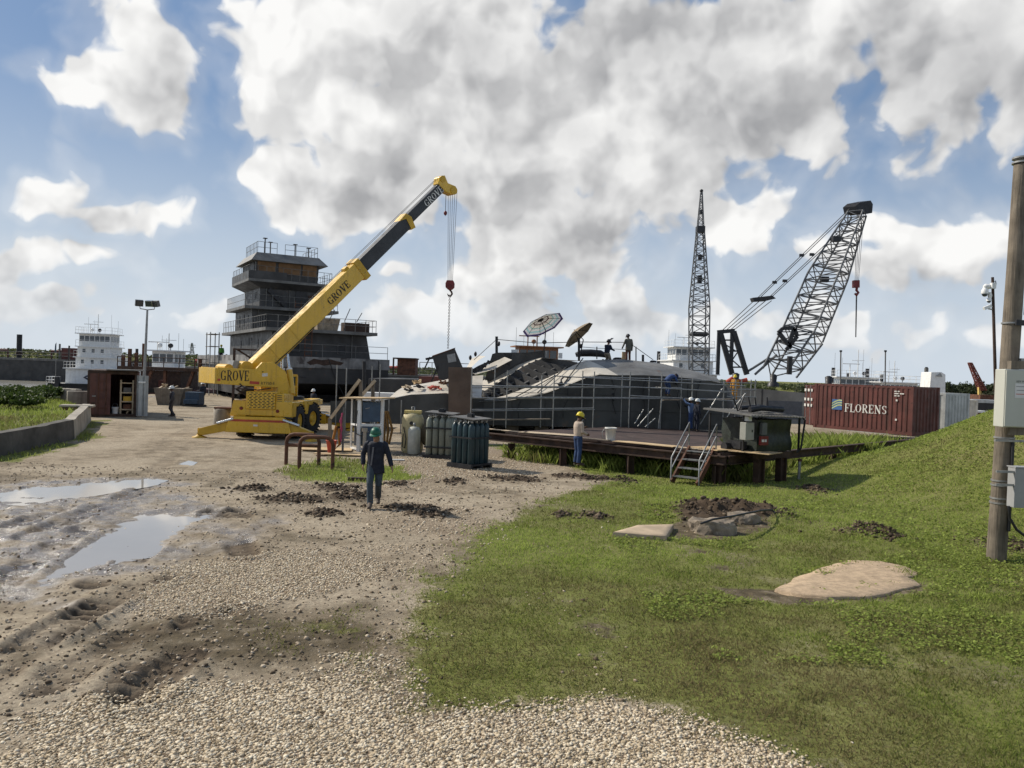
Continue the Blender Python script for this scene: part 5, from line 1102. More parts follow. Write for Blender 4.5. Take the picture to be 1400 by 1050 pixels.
m = MB(); m.b6(-4.6, 4.6, -1.9, -1.6, 1.2, 1.3); m.slab([(-6.8, -3, 1.1), (-4.4, -3, 1.1), (-4.4, 0, 1.1), (-6.8, 0, 1.1)], (0, 0, .2)); m.build('side_platform', m_white, tb); railing(tb, [(-6.8, 0, 1.3), (-6.8, -3, 1.3), (-4.4, -3, 1.3)], 1.0, .8, 'railing', m_white, .04)
m = MB(); m.slab([(-1.35, -1.22, 2.3), (-.7, -1.22, 1.95), (0, -1.22, 1.85), (.7, -1.22, 1.95), (1.35, -1.22, 2.3), (.7, -1.22, 2.65), (0, -1.22, 2.75), (-.7, -1.22, 2.65)], (0, -.04, 0)); em = m.build('emblem', M('emblem_blue', (.03, .035, .06), .5), tb)
m = MB(); m.slab([(-.9, -1.27, 2.3), (0, -1.27, 2.05), (.9, -1.27, 2.3), (0, -1.27, 2.5)], (0, -.02, 0)); m.build('emblem_centre', m_letw, em)
m = MB(); m.tube((-4.9, 1, 3.6), (-4.9, 1, 7.2), .16, 8); m.build('exhaust_pipe', m_blk, tb)
fl = MB(); fl.tube((-6.2, -1, 1.3), (-6.2, -1, 7.6), .03, 5); fl.build('flagpole', m_galv, tb)
fl = MB(); fl.loft([[(-6.2, -1, 7.5), (-6.35, -1.05, 7.4), (-6.42, -1, 7.2)], [(-6.2, -1, 6.2), (-6.4, -1.1, 6.1), (-6.5, -1, 6.0)]]); fl.build('flag', M('flag_dark', (.05, .09, .12), .8), tb)
L = at(222, 536, 92); sb = towboat('pilot_boat', 'small workboat with a white wheelhouse raised on a dark steel deck', (L.x, 92, -1), R(-4), 6.6, [(2.4, -.5, 6, 2.2), (1.35, 0, 2.6, 2.1)], (.9, 13), m_white, M('maroon_steel', (.09, .028, .024), .7, var=.4), 2.0, False, group=None, rail=False)
sb.children[0]['label'] = 'dark maroon hull'
for ch in sb.children:
    if ch.name.startswith('deckhouse'): ch.data.materials[0] = m_rustd
# red steel trestle at the water's edge
T = thing('steel_trestle', 'dark red steel landing trestle on the river edge below the small workboat', 'trestle', (at(225, 545, 84).x, 84, -1.2))
for x in (-4.5, -2.6, 0, 1.8, 4.2):
    m = MB(); m.bar((x, 0, 0), (x + (1.2 if x in (-2.6, 1.8) else 0), 0, 3.4), .28); m.build('leg', m_rust, T)
m = MB(); m.b6(-5, 4.8, -.3, 3, 3.4, 3.75); m.build('deck', m_rustd, T)
for i, (x, h) in enumerate(((-4.6, 4.9), (-3.9, 5.6), (-3.2, 5.2), (-2.4, 6.2), (3.6, 4.8))): m = MB(); m.bar((x, .2, 3.75), (x, .2, h), .3, .3); m.build('bollard', m_rust, T)
railing(T, [(-5, -.2, 3.75), (4.8, -.2, 3.75)], 1.0, 1.6, 'railing', m_rustd, .05)
# long dark barges moored across the river, with pipework on deck
def barge(lab, x0, x1, y, zd, red, grp, rr):
    T = thing('tank_barge', lab, 'barge', (x0, y, -1), 0, grp); Lx = x1 - x0
    m = MB(); m.slab([(0, 0, -.3), (Lx, 0, -.3), (Lx, 0, zd), (0, 0, zd)], (0, 14, 0)); h = m.build('hull', m_dsteel, T); m = MB(); m.b6(0, Lx, -.08, -.01, zd - .35, zd - .05); m.build('rub_rail', m_steel, h)
    for k in range(int(Lx / 16)):
        x = k * 16 + rr.uniform(1, 4); L = rr.uniform(6, 12); z = zd + rr.uniform(.9, 1.5)
        m = MB(); m.tube((x, 3, z), (x + L, 3, z), .28, 8); [m.bar((x + q * L / 4, 3, zd), (x + q * L / 4, 3, z), .2) for q in range(5)]; m.build('deck_pipe', m_red if rr.random() < red else m_fade, T)
        m = MB(); bx = x + rr.uniform(0, 8); m.b6(bx, bx + rr.uniform(1.5, 4), 2, 4.5, zd, zd + rr.uniform(.8, 2.2)); m.build('deck_house', [m_steel, m_fade, m_white, m_dsteel][rr.randrange(4)], T)
        m = MB(); bx = x + rr.uniform(0, 12); m.tube((bx, 2.2, zd), (bx, 2.2, zd + rr.uniform(2, 3.2)), .18, 6); m.build('vent_post', m_steel, T)
    railing(T, [(1, 1, zd), (Lx - 1, 1, zd)], 1.1, 4, 'railing', m_steel, .05)
rb = random.Random(8)
barge('long dark barge moored across the river left of the white towboat', -150, -66, 138, 3.9, .2, 'barges moored across the river', rb)
barge('dark barge with red deck pipes moored across the river behind the small workboat', -64, -34, 150, 3.3, .9, 'barges moored across the river', rb)
barge('dark barge with red deck pipes moored across the river behind the crane counterweight', -33, -2, 152, 3.2, .8, 'barges moored across the river', rb)
T = thing('barge_spud', 'tall black spud pile standing above the long dark barge', 'pile', (at(26, 490, 146).x, 146, -1.2)); m = MB(); m.tube((0, 0, 0), (0, 0, 8.4), .45, 10); m.build('pile', m_blk, T); m = MB(); m.lathe([(.6, 0), (.6, .5)], (0, 0, 4.6), 10); m.build('collar', m_rustd, T)
# maroon barge and rusty house behind the stern of the barge hull
a, b = at(520, 520, 62), at(640, 520, 62); T = thing('maroon_barge', 'maroon barge side with a thin deck rail behind the low stern deck', 'barge', (a.x, 62, -.5)); w = b.x - a.x
m = MB(); m.b6(3.0, w, 0, 10, 0, 3.2); m.build('hull', m_fade, T); m = MB(); m.b6(-1, 3.0, .3, 10, 0, 2.9); m.build('grey_side', m_dsteel, T); railing(T, [(3, .4, 3.2), (w, .4, 3.2)], 1.1, .9, 'railing', m_steel, .03)
p = at(553, 500, 66); T = thing('rusty_deck_house', 'rusty open sided deck house standing on the maroon barge', 'deck house', (p.x, 66, 2.7)); T.scale = (.6, .8, .52)
m = MB(); m.b6(-1.0, 1.5, 0, 2.4, 0, 2.6); m.build('tank', m_rust, T); m = MB(); m.b6(-1.6, 1.6, -.3, 2.6, 2.6, 2.8); m.bar((-1.5, -.2, 0), (-1.5, -.2, 2.6), .2); m.build('roof', m_rustd, T)
p = gnd(560, 552); 
T = thing('white_panel_stack', 'stack of white wrapped panels on the yard behind the low stern deck', 'panels', (at(548, 530, 57).x, 57, 0)); 
for k in range(2): m = MB(); m.b6(-3.0 + k * 3.1, -.1 + k * 3.1, 0, 1.5, .1 * k, 1.45 - .2 * k); m.build('panel', m_white, T)

# grey barge side beyond the dock
T = thing('deck_barge', 'big grey barge with a plain steel side moored behind the dock', 'barge', (at(968, 540, 62).x, 62, -.6)); w = at(1235, 540, 62).x - at(968, 540, 62).x
zs = 3.45; m = MB(); m.slab([(-.5, 0, 0), (w, 0, 0), (w, 0, zs - .9), (-.5, 0, zs)], (0, 12, 0)); h = m.build('hull', M('barge_grey', (.21, .20, .18), .6, var=.3, scale=.5, spots=((.12, .085, .06), .6, .5), streak=((.09, .08, .07), .6, .9)), T)
for x in (4.2, 8.6, 13): m = MB(); m.b6(x, x + .1, -.04, -.003, .2, zs - .3); m.build('weld_seam', m_dsteel, h)
m = MB(); m.b6(4.6, 7.4, -.03, -.004, .9, 2.3); m.build('primer_patch', M('patch_blue', (.09, .095, .105), .6, var=.15), h)
m = MB(); m.b6(12, 13, -.03, -.004, 1.4, 2.3); m.build('opening', m_blk, h)
for x, lab in ((2.4, 'dark figure shaped winch post on the grey barge left of the crane gantry'), (5.4, 'black mooring bitts on the grey barge under the crane boom'), (9.8, 'black drum on the grey barge deck near the boom foot')):
    t = thing('deck_fitting', lab, 'fitting', (T.location.x + x, 63, zs - .65)); m = MB(); m.lathe([(.5, 0), (.42, .3), (.25, .4), (.3, .9), (.1, 1.0)], n=10); m.build('bitt', m_blk, t)
T2 = thing('orange_life_raft', 'orange equipment lying on the grey barge deck beside the crane gantry', 'equipment', (at(1008, 508, 63).x, 63, zs - .62)); m = MB(); m.path([(-.8, 0, .2), (-.4, 0, .5), (.3, 0, .3), (.8, 0, .45)], .18, 6); m.build('bundle', m_red, T2)

# ================================================================== LATTICE CRANES
def lattice(m, a, b, wa, wb, side, n, r, up=None):
    """four chords with X lacing from a to b; side = horizontal unit vector across"""
    a, b = Vector(a), Vector(b); d = (b - a).normalized(); s = Vector(side).normalized(); t = d.cross(s).normalized()
    C = lambda k, f: a.lerp(b, f) + (s * (1 if k in (1, 2) else -1) + t * (1 if k > 1 else -1)) * ((wa + (wb - wa) * f) / 2)
    for k in range(4): m.tube(C(k, 0), C(k, 1), r, 5)
    for i in range(n):
        f0, f1 = i / n, (i + 1) / n
        for k in range(4):
            k2 = (k + 1) % 4; q, w_ = (C(k, f0), C(k2, f1)) if (i + k) % 2 else (C(k2, f0), C(k, f1)); m.tube(q, w_, r * .55, 4, cap=False)
            m.tube(C(k, f1), C(k2, f1), r * .5, 4, cap=False)
m_lat = M('lattice_steel', (.10, .105, .11), .55, var=.3)
def build_tower():
    Y = 100; f = at(956, 506, Y); t = at(959, 263, Y); T = thing('lattice_tower_crane', 'tall slender upright lattice crane boom behind the barge hull', 'crane', (f.x, Y, -1))
    m = MB(); m.b6(f.x - 6, f.x + 9, Y - 4, Y + 8, -1.3, 1.4); m.build('pontoon', m_dsteel, T, world=True)
    m = MB(); m.b6(f.x - 1.6, f.x + 1.6, Y - 1.5, Y + 3.5, 1.4, 3.2); m.build('machine_house', m_dsteel, T, world=True)
    lo = Vector((f.x, Y, 2.0)); k1 = at(957.5, 318, Y); m = MB(); lattice(m, lo, at(956, 420, Y), 2.0, 2.15, (1, 0, 0), 9, .09); m.build('boom_section', m_lat, T, world=True)
    m = MB(); lattice(m, at(956, 420, Y), k1, 2.15, .85, (1, 0, 0), 13, .085); m.build('boom_section', m_lat, T, world=True)
    m = MB(); lattice(m, k1, t, .8, .2, (1, 0, 0), 9, .06); m.build('jib', m_lat, T, world=True)
    for px, py, w, h in ((957.5, 314, 1.0, .8), (956.5, 382, .5, 1.0), (955.5, 457, 1.8, .5), (957, 352, .45, .6), (958.5, 290, .25, .5)):
        m = MB(); c = at(px, py, Y); m.box(c, (w, w, h)); m.build('joint_block', m_blk, T, world=True)
    m = MB(); m.lathe([(.06, 0), (.22, .1), (.22, .3), (.06, .4)], t, 8); m.build('masthead', m_blk, T, world=True)
build_tower()
def build_boom_crane():
    Y = 74; q = lambda x, y, o=0: at(x, y, Y + o); T = thing('lattice_boom_crane', 'big lattice boom crane on the grey barge with a hook block hanging from its tip', 'crane', (q(1040, 512).x, Y, 1.5))
    m = MB(); c = q(1035, 516, 2); m.b6(c.x - 4.5, c.x + 3.5, Y - 1, Y + 5, -.6, 2.0); m.build('machine_house', m_dsteel, T, world=True)
    foot = q(1066, 510); el = q(1078, 470); hd = q(1172, 292); sd = Vector((.80, -.60, 0)); 
    m = MB(); lattice(m, foot, q(1096, 462), 2.4, 3.0, sd, 4, .11); m.build('boom_section', m_lat, T, world=True)
    m = MB(); lattice(m, q(1096, 462), q(1132, 378), 3.0, 2.8, sd, 8, .10); m.build('boom_section', m_lat, T, world=True)
    m = MB(); lattice(m, q(1132, 378), hd, 2.8, 1.3, sd, 9, .095); m.build('boom_section', m_lat, T, world=True)
    m = MB(); h = [q(1160, 283), q(1166, 278), q(1181, 275), q(1184, 280), q(1183, 292), q(1172, 294), q(1162, 292)]; m.slab([p - sd * .5 for p in h], sd * 1.1); m.build('boom_head', m_blk, T, world=True)
    m = MB()
    for a, b in (((1064, 455), (1070, 449)), ((1070, 449), (1086, 449)), ((1086, 449), (1078, 470)), ((1064, 455), (1082, 476)), ((1075, 478), (1090, 460)), ((1090, 460), (1086, 449))): m.bar(q(*a, -1.4), q(*b, -1.4), .3)
    m.build('mid_hoist', m_blk, T, world=True)
    for x, y in ((1143, 327), (1127, 382)): m = MB(); m.box(q(x, y, -.6), (.7, .5, .5)); m.build('rope_guide', m_blk, T, world=True)
    # gantry
    for x0, y0, x1, y1, w in ((983, 455, 981, 512, .3), (985, 455, 1001, 512, .42), (1001, 455, 999, 512, .3), (1003, 453, 1021, 512, .42)):
        m = MB(); m.bar(q(x0, y0), q(x1, y1), w); m.build('gantry_leg', m_blk, T, world=True)
    m = MB(); m.bar(q(981, 454), q(1004, 452), .4, .35)
    for y, xa, xb in ((465, 987, 1004), (480, 991, 1009), (502, 996, 1017)): m.bar(q(xa, y), q(xb, y), .14)
    for a, b in (((987, 468), (1006, 480)), ((1008, 482), (996, 500)), ((992, 484), (1012, 502))): m.bar(q(*a), q(*b), .1)
    m.build('gantry_head', m_blk, T, world=True)
    for a, b in (((1022, 508), (1052, 489)), ((1032, 512), (1062, 485))): m = MB(); m.tube(q(*a), q(*b), .12, 6); m.build('back_stay', m_lat, T, world=True)
    # bridle and pendants
    m = MB(); m.slab([q(1029, 407, -.4), q(1056, 404, -.4), q(1061, 408, -.4), q(1048, 411, -.4), q(1031, 412, -.4)], (0, .9, 0)); m.build('bridle_block', m_blk, T, world=True)
    m = MB()
    for k in range(4): m.tube(q(986 + k * 5, 453, k * .2), q(1031 + k * 8, 411, k * .2), .035, 4, cap=False)
    for a, b in (((1036, 407), (1163, 284)), ((1038, 408), (1165, 286)), ((1052, 406), (1152, 312)), ((1054, 407), (1154, 314))): m.tube(q(*a), q(*b), .035, 4, cap=False)
    m.build('pendant_rope', m_cable, T, world=True)
    for x, y in ((1059, 386), (1096, 349), (1073, 384), (1110, 348)): m = MB(); m.box(q(x, y), (.4, .2, .25)); m.build('rope_socket', m_blk, T, world=True)
    m = MB()
    for k in range(4): m.tube(q(1172 + k * 3, 292), q(1169 + k * 1.6, 384), .02, 4, cap=False)
    m.build('hoist_rope', m_cable, T, world=True)
    m = MB(); m.slab([q(1168, 383), q(1175.5, 383), q(1175.5, 393), q(1168, 393)], (0, .5, 0)); hb = m.build('hook_block', m_redblk, T, world=True)
    m = MB(); m.path([q(1171.5, 393), q(1171, 397), q(1173.5, 400), q(1171, 404), q(1169, 401)], .13, 6); m.build('hook', m_redblk, hb, world=True)
    m = MB(); m.tube(q(1171, 402), q(1170, 461), .07, 5, .05); m.build('sling', m_cable, T, world=True)
    m = MB(); m.tube(q(1080, 487, -3), q(1079, 512, -3), .25, 8); m.build('spud', m_blk, T, world=True)
build_boom_crane()
# far boats
p = at(942, 508, 120); t_ = towboat('far_towboat', 'white towboat with wide glazed wheelhouse behind the upright lattice crane', (p.x + .6, 120, -1), R(6), 8, [(3.6, -.5, 9, 3.6), (3.1, 0, 7, 1.9), (2.7, .3, 4.5, 1.9)], (1.2, 18), mast=3.0)
p = at(737, 490, 95); towboat('work_skiff', 'small workboat with an orange cabin far behind the striped umbrella', (p.x, 95, -1), R(10), 5.2, [(2.2, 0, 4, 4.0), (2.4, .3, 3, 2.2)], (1.0, 10), M('orange_cabin', (.22, .10, .05), .6, var=.25), mast=2.6, fun=False, rail=False)
p = at(1175, 525, 120); towboat('far_towboat', 'white towboat with a tall crossed mast behind the left half of the red container', (p.x, 120, -1), R(-12), 7, [(3.0, 0, 8, 2.2), (2.8, .3, 5, 1.9)], (.9, 14), mast=4.2)
p = at(1232, 525, 118); towboat('far_towboat', 'white towboat with a low radar mast behind the middle of the red container', (p.x, 118, -1), R(14), 7.5, [(3.6, -.3, 9, 1.5), (3.2, .3, 5, 2.1)], (.8, 14), mast=3.2)
for (x, y0, y1, lab) in ((1149, 480, 520, 'thin grey mast left of the far white towboats'), (1210, 480, 522, 'thin grey mast between the two far white towboats'), (1266, 503, 522, 'short black exhaust stack right of the two far white towboats')):
    a = at(x, y1 + 8, 112); b = at(x + .6, y0, 112); t = thing('spud_mast', lab, 'mast', a); m = MB(); m.tube(a, b, .1 if x < 1250 else .3, 6); m.build('pole', m_steel, t, world=True); m = MB(); m.box(b, (.3, .2, .25)); m.build('masthead', m_blk, t, world=True)
a = at(1282, 530, 80); T = thing('white_ventilator', 'white slanted steel housing rising behind the right end of the red container', 'housing', (a.x, 80, 0)); m = MB(); z = at(1282, 509, 80).z; m.slab([(-1.0, 0, 0), (.9, 0, 0), (.75, 0, z - .2), (.3, 0, z + .05), (-.7, 0, z)], (0, 2, 0)); m.build('housing', m_white, T, bevel=.05); m = MB(); m.slab([(-.3, -.05, z - .4), (.4, -.05, z - .45), (.2, -.05, z - .05)], (0, -.03, 0)); m.build('vent', m_galv, T)
# red crane far right
T = thing('crawler_crane', 'small red lattice crane among the far trees on the right', 'crane', (at(1341, 540, 190).x, 190, 0)); q = lambda x, y: at(x, y, 190)
m = MB(); lattice(m, q(1343, 534), q(1326, 496), 1.3, .6, (1, 0, 0), 8, .16); m.build('boom', M('crane_red', (.16, .045, .035), .7), T, world=True)
m = MB(); c = q(1345, 538); m.b6(c.x - 2, c.x + 2, 188, 194, 0, c.z - .3); m.build('house', m_rust, T, world=True); m = MB(); m.bar(q(1339, 545), q(1339, 529), .6); m.build('mast', M('mast_yellow', (.55, .40, .12), .6), T, world=True)
# flood light pole
p = gnd(196, 548); b = at(196, 540, 58); T = thing('floodlight_pole', 'tall grey floodlight pole behind the open rusty container', 'light pole', (b.x, 58, 0), R(10)); H = at(195, 423, 58).z
m = MB(); m.tube((0, 0, 0), (.12, 0, H), .13, 10, .07); m.build('pole', m_galv, T)
m = MB(); m.path([(-.4, 0, H + .25), (-.38, 0, H + .05), (.12, 0, H - .02), (.6, 0, H + .05), (.62, 0, H + .25)], .035, 6); m.build('bracket', m_galv, T)
for x, rz, mt in ((-.45, .5, m_blk), (.25, -.2, m_chr), (.7, -.6, m_steel)):
    m = MB(); m.b6(-.26, .26, -.13, .13, -.22, .22); l = m.build('lamp', mt, T); l.location = (x, 0, H + .45); l.rotation_euler = (.3, 0, rz); m = MB(); m.b6(-.22, .22, -.15, -.132, -.19, .19); m.build('lens', m_glass, l)
# pylons and posts on the far levee
for i, (x, y0, y1) in enumerate(((239, 481, 488), (245, 485, 489), (252.5, 481, 488), (258.5, 484, 489), (269.5, 484, 489))):
    t = thing('levee_post', 'one of the small posts in a line on the far levee', 'post', at(x, y1, 420), 0, 'posts along the far levee'); m = MB(); m.tube(at(x, y1 + 3, 420), at(x, y0, 420), .5, 5); m.build('post', m_steel, t, world=True)
for x, y1, y0, Y, lab in ((262.5, 489, 469, 900, 'faint transmission pylon far beyond the levee left of the yellow crane'),):
    t = thing('transmission_pylon', lab, 'pylon', at(x, y1, Y)); m = MB(); lattice(m, at(x, y1 + 3, Y), at(x, y0, Y), 5, 1.2, (1, 0, 0), 7, .35)
    for f in (.72, .86): c = at(x, y1 + (y0 - y1) * f, Y); m.bar(c - Vector((4, 0, 0)), c + Vector((4, 0, 0)), .5)
    m.build('tower', m_galv, t, world=True)
# ================================================================== CONTAINERS, WALLS, YARD CLUTTER
def corrug(m, p0, u, n, L, z0, z1, pitch=.28, d=.035):
    """corrugated sheet along u (unit), outward normal n, real ribs"""
    p0, u, n = Vector(p0), Vector(u), Vector(n); xs = []; x = 0.0; k = int(L / pitch); pitch = L / k
    for i in range(k): xs += [(x, 0), (x + pitch * .36, 0), (x + pitch * .5, -d), (x + pitch * .86, -d)]; x += pitch
    xs.append((L, 0)); U = Vector((0, 0, 1))
    m.loft([[p0 + u * a + n * b + U * z0 for a, b in xs], [p0 + u * a + n * b + U * z1 for a, b in xs]], False)
def container(name, lab, loc, rz, L, mat, open_front=False, W=2.44, H=2.59, grp=None, frame=None):
    """local x along the long side facing the viewer, y away"""
    T = thing(name, lab, 'shipping container', loc, rz, grp); fr = frame or mat
    m = MB()
    for x in (0, L):
        for y in (0, W): m.box((x + (.06 if x == 0 else -.06), y + (.06 if y == 0 else -.06), H / 2), (.16, .16, H))
    for y in (.06, W - .06): m.box((L / 2, y, H - .06), (L - .2, .1, .12)); m.box((L / 2, y, .09), (L - .2, .1, .18))
    for x in (.06, L - .06): m.box((x, W / 2, H - .06), (.1, W - .2, .12)); m.box((x, W / 2, .09), (.1, W - .2, .18))
    m.build('frame', fr, T)
    m = MB(); corrug(m, (.14, .0, 0), (1, 0, 0), (0, -1, 0), L - .28, .18, H - .12); m.build('long_side', mat, T)
    m = MB(); corrug(m, (.14, W, 0), (1, 0, 0), (0, 1, 0), L - .28, .18, H - .12); m.build('long_side', mat, T)
    m = MB(); corrug(m, (L, .14, 0), (0, 1, 0), (1, 0, 0), W - .28, .18, H - .12); m.build('end_wall', mat, T)
    m = MB(); m.b6(.05, L - .05, .05, W - .05, H - .03, H); m.build('roof', mat, T); m = MB(); m.b6(.05, L - .05, .05, W - .05, .12, .18); m.build('floor', m_wood, T)
    return T
rzc = math.atan2(-.85, .53); C1 = container('shipping_container', 'maroon shipping container with a big white name on its corrugated side', (17.9, 46.75, .6), rzc, 6.06, m_fade)
m = MB(); letters(m, 'FLORENS', (2.02, 0, 1.04), (1, 0, 0), (0, 0, 1), .47, .045, .014, .90); m.build('lettering', m_letw, C1)
m = MB(); m.b6(1.2, 1.85, -.016, -.008, 1.12, 1.72); em = m.build('emblem', M('emblem_sky', (.05, .12, .28), .6, var=.15), C1)
m = MB()
for k in range(3):
    z = 1.22 + k * .14; pts = [(1.2 + .65 * i / 8, z + .14 * math.sin(i / 8 * 2.6 - .5) ) for i in range(9)]
    for (a, b), (c, d) in zip(pts[:-1], pts[1:]): m.poly([(a, -.022, b), (c, -.022, d), (c, -.022, d + .075), (a, -.022, b + .075)])
m.build('swoosh', M('swoosh_green', (.42, .48, .24), .6), em)
m = MB()
for r, w in enumerate((.3, .55, .3)): m.b6(5.0, 5.0 + w * .45, -.014, -.007, 2.28 - r * .12, 2.34 - r * .12); m.b6(5.04 + w * .5, 5.0 + w, -.014, -.007, 2.28 - r * .12, 2.34 - r * .12)
for z in (1.78, .74): m.b6(5.1, 5.2, -.014, -.007, z, z + .1)
m.build('code_marking', m_letw, C1)
m = MB(); m.b6(-.02, .02, .05, 2.4, .15, 2.5); m.build('door_opening', m_blk, C1)
d = MB(); corrug(d, (0, 0, 0), (-1, 0, 0), (0, -1, 0), 1.17, .1, 2.45, .39, .03); d.b6(-1.2, 0, .0, .05, .1, .2); d.b6(-1.2, 0, .0, .05, 2.38, 2.48); D_ = d.build('door', m_fade, C1); D_.location = (.02, -.02, 0); D_.rotation_euler = (0, 0, R(-24))
for x in (-.35, -.85): m = MB(); m.tube((x, -.07, .12), (x, -.07, 2.46), .022, 6); m.build('lock_bar', m_galv, D_)
m = MB()
for zz in (2.1, 1.55, 1.2):
    for x in (-.28, -.62, -1.0): m.b6(x - .1, x + .1, -.062, -.05, zz, zz + .16)
m.build('door_marking', m_letw, D_)
container('shipping_container', 'silver grey shipping container close behind the right end of the maroon one', (21.0, 49.3, .3), rzc, 6.06, m_silv)
container('shipping_container', 'cream white ribbed container far behind the green mound', (32.1, 58, -.25), R(-10), 1.9, M('cream_container', (.52, .49, .42), .6, var=.15, streak=((.3, .26, .2), .5, 4)))
T = thing('dark_dumpster', 'dark long dumpster with a grey cover far behind the green mound', 'dumpster', (at(1327, 560, 66).x, 66, -.3), R(-6)); m = MB(); m.b6(0, 2.6, 0, 3, 0, 2.3); m.build('bin', m_blk, T); m = MB(); m.b6(.1, 2.9, -.1, 3.1, 2.3, 2.55); m.build('cover', m_silv, T)
T = thing('rusty_hopper', 'rusty box with a white top beside the dark dumpster', 'hopper', (at(1334, 560, 62).x, 62, -.3)); m = MB(); m.b6(0, 1.0, 0, 1, 0, 1.6); m.build('box', m_rust, T); m = MB(); m.b6(-.05, 1.05, -.05, 1.05, 1.6, 1.75); m.build('lid', m_white, T)
T = thing('dark_shed', 'low dark open box left of the rusty hopper behind the mound', 'box', (at(1325, 560, 60).x, 60, -.2)); m = MB(); m.b6(0, .62, 0, .1, 0, 1.7); m.b6(0, .6, .1, 1, 1.6, 1.7); m.b6(0, .1, .1, 1, 0, 1.6); m.build('box', m_blk, T)

# open rusty container on the left, its end towards the viewer
p = at(119, 570, 43.5); T = thing('tool_container', 'rusty open shipping container used as a tool store on the left of the yard', 'shipping container', (p.x, 43.5, .0), R(24))
TM = Matrix.Translation((p.x, 43.5, 0)) @ Matrix.Rotation(R(24), 4, 'Z')
W, H, L = 2.45, 2.55, 5.6
m = MB()
for x in (.05, W - .05): m.box((x, .06, H / 2), (.14, .14, H))
m.box((W / 2, .06, H - .07), (W, .12, .16)); m.box((W / 2, .06, .1), (W, .12, .2)); m.build('frame', m_rustd, T)
for nm, a in (('side_wall', ((0, .1, 0), (0, 1, 0), (-1, 0, 0), L)), ('side_wall', ((W, .1, 0), (0, 1, 0), (1, 0, 0), L)), ('back_wall', ((0, L, 0), (1, 0, 0), (0, 1, 0), W))):
    m = MB(); corrug(m, a[0], a[1], a[2], a[3], .1, H - .05); m.build(nm, m_fadel, T)
m = MB(); m.b6(0, W, 0, L, H, H + .06); m.build('roof', m_rustd, T); m = MB(); m.b6(.9, 2.75, -.35, 1.4, H + .07, H + .13); m.build('roof_sheet', m_steel, T)
m = MB(); m.b6(0.05, W - .05, .1, L, .08, .14); m.build('floor', m_wood, T)
d = MB(); d.b6(.1, 1.12, -.02, .04, .16, H - .12); dr = d.build('door', m_fadel, T)
for x in (.52, .9): m = MB(); m.tube((x, -.06, .15), (x, -.06, H - .1), .02, 6); m.build('lock_bar', m_rust, dr)
for z in (.5, 1.0, 1.5, 2.0): m = MB(); m.b6(.52, .95, -.045, -.025, z, z + .035); m.build('rung', m_rust, dr)
m = MB(); m.b6(.2, .36, -.035, -.025, .62, .85); m.build('placard', m_rustd, dr); m = MB(); m.b6(.22, .4, -.035, -.025, 1.15, 1.2); m.build('hasp', m_galv, dr)
d = MB(); corrug(d, (0, 0, 0), (1, 0, 0), (0, -1, 0), .62, .12, H - .2, .31, .03); d.b6(0, .62, .0, .05, .1, H - .18); dr = d.build('door', m_silv, T); dr.location = (W - .02, -.05, 0); dr.rotation_euler = (0, 0, R(-20))
m = MB(); m.b6(.1, .5, -.045, -.03, 1.95, 2.05); m.build('placard', m_white, dr)
sh = thing('wooden_shelf', 'rough wooden shelf standing inside the open rusty container', 'shelf', TM @ Vector((1.62, .35, .14)), R(24))
for x in (0, .62):
    for y in (0, .5): m = MB(); m.bar((x, y, 0), (x, y, 1.95), .08); m.build('upright', m_lum, sh)
for z in (.25, .7, 1.2, 1.75): m = MB(); m.b6(-.05, .67, -.05, .55, z, z + .06); m.build('board', m_lum, sh)
for i, (z, mt) in enumerate(((.31, m_rust), (.76, m_yel2), (1.26, m_steel))):
    m = MB(); m.b6(-.18, .2, -.15, .15, 0, .26); m.lathe([(.09, 0), (.09, .3)], (.28, 0, 0), 8); t = tag(m.build('tool_box', mt), ['rusty tool box on the lowest board of the wooden shelf', 'yellowish tool box on the middle board of the wooden shelf', 'grey tool box on the upper board of the wooden shelf'][i], 'tool box'); t.location = TM @ Vector((1.93, .6, .14 + z)); t.rotation_euler = (0, 0, R(24))
b_ = thing('paint_bucket', 'pale bucket on the floor of the open rusty container', 'bucket', TM @ Vector((1.35, .42, .14))); m = MB(); m.lathe([(.15, 0), (.19, .4), (.2, .42), (.16, .42)], n=14); m.build('tub', m_white, b_); m = MB(); m.path([(-.19, 0, .4), (-.1, 0, .6), (.1, 0, .6), (.19, 0, .4)], .01, 5); m.build('handle', m_galv, b_)

# concrete flood wall
def wallseg(m, a, b, z0, z1a, z1b, th):
    a, b = Vector((*a, 0)), Vector((*b, 0)); n = (b - a).normalized(); n = Vector((n.y, -n.x, 0)); k = 14; rows = []
    for i in range(k + 1):
        p_ = a.lerp(b, i / k); zt_ = z1a + (z1b - z1a) * i / k + mnoise.noise((p_.x, p_.y, 2)) * .05; j = n * (mnoise.noise((p_.x * 2, p_.y * 2, 0)) * .03)
        rows.append([p_ + n * .12 + Vector((0, 0, z0)) + j, p_ + n * .05 + Vector((0, 0, zt_)) + j, p_ - n * th + Vector((0, 0, zt_ + .01)), p_ - n * th + Vector((0, 0, z0))])
    m.loft(rows, False); m.poly(rows[0]); m.poly(rows[-1])
t = thing('flood_wall', 'low weathered concrete wall with black stains and painted-in shade along the grassy bank', 'wall', (*WALL[1], 0)); m = MB(); wallseg(m, (-15.7, 16), WALL[1], -.3, .70, .74, .28); wallseg(m, WALL[1], WALL[2], -.3, .74, .80, .28); m.build('wall', m_concd, t, world=True)
t = thing('flood_wall', 'pale concrete wall section turning back towards the rusty container', 'wall', (*WALL[2], 0)); m = MB(); wallseg(m, (WALL[2][0] - .02, WALL[2][1] + .05), WALL[3], -.3, .79, .88, .3); m.build('wall', m_conc, t, world=True)
p1 = at(104, 556, 41); 
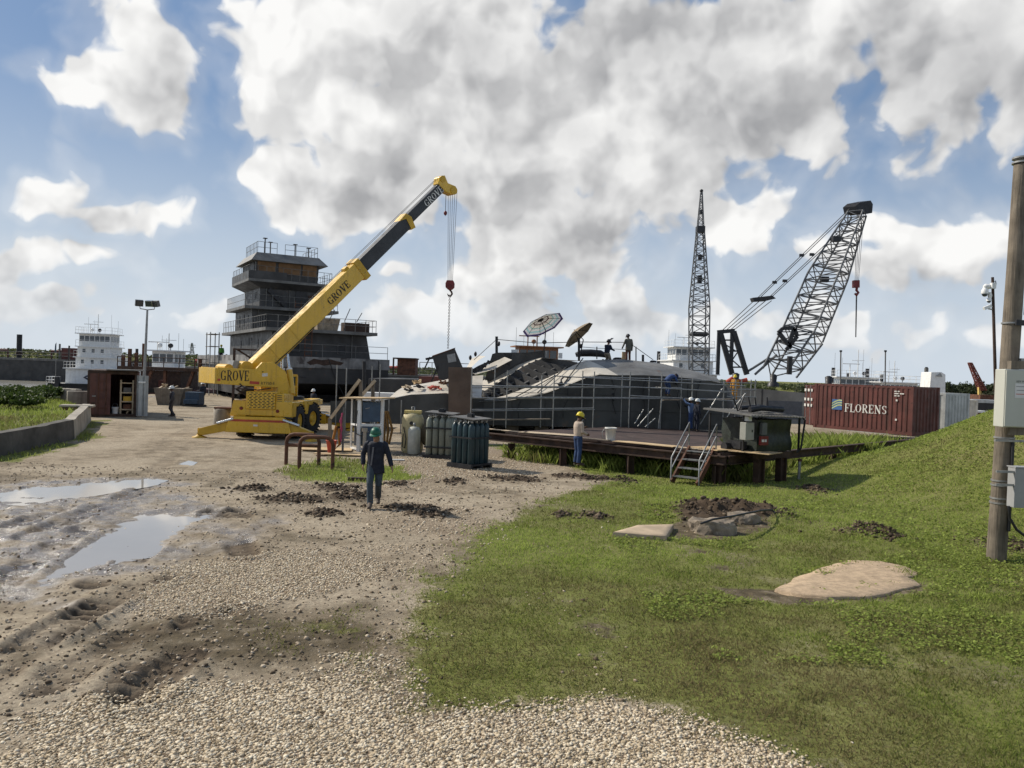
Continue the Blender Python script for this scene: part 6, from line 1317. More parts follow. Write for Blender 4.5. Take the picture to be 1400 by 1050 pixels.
for i, (px, py, Y, sx, sy, sz, rz, mt, lb) in enumerate(((106, 555, 39.5, 1.5, .8, .12, .3, m_conc, 'flat concrete slab lying on blocks beside the rusty container'), (99, 563, 39.4, .9, .6, .45, .1, m_plyd, 'brown block under the flat concrete slab'), (112, 562, 40.3, .5, .5, .35, .5, m_conc, 'pale concrete lump in the gap left of the rusty container'), (97, 540, 50, 1.6, .4, .8, -.5, m_conc, 'beige concrete wall block behind the slab by the rusty container'), (110, 545, 47, 1.4, .4, .9, .6, m_conc, 'second beige concrete block leaning towards the rusty container'), (75, 537, 62, .9, .9, .9, .2, m_concd, 'grey rounded block on the river edge left of the white towboat'))):
    q = at(px, py, Y); m = MB(); m.box((0, 0, sz / 2), (sx, sy, sz)); o = tag(m.build('concrete_block', mt, None, bevel=.04), lb, 'concrete block'); o.location = (q.x, Y, q.z - sz / 2); o.rotation_euler = (0, 0, rz)
q = gnd(300, 588); T = thing('concrete_drum', 'beige concrete block with a dark rusty cap left of the yellow crane', 'concrete block', (q.x, q.y + .3, 0)); m = MB(); m.lathe([(.40, -.1), (.42, .3), (.38, .7), (.40, 1.0), (.36, 1.02)], n=14, smooth=True); m.build('block', m_conc, T); m = MB(); m.b6(-.3, .75, -.3, .35, 1.02, 1.1); m.build('cap', m_rust, T)
# blue diesel set by the river
q = gnd(262, 556); T = thing('diesel_set', 'blue diesel machine on a skid at the far side of the muddy yard', 'machine', (q.x - .5, q.y, 0), R(-6)); T.scale = (.62, .62, .68); m = MB(); m.b6(0, 1.7, 0, 1.3, .2, 1.55); m.slab([(0, -.02, .25), (1.7, -.02, .25), (1.7, -.35, .3), (0, -.35, .3)], (0, 0, .5)); m.build('housing', M('machine_blue', (.025, .05, .085), .5, var=.3), T, bevel=.04); m = MB(); m.b6(-.2, 1.9, -.3, 1.5, 0, .2); m.build('skid', m_blk, T)
T = thing('scrap_bin', 'pale skip piled with scrap beside the blue diesel machine', 'skip', (q.x - 2.2, q.y + .5, 0)); m = MB(); m.slab([(-.5, 0, 0), (1.1, 0, 0), (1.4, 0, 1.25), (-.8, 0, 1.25)], (0, 1.6, 0)); m.build('bin', m_wood, T); m = MB()
for k in range(9): a = rnd.uniform(-.7, 1.2); m.bar((a, rnd.uniform(.1, 1.4), 1.2), (a + rnd.uniform(-.6, .6), rnd.uniform(.1, 1.4), rnd.uniform(1.3, 1.75)), .12, .05)
m.build('scrap', m_lum, T)

# pipe barriers
def ubar(lab, xa, xb, Y, h, rail):
    a = at(xa, 636, Y); b = at(xb, 638, Y + .05); za, zb = hz(a.x, a.y), hz(b.x, b.y); T = thing('pipe_barrier', lab, 'barrier', (a.x, a.y, za), 0, 'rusty pipe barriers'); w = b.x - a.x; r = .062; pts = [(0, 0, -.1), (0, 0, h - .25)]
    pts += [(.25 - .25 * math.cos(t), 0, h - .25 + .25 * math.sin(t)) for t in (R(30), R(60), R(90))]; pts += [(w - .25 + .25 * math.sin(t), 0, h - .25 + .25 * math.cos(t)) for t in (R(0), R(30), R(60))]; pts += [(w, 0, h - .25), (w, 0, -.1)]
    m = MB(); m.path(pts, r, 12); m.build('hoop', m_rust, T)
    if rail: m = MB(); m.tube((.03, 0, h - .36), (w - .03, 0, h - .36), .06, 10); m.build('rail', m_rust, T)
ubar('rusty pipe barrier hoop nearer the walking man', 409, 455, 24.9, 1.02, False); ubar('rusty pipe barrier hoop with a middle rail, the one farther left', 391, 436, 25.9, 1.0, True)
for i, (x, y, L, W, rz, lb) in enumerate(((447, 616, 1.9, 1.0, .15, 'plywood sheet lying behind the pipe barriers'), (462, 623, 1.7, .35, .02, 'narrow plywood strip lying in front of the plywood sheet'))):
    q = gnd(x, y); o = tag(MB().box((0, 0, 0), (L, W, .03)).build('plywood_sheet', m_ply), lb, 'plywood'); o.location = (q.x, q.y, hz(q.x, q.y) + .05 + .01 * i); o.rotation_euler = (.0, .01, rz)
q = gnd(491, 658); o = tag(MB().box((0, 0, 0), (.62, .14, .1)).build('timber_block', m_rustd, bevel=.01), 'short dark timber block lying on the dirt beside the walking man', 'timber'); o.location = (q.x, q.y, hz(q.x, q.y) + .05)
q = gnd(543, 630); o = tag(MB().box((0, 0, 0), (.5, .12, .03)).build('board', m_white), 'small white board lying on the gravel below the yellow tank', 'board'); o.location = (q.x, q.y, hz(q.x, q.y) + .03); o.rotation_euler = (0, 0, .1)

# electrical booth
q = gnd(490, 618); T = thing('power_booth', 'white framed power booth with blue cabinets and a plywood roof', 'booth', (q.x, q.y, 0), R(-14))
for x, y, w in ((0, 0, .13), (.72, .5, .11), (-.58, .55, .06), (.1, 1.1, .1)): m = MB(); m.bar((x, y, 0), (x, y, 2.02), w); m.build('post', m_white, T)
m = MB(); m.slab([(-.75, -.25, 2.02), (.9, -.1, 2.06), (.95, 1.2, 2.06), (-.75, 1.1, 2.02)], (0, 0, .05)); m.build('roof_board', m_ply, T)
for z0, z1, w in ((1.16, 1.92, .58), (.3, 1.0, .52)):
    m = MB(); m.slab([(.1, .05, z0), (.1 + w, .4, z0), (.1 + w - .25, .9, z0), (-.15, .6, z0)], (0, 0, z1 - z0)); cb = m.build('cabinet', M('cabinet_blue', (.045, .08, .13), .45, var=.2, streak=((.04, .05, .06), .4, 4)), T, bevel=.012)
    m = MB(); m.path([(.22, .04, z1 - .25), (.3, .0, z1 - .24), (.38, .06, z1 - .2)], .018, 5); m.build('handle', m_galv, cb)
for z in (1.04, .12): m = MB(); m.bar((0, 0, z), (.72, .5, z), .1, .1); m.build('rail', m_white, T); m = MB(); m.bar((0, 0, z - .02), (-.58, .55, z - .02), .07, .07); m.build('rail', m_white, T)
m = MB(); m.slab([(-.5, .6, 1.1), (-.05, .25, 1.1), (.0, .5, 1.1), (-.4, .85, 1.1)], (0, 0, .85)); m.build('breaker_box', m_blk, T); m = MB(); m.slab([(-.48, .6, .2), (-.1, .25, .2), (.0, .5, .2), (-.4, .85, .2)], (0, 0, .7)); m.build('welder_box', M('welder', (.06, .065, .075), .5, var=.4), T)
m = MB(); m.path([(-.06, -.06, 1.6), (-.12, -.1, 1.0), (-.05, -.12, .7), (.18, -.08, .62), (.24, .05, .8)], .02, 6); m.build('cable', m_blk, T)
m = MB(); m.tube((.26, -.05, 0), (.26, -.05, .8), .07, 10); m.lathe([(.11, 0), (.11, .14)], (.26, -.05, .8), 10); m.build('pipe_stub', m_conc, T)
# timber brace frames beside it
T = thing('timber_stair', 'pale timber stair frame rising beside the power booth', 'stairs', at(455, 570, 33)); q = lambda x, y, o=0: at(x, y, 33 + o)
for a, b, w, o in (((452, 572), (492, 519), .12, 0), ((488, 548), (513, 520), .12, 1.2)): m = MB(); m.bar(q(*a, o), q(*b, o), w, w); m.build('stringer', m_lum, T, world=True)
for a, b, o in (((493, 520), (493, 560), .1), ((510, 521), (510, 560), 1.3), ((451, 572), (451, 604), .1)): m = MB(); m.bar(q(*a, o), q(*b, o), .13); m.build('post', m_wood, T, world=True)
q = gnd(459, 620); T = thing('hose_bundle', 'pink and orange hose bundle hanging by the left of the power booth', 'hose', (q.x, q.y + .4, 0)); m = MB()
for k in range(3): m.path([(.1 + .02 * k, 0, 1.5), (.11 - .03 * k, -.05, 1.2), (.07 + .03 * k, 0, .9), (.12 - .03 * k, -.03, .6), (.1, -.04, .4)], .022, 6)
m.build('pink_hose', M('hose_pink', (.36, .05, .11), .7), T); m = MB(); m.path([(-.1, 0, 1.0), (-.2, 0, .5), (-.12, 0, .1), (.05, 0, .3), (0, 0, .9)], .05, 6); m.build('orange_hose', M('hose_orange', (.32, .13, .02), .7), T)
m = MB(); m.bar((.16, .05, 0), (.16, .05, 1.7), .07); m.build('stake', m_steel, T)
T = thing('red_tub', 'red plastic tub on the ground by the hose bundle', 'tub', (q.x - .1, q.y - .3, 0)); m = MB(); m.lathe([(.12, 0), (.2, .5), (.22, .52), (.18, .52), (.1, .1)], n=14); m.build('tub', m_red, T)
T = thing('hose_bundle', 'orange brown hose coil hanging on the hull right of the power booth', 'hose', at(525, 580, 33.5)); m = MB()
for k in range(5): a = at(522 + k * 2, 562, 33.5 - .05 * k); b = at(521 + k * 2.4, 612, 33.5 - .05 * k); m.path([a, (a + b) / 2 + Vector((.1 * (k - 2), -.1, 0)), b], .05, 6)
m.build('hose', M('hose_brown', (.16, .085, .02), .8), T, world=True)

# tanks and gas cylinders
q = gnd(561, 622); T = thing('yellow_tank', 'big dirty yellow upright tank with a lifting eye on its frame', 'tank', (q.x, q.y + .45, 0))
my = M('tank_yellow', (.44, .37, .20), .65, var=.2, scale=2.5, streak=((.25, .19, .1), .6, 4), spots=((.50, .46, .36), .6, 2))
m = MB(); m.lathe([(.36, .05), (.42, .15), (.42, 1.35), (.36, 1.5), (.2, 1.58)], n=24); m.build('shell', my, T); m = MB(); m.b6(-.32, .32, -.2, .2, 1.56, 1.66); m.b6(-.3, -.26, -.16, .16, 1.3, 1.56); m.b6(.26, .3, -.16, .16, 1.3, 1.56); fr = m.build('frame', M('tank_frame', (.48, .38, .14), .6, var=.2), T)
m = MB(); m.path([(-.05, 0, 1.66), (-.05, 0, 1.8), (.05, 0, 1.8), (.05, 0, 1.66)], .022, 6); m.build('lifting_eye', m_galv, fr); m = MB(); m.lathe([(.07, 0), (.07, .04)], (.0, -.43, 1.2), 12, (0, -1, 0)); m.build('gauge', m_blk, T)
m = MB(); m.path([(-.3, -.36, 1.05), (-.18, -.46, .6), (-.22, -.46, .25), (-.34, -.36, .3), (-.3, -.38, .8)], .02, 6); m.build('hose', m_blk, T); m = MB(); m.b6(-.62, .75, -.75, .5, 0, .05); m.build('base_board', m_wood, T)
m = MB(); m.lathe([(.06, 0), (.28, .02), (.3, .06), (.05, .1)], (.52, -.1, .8), 20, (.7, -.7, 0)); cv = m.build('hose_reel', M('reel_brown', (.13, .10, .06), .8, var=.3), T); cv.scale = (1, 1, 1.55); cv.location = (0, 0, -.45)
mw = M('tank_white', (.40, .40, .35), .6, var=.15, scale=4, streak=((.26, .25, .2), .5, 4)); T = thing('propane_tank', 'pale gas tank standing in front of the big yellow tank', 'gas tank', (q.x + .14, q.y - .16, .06)); m = MB(); m.lathe([(.2, 0), (.235, .05), (.235, .9), (.18, 1.0), (.07, 1.03)], n=20); m.build('shell', mw, T); m = MB(); m.lathe([(.03, 0), (.05, .03), (.05, .12), (.02, .14)], (0, 0, 1.03), 10); m.build('valve', m_galv, T)
def pack(px, py, rz, nx, ny, mat, lab, clab, grp, zb):
    q = gnd(px, py); T = thing('cylinder_rack', lab, 'cylinder rack', (q.x, q.y + .55, 0), rz); s = .245; w, d = nx * s, ny * s; h = 1.42
    m = MB(); m.b6(-w / 2 - .05, w / 2 + .05, -d / 2 - .05, d / 2 + .05, .09, .15); [m.b6(-w / 2 - .05, w / 2 + .05, y - .06, y + .06, 0, .09) for y in (-d / 2, 0, d / 2)]; m.build('pallet', m_blk, T)
    for z in zb:
        m = MB(); a, b = w / 2 + .012, d / 2 + .012
        for (x0, y0, x1, y1) in ((-a, -b, a, -b), (a, -b, a, b), (a, b, -a, b), (-a, b, -a, -b)): m.bar((x0, y0, z), (x1, y1, z), .02, .055)
        m.build('strap', m_blk, T)
    m = MB(); m.slab([(-w / 2 - .04, -d / 2, h + .26), (w / 2 + .06, -d / 2, h + .2), (w / 2 + .06, d / 2, h + .22), (-w / 2 - .04, d / 2, h + .28)], (0, 0, .025)); tp = m.build('top_plate', m_steel, T); m = MB(); m.b6(-.1, .1, -.08, .08, h + .26, h + .4); m.tube((-.14, 0, h + .33), (.14, 0, h + .33), .05, 8); m.build('lifting_lug', m_blk, tp)
    m = MB(); m.bar((0, 0, .1), (0, 0, h + .25), .07); m.build('centre_post', m_blk, T)
    first = None
    for j in range(ny):
        for i in range(nx):
            l = Vector(((i + .5) * s - w / 2, (j + .5) * s - d / 2, .15)); l.rotate(Euler((0, 0, rz))); loc = T.location + l
            if (abs(l.xy.length) < .02): continue
            if first is None:
                first = thing('gas_cylinder', clab, 'gas cylinder', loc, 0, grp); m = MB(); m.lathe([(.09, 0), (.112, .02), (.114, 1.18), (.10, 1.26), (.06, 1.33), (.035, 1.36)], n=18); m.build('shell', mat, first); m = MB(); m.lathe([(.03, 0), (.042, .01), (.042, .07), (.02, .1)], (0, 0, 1.36), 10); m.tube((0, 0, 1.42), (.07, 0, 1.42), .015, 6); m.build('valve', m_galv, first)
            else: c = dup(first, loc, rnd.uniform(0, 6))
pack(601, 628, R(-12), 4, 4, M('cyl_grey', (.21, .225, .185), .5, var=.15, scale=3, streak=((.12, .12, .1), .4, 6)), 'strapped rack of grey green gas cylinders beside the yellow tank', 'grey green gas cylinder strapped in the rack beside the yellow tank', 'grey green gas cylinders', (1.12, .42))
pack(640.5, 641, R(-38), 4, 4, M('cyl_dark', (.022, .046, .055), .38, var=.2, scale=3), 'strapped rack of dark green gas cylinders, the rack nearest the grass', 'dark green gas cylinder strapped in the nearest cylinder rack', 'dark green gas cylinders', (1.02,))

# umbrellas on the hull
def umbrella(lab, hub, rad, n, depth, mat, foot, inner=None):
    T = thing('umbrella', lab, 'umbrella', foot); n = Vector(n).normalized(); u = n.orthogonal().normalized(); v = n.cross(u)
    hub = Vector(hub); rings = []
    for r in (.03, .35, .7, 1.0): rings.append([hub + (u * math.cos(k * math.pi / 4 + .2) + v * math.sin(k * math.pi / 4 + .2)) * rad * r - n * depth * r ** 1.8 for k in range(9)])
    m = MB(); m.loft(rings, False); m.poly([p + n * .002 for p in rings[0][:8]])
    c = m.build('canopy', mat, T, world=True); sd = c.modifiers.new('thickness', 'SOLIDIFY'); sd.thickness = .008
    bpy.context.view_layer.update()
    for k in range(8): m = MB(); m.path([hub - n * .02] + [rings[i][k] - n * .02 for i in (1, 2, 3)], .012, 4); m.build('rib', m_blk, T, world=True)
    m = MB(); m.tube(hub + n * .08, hub - n * .75, .025, 8); m.tube(hub - n * .75, foot, .03, 8); m.build('pole', m_blk, T, world=True)
    return c
def stripe_mat(centre, nrm, rad):
    m = bpy.data.materials.new('umbrella_stripes'); m.use_nodes = True; T = NT(m.node_tree); p = T.n['Principled BSDF']
    at_ = T.new('ShaderNodeAttribute', attribute_name='radius').outputs['Fac']; cr = T.new('ShaderNodeValToRGB'); cr.color_ramp.interpolation = 'CONSTANT'; T.l.new(at_, cr.inputs[0]); e = cr.color_ramp.elements
    st = [(0, (.03, .03, .04)), (.16, (.62, .60, .57)), (.34, (.25, .19, .19)), (.40, (.66, .64, .6)), (.56, (.42, .55, .54)), (.62, (.68, .68, .68)), (.74, (.48, .62, .64)), (.82, (.66, .66, .68)), (.91, (.16, .13, .27))]
    e[0].color = col4(st[0][1]); e[1].position = st[1][0]; e[1].color = col4(st[1][1])
    for q, c in st[2:]: k = e.new(q); k.color = col4(c)
    T.l.new(cr.outputs[0], p.inputs['Base Color']); p.inputs['Roughness'].default_value = .8
    tr = T.new('ShaderNodeBsdfTranslucent'); T.l.new(cr.outputs[0], tr.inputs[0]); mx = T.new('ShaderNodeMixShader'); mx.inputs[0].default_value = .6; T.l.new(p.outputs[0], mx.inputs[1]); T.l.new(tr.outputs[0], mx.inputs[2]); T.l.new(mx.outputs[0], T.n['Material Output'].inputs[0]); return m
h1 = hp(739, 437, 4.2); nn = Vector((-.41, .36, .84)); c = umbrella('striped white, teal and purple parasol tilted over the barge hull', h1, 1.28, nn, .38, stripe_mat(h1, nn, 1.3), hp(743, 489, 4.2))
me = c.data
def subdiv_attr(me, hub, rad):
    bm = bmesh.new(); bm.from_mesh(me); bmesh.ops.subdivide_edges(bm, edges=bm.edges, cuts=4, use_grid_fill=True); bm.to_mesh(me); bm.free(); inv = wm(c.parent).inverted(); h = inv @ hub
    a = me.attributes.new('radius', 'FLOAT', 'POINT'); n_ = nn.normalized()
    def octr(d):
        d = d - n_ * d.dot(n_); u = n_.orthogonal().normalized(); v = n_.cross(u); ang = math.atan2(d.dot(v), d.dot(u)) - .2; ang = (ang % (math.pi / 4)) - math.pi / 8; return d.length * math.cos(ang) / math.cos(math.pi / 8) / rad
    a.data.foreach_set('value', [min(.999, octr(v.co - h)) for v in me.vertices])
subdiv_attr(me, h1, 1.28)
umbrella('plain tan parasol tipped steeply on the barge hull', hp(786, 452, 4.6), 1.08, (-.66, .24, .70), .36, M('canopy_tan', (.22, .165, .105), .85, var=.15, bump=.05), hp(792, 492, 4.6))
for i, (x, y, w, h, o, mt, lb) in enumerate(((766, 490, 5.5, 7.5, 4.6, m_white, 'small white box on the hull between the two parasols'), (853.5, 495, 6.5, 14, 4.6, m_ply, 'upright plywood board at the feet of the standing man on the hull'), (808, 489, 42, 10, 6.2, m_blk, 'long black tarpaulin roll on the hull behind the tan parasol'), (846, 492, 16, 3, 6, m_blk, 'black hose heap on the hull between the two men'), (893, 496, 9, 3, 5.5, m_blk, 'black coil on the hull right of the standing man'), (703, 482, 8, 4, 6.2, m_blue if False else m_white, 'white bundle on the transom block left of the striped parasol'))):
    c_ = hp(x, y, o); s_ = c_.y / F; m = MB(); k = w * s_; hh_ = h * s_
    if 'tarpaulin' in lb or 'hose' in lb or 'coil' in lb: m.path([(-k / 2, 0, hh_ * .3), (-k * .3, 0, hh_ * .6), (0, .1, hh_ * .65), (k * .3, 0, hh_ * .6), (k / 2, 0, hh_ * .35)], [hh_ * .3, hh_ * .5, hh_ * .5, hh_ * .48, hh_ * .3], 8)
    else: m.b6(-k / 2, k / 2, 0, .12 if 'board' in lb else .3, 0, hh_)
    o_ = tag(m.build({0: 'box', 1: 'plywood_board', 2: 'tarpaulin_roll', 3: 'hose_heap', 4: 'hose_coil', 5: 'bundle'}[i], mt), lb, {0: 'box', 1: 'plywood', 2: 'tarpaulin', 3: 'hose', 4: 'hose', 5: 'bundle'}[i]); o_.location = c_

# ------------------------------------------------------------------ utility pole with cabinets, camera pole
def build_pole():
    Y = 14.8; b = at(1362.5, 748, Y); b.z = hz(b.x, b.y) - .1; t = at(1398, 226, Y); T = thing('utility_pole', 'weathered wooden utility pole at the right edge of the grass', 'utility pole', b)
    m = MB(); n = 24; rows = []
    for i in range(40):
        f = i / 39; c = b.lerp(t, f); r = .168 - .02 * f; rows.append([c + Vector((math.cos(a), math.sin(a), 0)) * (r + .006 * mnoise.noise((math.cos(a) * 5, math.sin(a) * 5, f * 3)) + .004 * mnoise.noise((math.cos(a) * 16, math.sin(a) * 16, f * 6))) for a in [2 * math.pi * k / n for k in range(n + 1)]])
    m.loft(rows); m.poly(rows[-1][:-1]); m.build('pole', m_wood, T, world=True)
    on = lambda y: b.lerp(t, (748 - y) / 522)
    for y in (218, 224, 432, 505, 581, 637, 643, 660, 666):
        m = MB(); c = on(y); m.lathe([(.178, 0), (.178, .03)], c, 24, (0, 0, 1)); m.build('band', m_galv, T, world=True)
    for y in (508, 583): m = MB(); c = on(y); m.bar(c + Vector((-.3, -.2, 0)), c + Vector((.6, -.2, 0)), .05, .04); m.build('strut_channel', m_galv, T, world=True)
    m = MB(); c = on(431); m.bar(c + Vector((-.05, -.18, 0)), c + Vector((.8, -.18, 0)), .06, .1); m.build('bracket', m_blk, T, world=True)
    m = MB(); c = on(480); m.bar(c + Vector((.1, -.16, 0)), c + Vector((.8, -.16, 0)), .05, .1); m.build('bracket', m_galv, T, world=True)
    m = MB(); m.path([on(430) + Vector((.16, -.16, 0)), on(455) + Vector((.24, -.2, 0)), on(480) + Vector((.40, -.2, 0)), on(478) + Vector((.7, -.2, .1))], .02, 6); m.build('cable', m_blk, T, world=True)
    m = MB(); m.tube(on(228) + Vector((.17, -.08, 0)), on(420) + Vector((.17, -.08, 0)), .018, 6); m.build('conduit', m_galv, T, world=True)
    m = MB(); m.tube(on(585) + Vector((.05, -.185, 0)), on(700) + Vector((.08, -.185, 0)), .03, 8); m.build('conduit', m_blk, T, world=True)
    mg = M('cabinet_grey', (.46, .46, .40), .5, var=.05, scale=1, bump=.03, streak=((.36, .35, .3), .3, 3)); mg2 = M('cabinet_steel', (.30, .30, .295), .45, var=.08, bump=.03)
    x0 = at(1359, 545, 14.5).x; z0, z1 = at(1375, 583, 14.5).z, at(1375, 505, 14.5).z
    Bx = thing('control_cabinet', 'large cream grey control cabinet with a warning sticker on the utility pole', 'cabinet', (x0, 14.2, z0)); W, H = 1.05, z1 - z0
    m = MB(); m.b6(0, W, 0, .3, 0, H); m.build('case', mg, Bx, bevel=.012); m = MB(); m.b6(.012, W - .012, -.022, -.002, .015, H - .015); dr = m.build('door', mg, Bx, bevel=.006)
    m = MB(); font(m, 'KEY POSTS', (.19, -.024, H - .235), (1, 0, 0), (0, 0, 1), .036, .002); m.build('marking', m_blk, dr)
    st = MB(); st.b6(.17, .46, -.028, -.0225, H * .51, H * .755); sk = st.build('warning_sticker', M('sticker', (.62, .60, .58), .5, var=.05), dr)
    for k, (xa, xb, c_) in enumerate(((.19, .38, m_blk), (.20, .38, m_blk), (.19, .385, m_red))): m = MB(); zz = H * (.70 - .065 * k); m.b6(xa, xb, -.0305, -.0285, zz, zz + .012); m.build('sticker_line', M('ink', (.2, .2, .2), .6) if k < 2 else m_red, sk)
    for zz, c_ in ((.69, m_rust), (.545, m_red)): m = MB(); m.slab([(.395, -.0285, H * zz), (.445, -.0285, H * zz), (.42, -.0285, H * zz + .05)], (0, -.002, 0)); m.build('warning_symbol', c_, sk)
    m = MB(); m.lathe([(.045, 0), (.045, .03), (.03, .05)], (.50, -.022, .13), 14, (0, -1, 0)); m.path([(.45, -.06, .08), (.50, -.08, .13), (.56, -.06, .17)], .016, 6); m.build('handle', m_chr, dr)
    m = MB(); m.b6(.1, W, .0, .12, H + .005, H + .15); tb_ = tag(m.build('mounting_board', m_wood), 'rough timber board fixed above the large cream control cabinet', 'board'); tb_.location = Bx.location; m = MB(); m.b6(.16, W, .05, .12, -.14, -.005); o = tag(m.build('mounting_board', m_wood), 'rough timber board fixed below the large cream control cabinet', 'board'); o.location = Bx.location
    x0 = at(1377, 660, 14.5).x; z0, z1 = at(1388, 692, 14.5).z, at(1388, 638, 14.5).z; B2 = thing('disconnect_box', 'small grey steel switch box low on the utility pole', 'switch box', (x0, 14.28, z0)); H = z1 - z0; m = MB(); m.b6(0, .75, 0, .22, 0, H); m.build('case', mg2, B2, bevel=.01); m = MB(); m.b6(-.01, .77, -.02, .24, H, H + .02); m.build('lid', mg2, B2); m = MB(); m.b6(.27, .45, -.006, -.001, H * .62, H * .85); m.build('label_plate', m_letw, B2)
    for z in (.12, .45): m = MB(); m.b6(-.32, .0, .02, .06, H * z + .3, H * z + .34); m.build('strap', m_galv, B2)
    m = MB(); a = Vector((x0 - .05, 14.35, z0 + .02)); m.path([a, a + Vector((.03, 0, -.22)), a + Vector((.16, 0, -.42)), a + Vector((.36, -.05, -.58)), a + Vector((.6, -.05, -.62))], .026, 8); o = tag(m.build('power_cable', m_blk), 'thick black cable curving down from the small grey switch box', 'cable')
    # camera pole farther along the mound
    Y = 19.5; t = at(1357, 379, Y); q = at(1367, 560, Y); q.z = hz(q.x, Y) - .1; q.x = at(1371, 560, Y).x; T = thing('camera_pole', 'thin dark steel pole carrying three white security cameras', 'camera pole', q)
    m = MB(); m.tube(q, t, .045, 10, .032); m.build('pole', m_rustd, T, world=True); P = lambda x, y: at(x, y, Y)
    m = MB(); c = P(1356, 391); m.box(c + Vector((0, -.05, 0)), (.1, .1, .14)); m.lathe([(.06, 0), (.07, .1), (.03, .14)], P(1352.5, 392), 12, (-1, 0, 0)); m.build('mount', m_white, T, world=True)
    m = MB(); m.path([P(1353, 393), P(1349.5, 391.5), P(1347, 393), P(1346.5, 397)], .022, 8); ar = m.build('goose_neck', m_white, T, world=True)
    m = MB(); c = P(1346.5, 400); m.lathe([(.04, .12), (.075, .07), (.085, 0), (.08, -.03)], c, 16); dm = m.build('dome_camera', m_white, T, world=True); m = MB(); m.ball(c + Vector((0, 0, -.035)), .068, 14, 8); m.build('dome', m_glass, dm, world=True)
    m = MB(); a = P(1353.5, 404); m.lathe([(.035, -.08), (.05, .0), (.03, .08)], a, 10); m.build('mount', m_white, T, world=True); m = MB(); c = P(1352.2, 411); m.lathe([(.03, .07), (.06, .03), (.06, -.01)], c, 14); dm = m.build('dome_camera', m_white, T, world=True); m = MB(); m.ball(c + Vector((0, 0, -.015)), .045, 12, 8); m.build('dome', m_glass, dm, world=True)
    m = MB(); m.bar(P(1345, 422), P(1355, 418), .075, .075); bc = m.build('bullet_camera', m_white, T, world=True); m = MB(); m.tube(P(1351, 422), P(1358.5, 423.5), .018, 6); m.build('bracket', m_galv, T, world=True)
    m = MB(); m.path([P(1358, 386), P(1361, 384), P(1362, 389)], .014, 5); m.build('aerial', m_galv, T, world=True)
build_pole()

# ------------------------------------------------------------------ slabs, boulder and gravel pad in the lawn
def pad(px, lab, nm, cat, th, mat, rough=.0, z=None, n=5, lift=.05):
    pts = [gnd(a, b, .1) for a, b in px]; zz = sum(hz(p.x, p.y) for p in pts) / len(pts) if z is None else z; c = sum((Vector(p) for p in pts), Vector()) / len(pts)
    poly = []
    for a, b in zip(pts, pts[1:] + pts[:1]):
        for k in range(n): q = a.lerp(b, k / n); poly.append(Vector((q.x, q.y, 0)))
    bm_ = MB(); rings = []
    for f, dz in ((1.02, -th), (1.0, -.012), (.985, 0), (.7, .012), (.4, .02), (.1, .022)):
        rings.append([Vector((c.x + (p.x - c.x) * f + rough * mnoise.noise((p.x * 3, p.y * 3, f)), c.y + (p.y - c.y) * f + rough * mnoise.noise((p.x * 3, p.y * 3, f + 9)), hz(c.x + (p.x - c.x) * f, c.y + (p.y - c.y) * f) * .5 + zz * .5 + lift + dz)) for p in poly + poly[:1]])
    bm_.loft(rings); bm_.poly(rings[-1][:-1]); return tag(bm_.build(nm, mat), lab, cat)
m_pad = M('pad_gravel', (.46, .34, .22), .95, var=.2, scale=9, bump=1.0, bscale=60, spots=((.30, .21, .13), .55, 40))
pad([(1060, 797), (1085, 784), (1125, 770), (1160, 761), (1205, 762), (1240, 770), (1257, 779), (1252, 783), (1240, 784), (1252, 789), (1258, 795), (1235, 800), (1190, 808), (1130, 809), (1090, 804)], 'round tan gravel concrete pad set in the lawn by the utility pole', 'gravel_pad', 'pad', .3, m_pad, .05, None, 4, .035)
pad([(838, 726), (872, 716), (921, 715), (911, 731), (880, 729)], 'flat beige concrete slab in the grass left of the boulder', 'concrete_slab', 'slab', .2, M('slab', (.40, .31, .21), .9, var=.18, scale=3, bump=.2), .0, None, 4, .1)
def boulder(px, py, sx, sy, sz, lab, mat, seed):
    q = gnd(px, py); _b = bmesh.new(); bmesh.ops.create_icosphere(_b, subdivisions=4, radius=1)
    for v in _b.verts:
        d = 1 + .28 * mnoise.noise(v.co * 1.4 + Vector((seed, 0, 0))) + .1 * mnoise.noise(v.co * 4 + Vector((0, seed, 0))) + .04 * mnoise.noise(v.co * 11); v.co = Vector((v.co.x * sx * d, v.co.y * sy * d, (min(v.co.z, .55) if v.co.z > 0 else v.co.z) * sz * d))
    me = bpy.data.meshes.new('boulder'); _b.to_mesh(me); _b.free(); me.materials.append(mat); o = bpy.data.objects.new('boulder', me); COL.objects.link(o); o.location = (q.x, q.y, hz(q.x, q.y) + .02); tag(o, lab, 'boulder'); return o
boulder(975, 726, .52, .36, .42, 'grey concrete boulder with a flat top in the eroded hollow', M('boulder', (.21, .17, .125), .95, var=.35, scale=4, bump=.6, spots=((.32, .27, .2), .55, 3)), 3)
boulder(1012, 714, .4, .3, .3, 'small grey boulder at the right end of the eroded hollow', M('boulder', (.2, .2, .2)), 8)
q = gnd(1000, 706, .2); m = MB(); m.path([gnd(958, 716, .35), gnd(975, 710, .42), gnd(1000, 706, .4), gnd(1040, 698, .3), gnd(1056, 697, .2), gnd(1060, 702, .15)], .022, 6); tag(m.build('drain_hose', m_blk), 'thin black hose lying across the eroded hollow', 'hose')

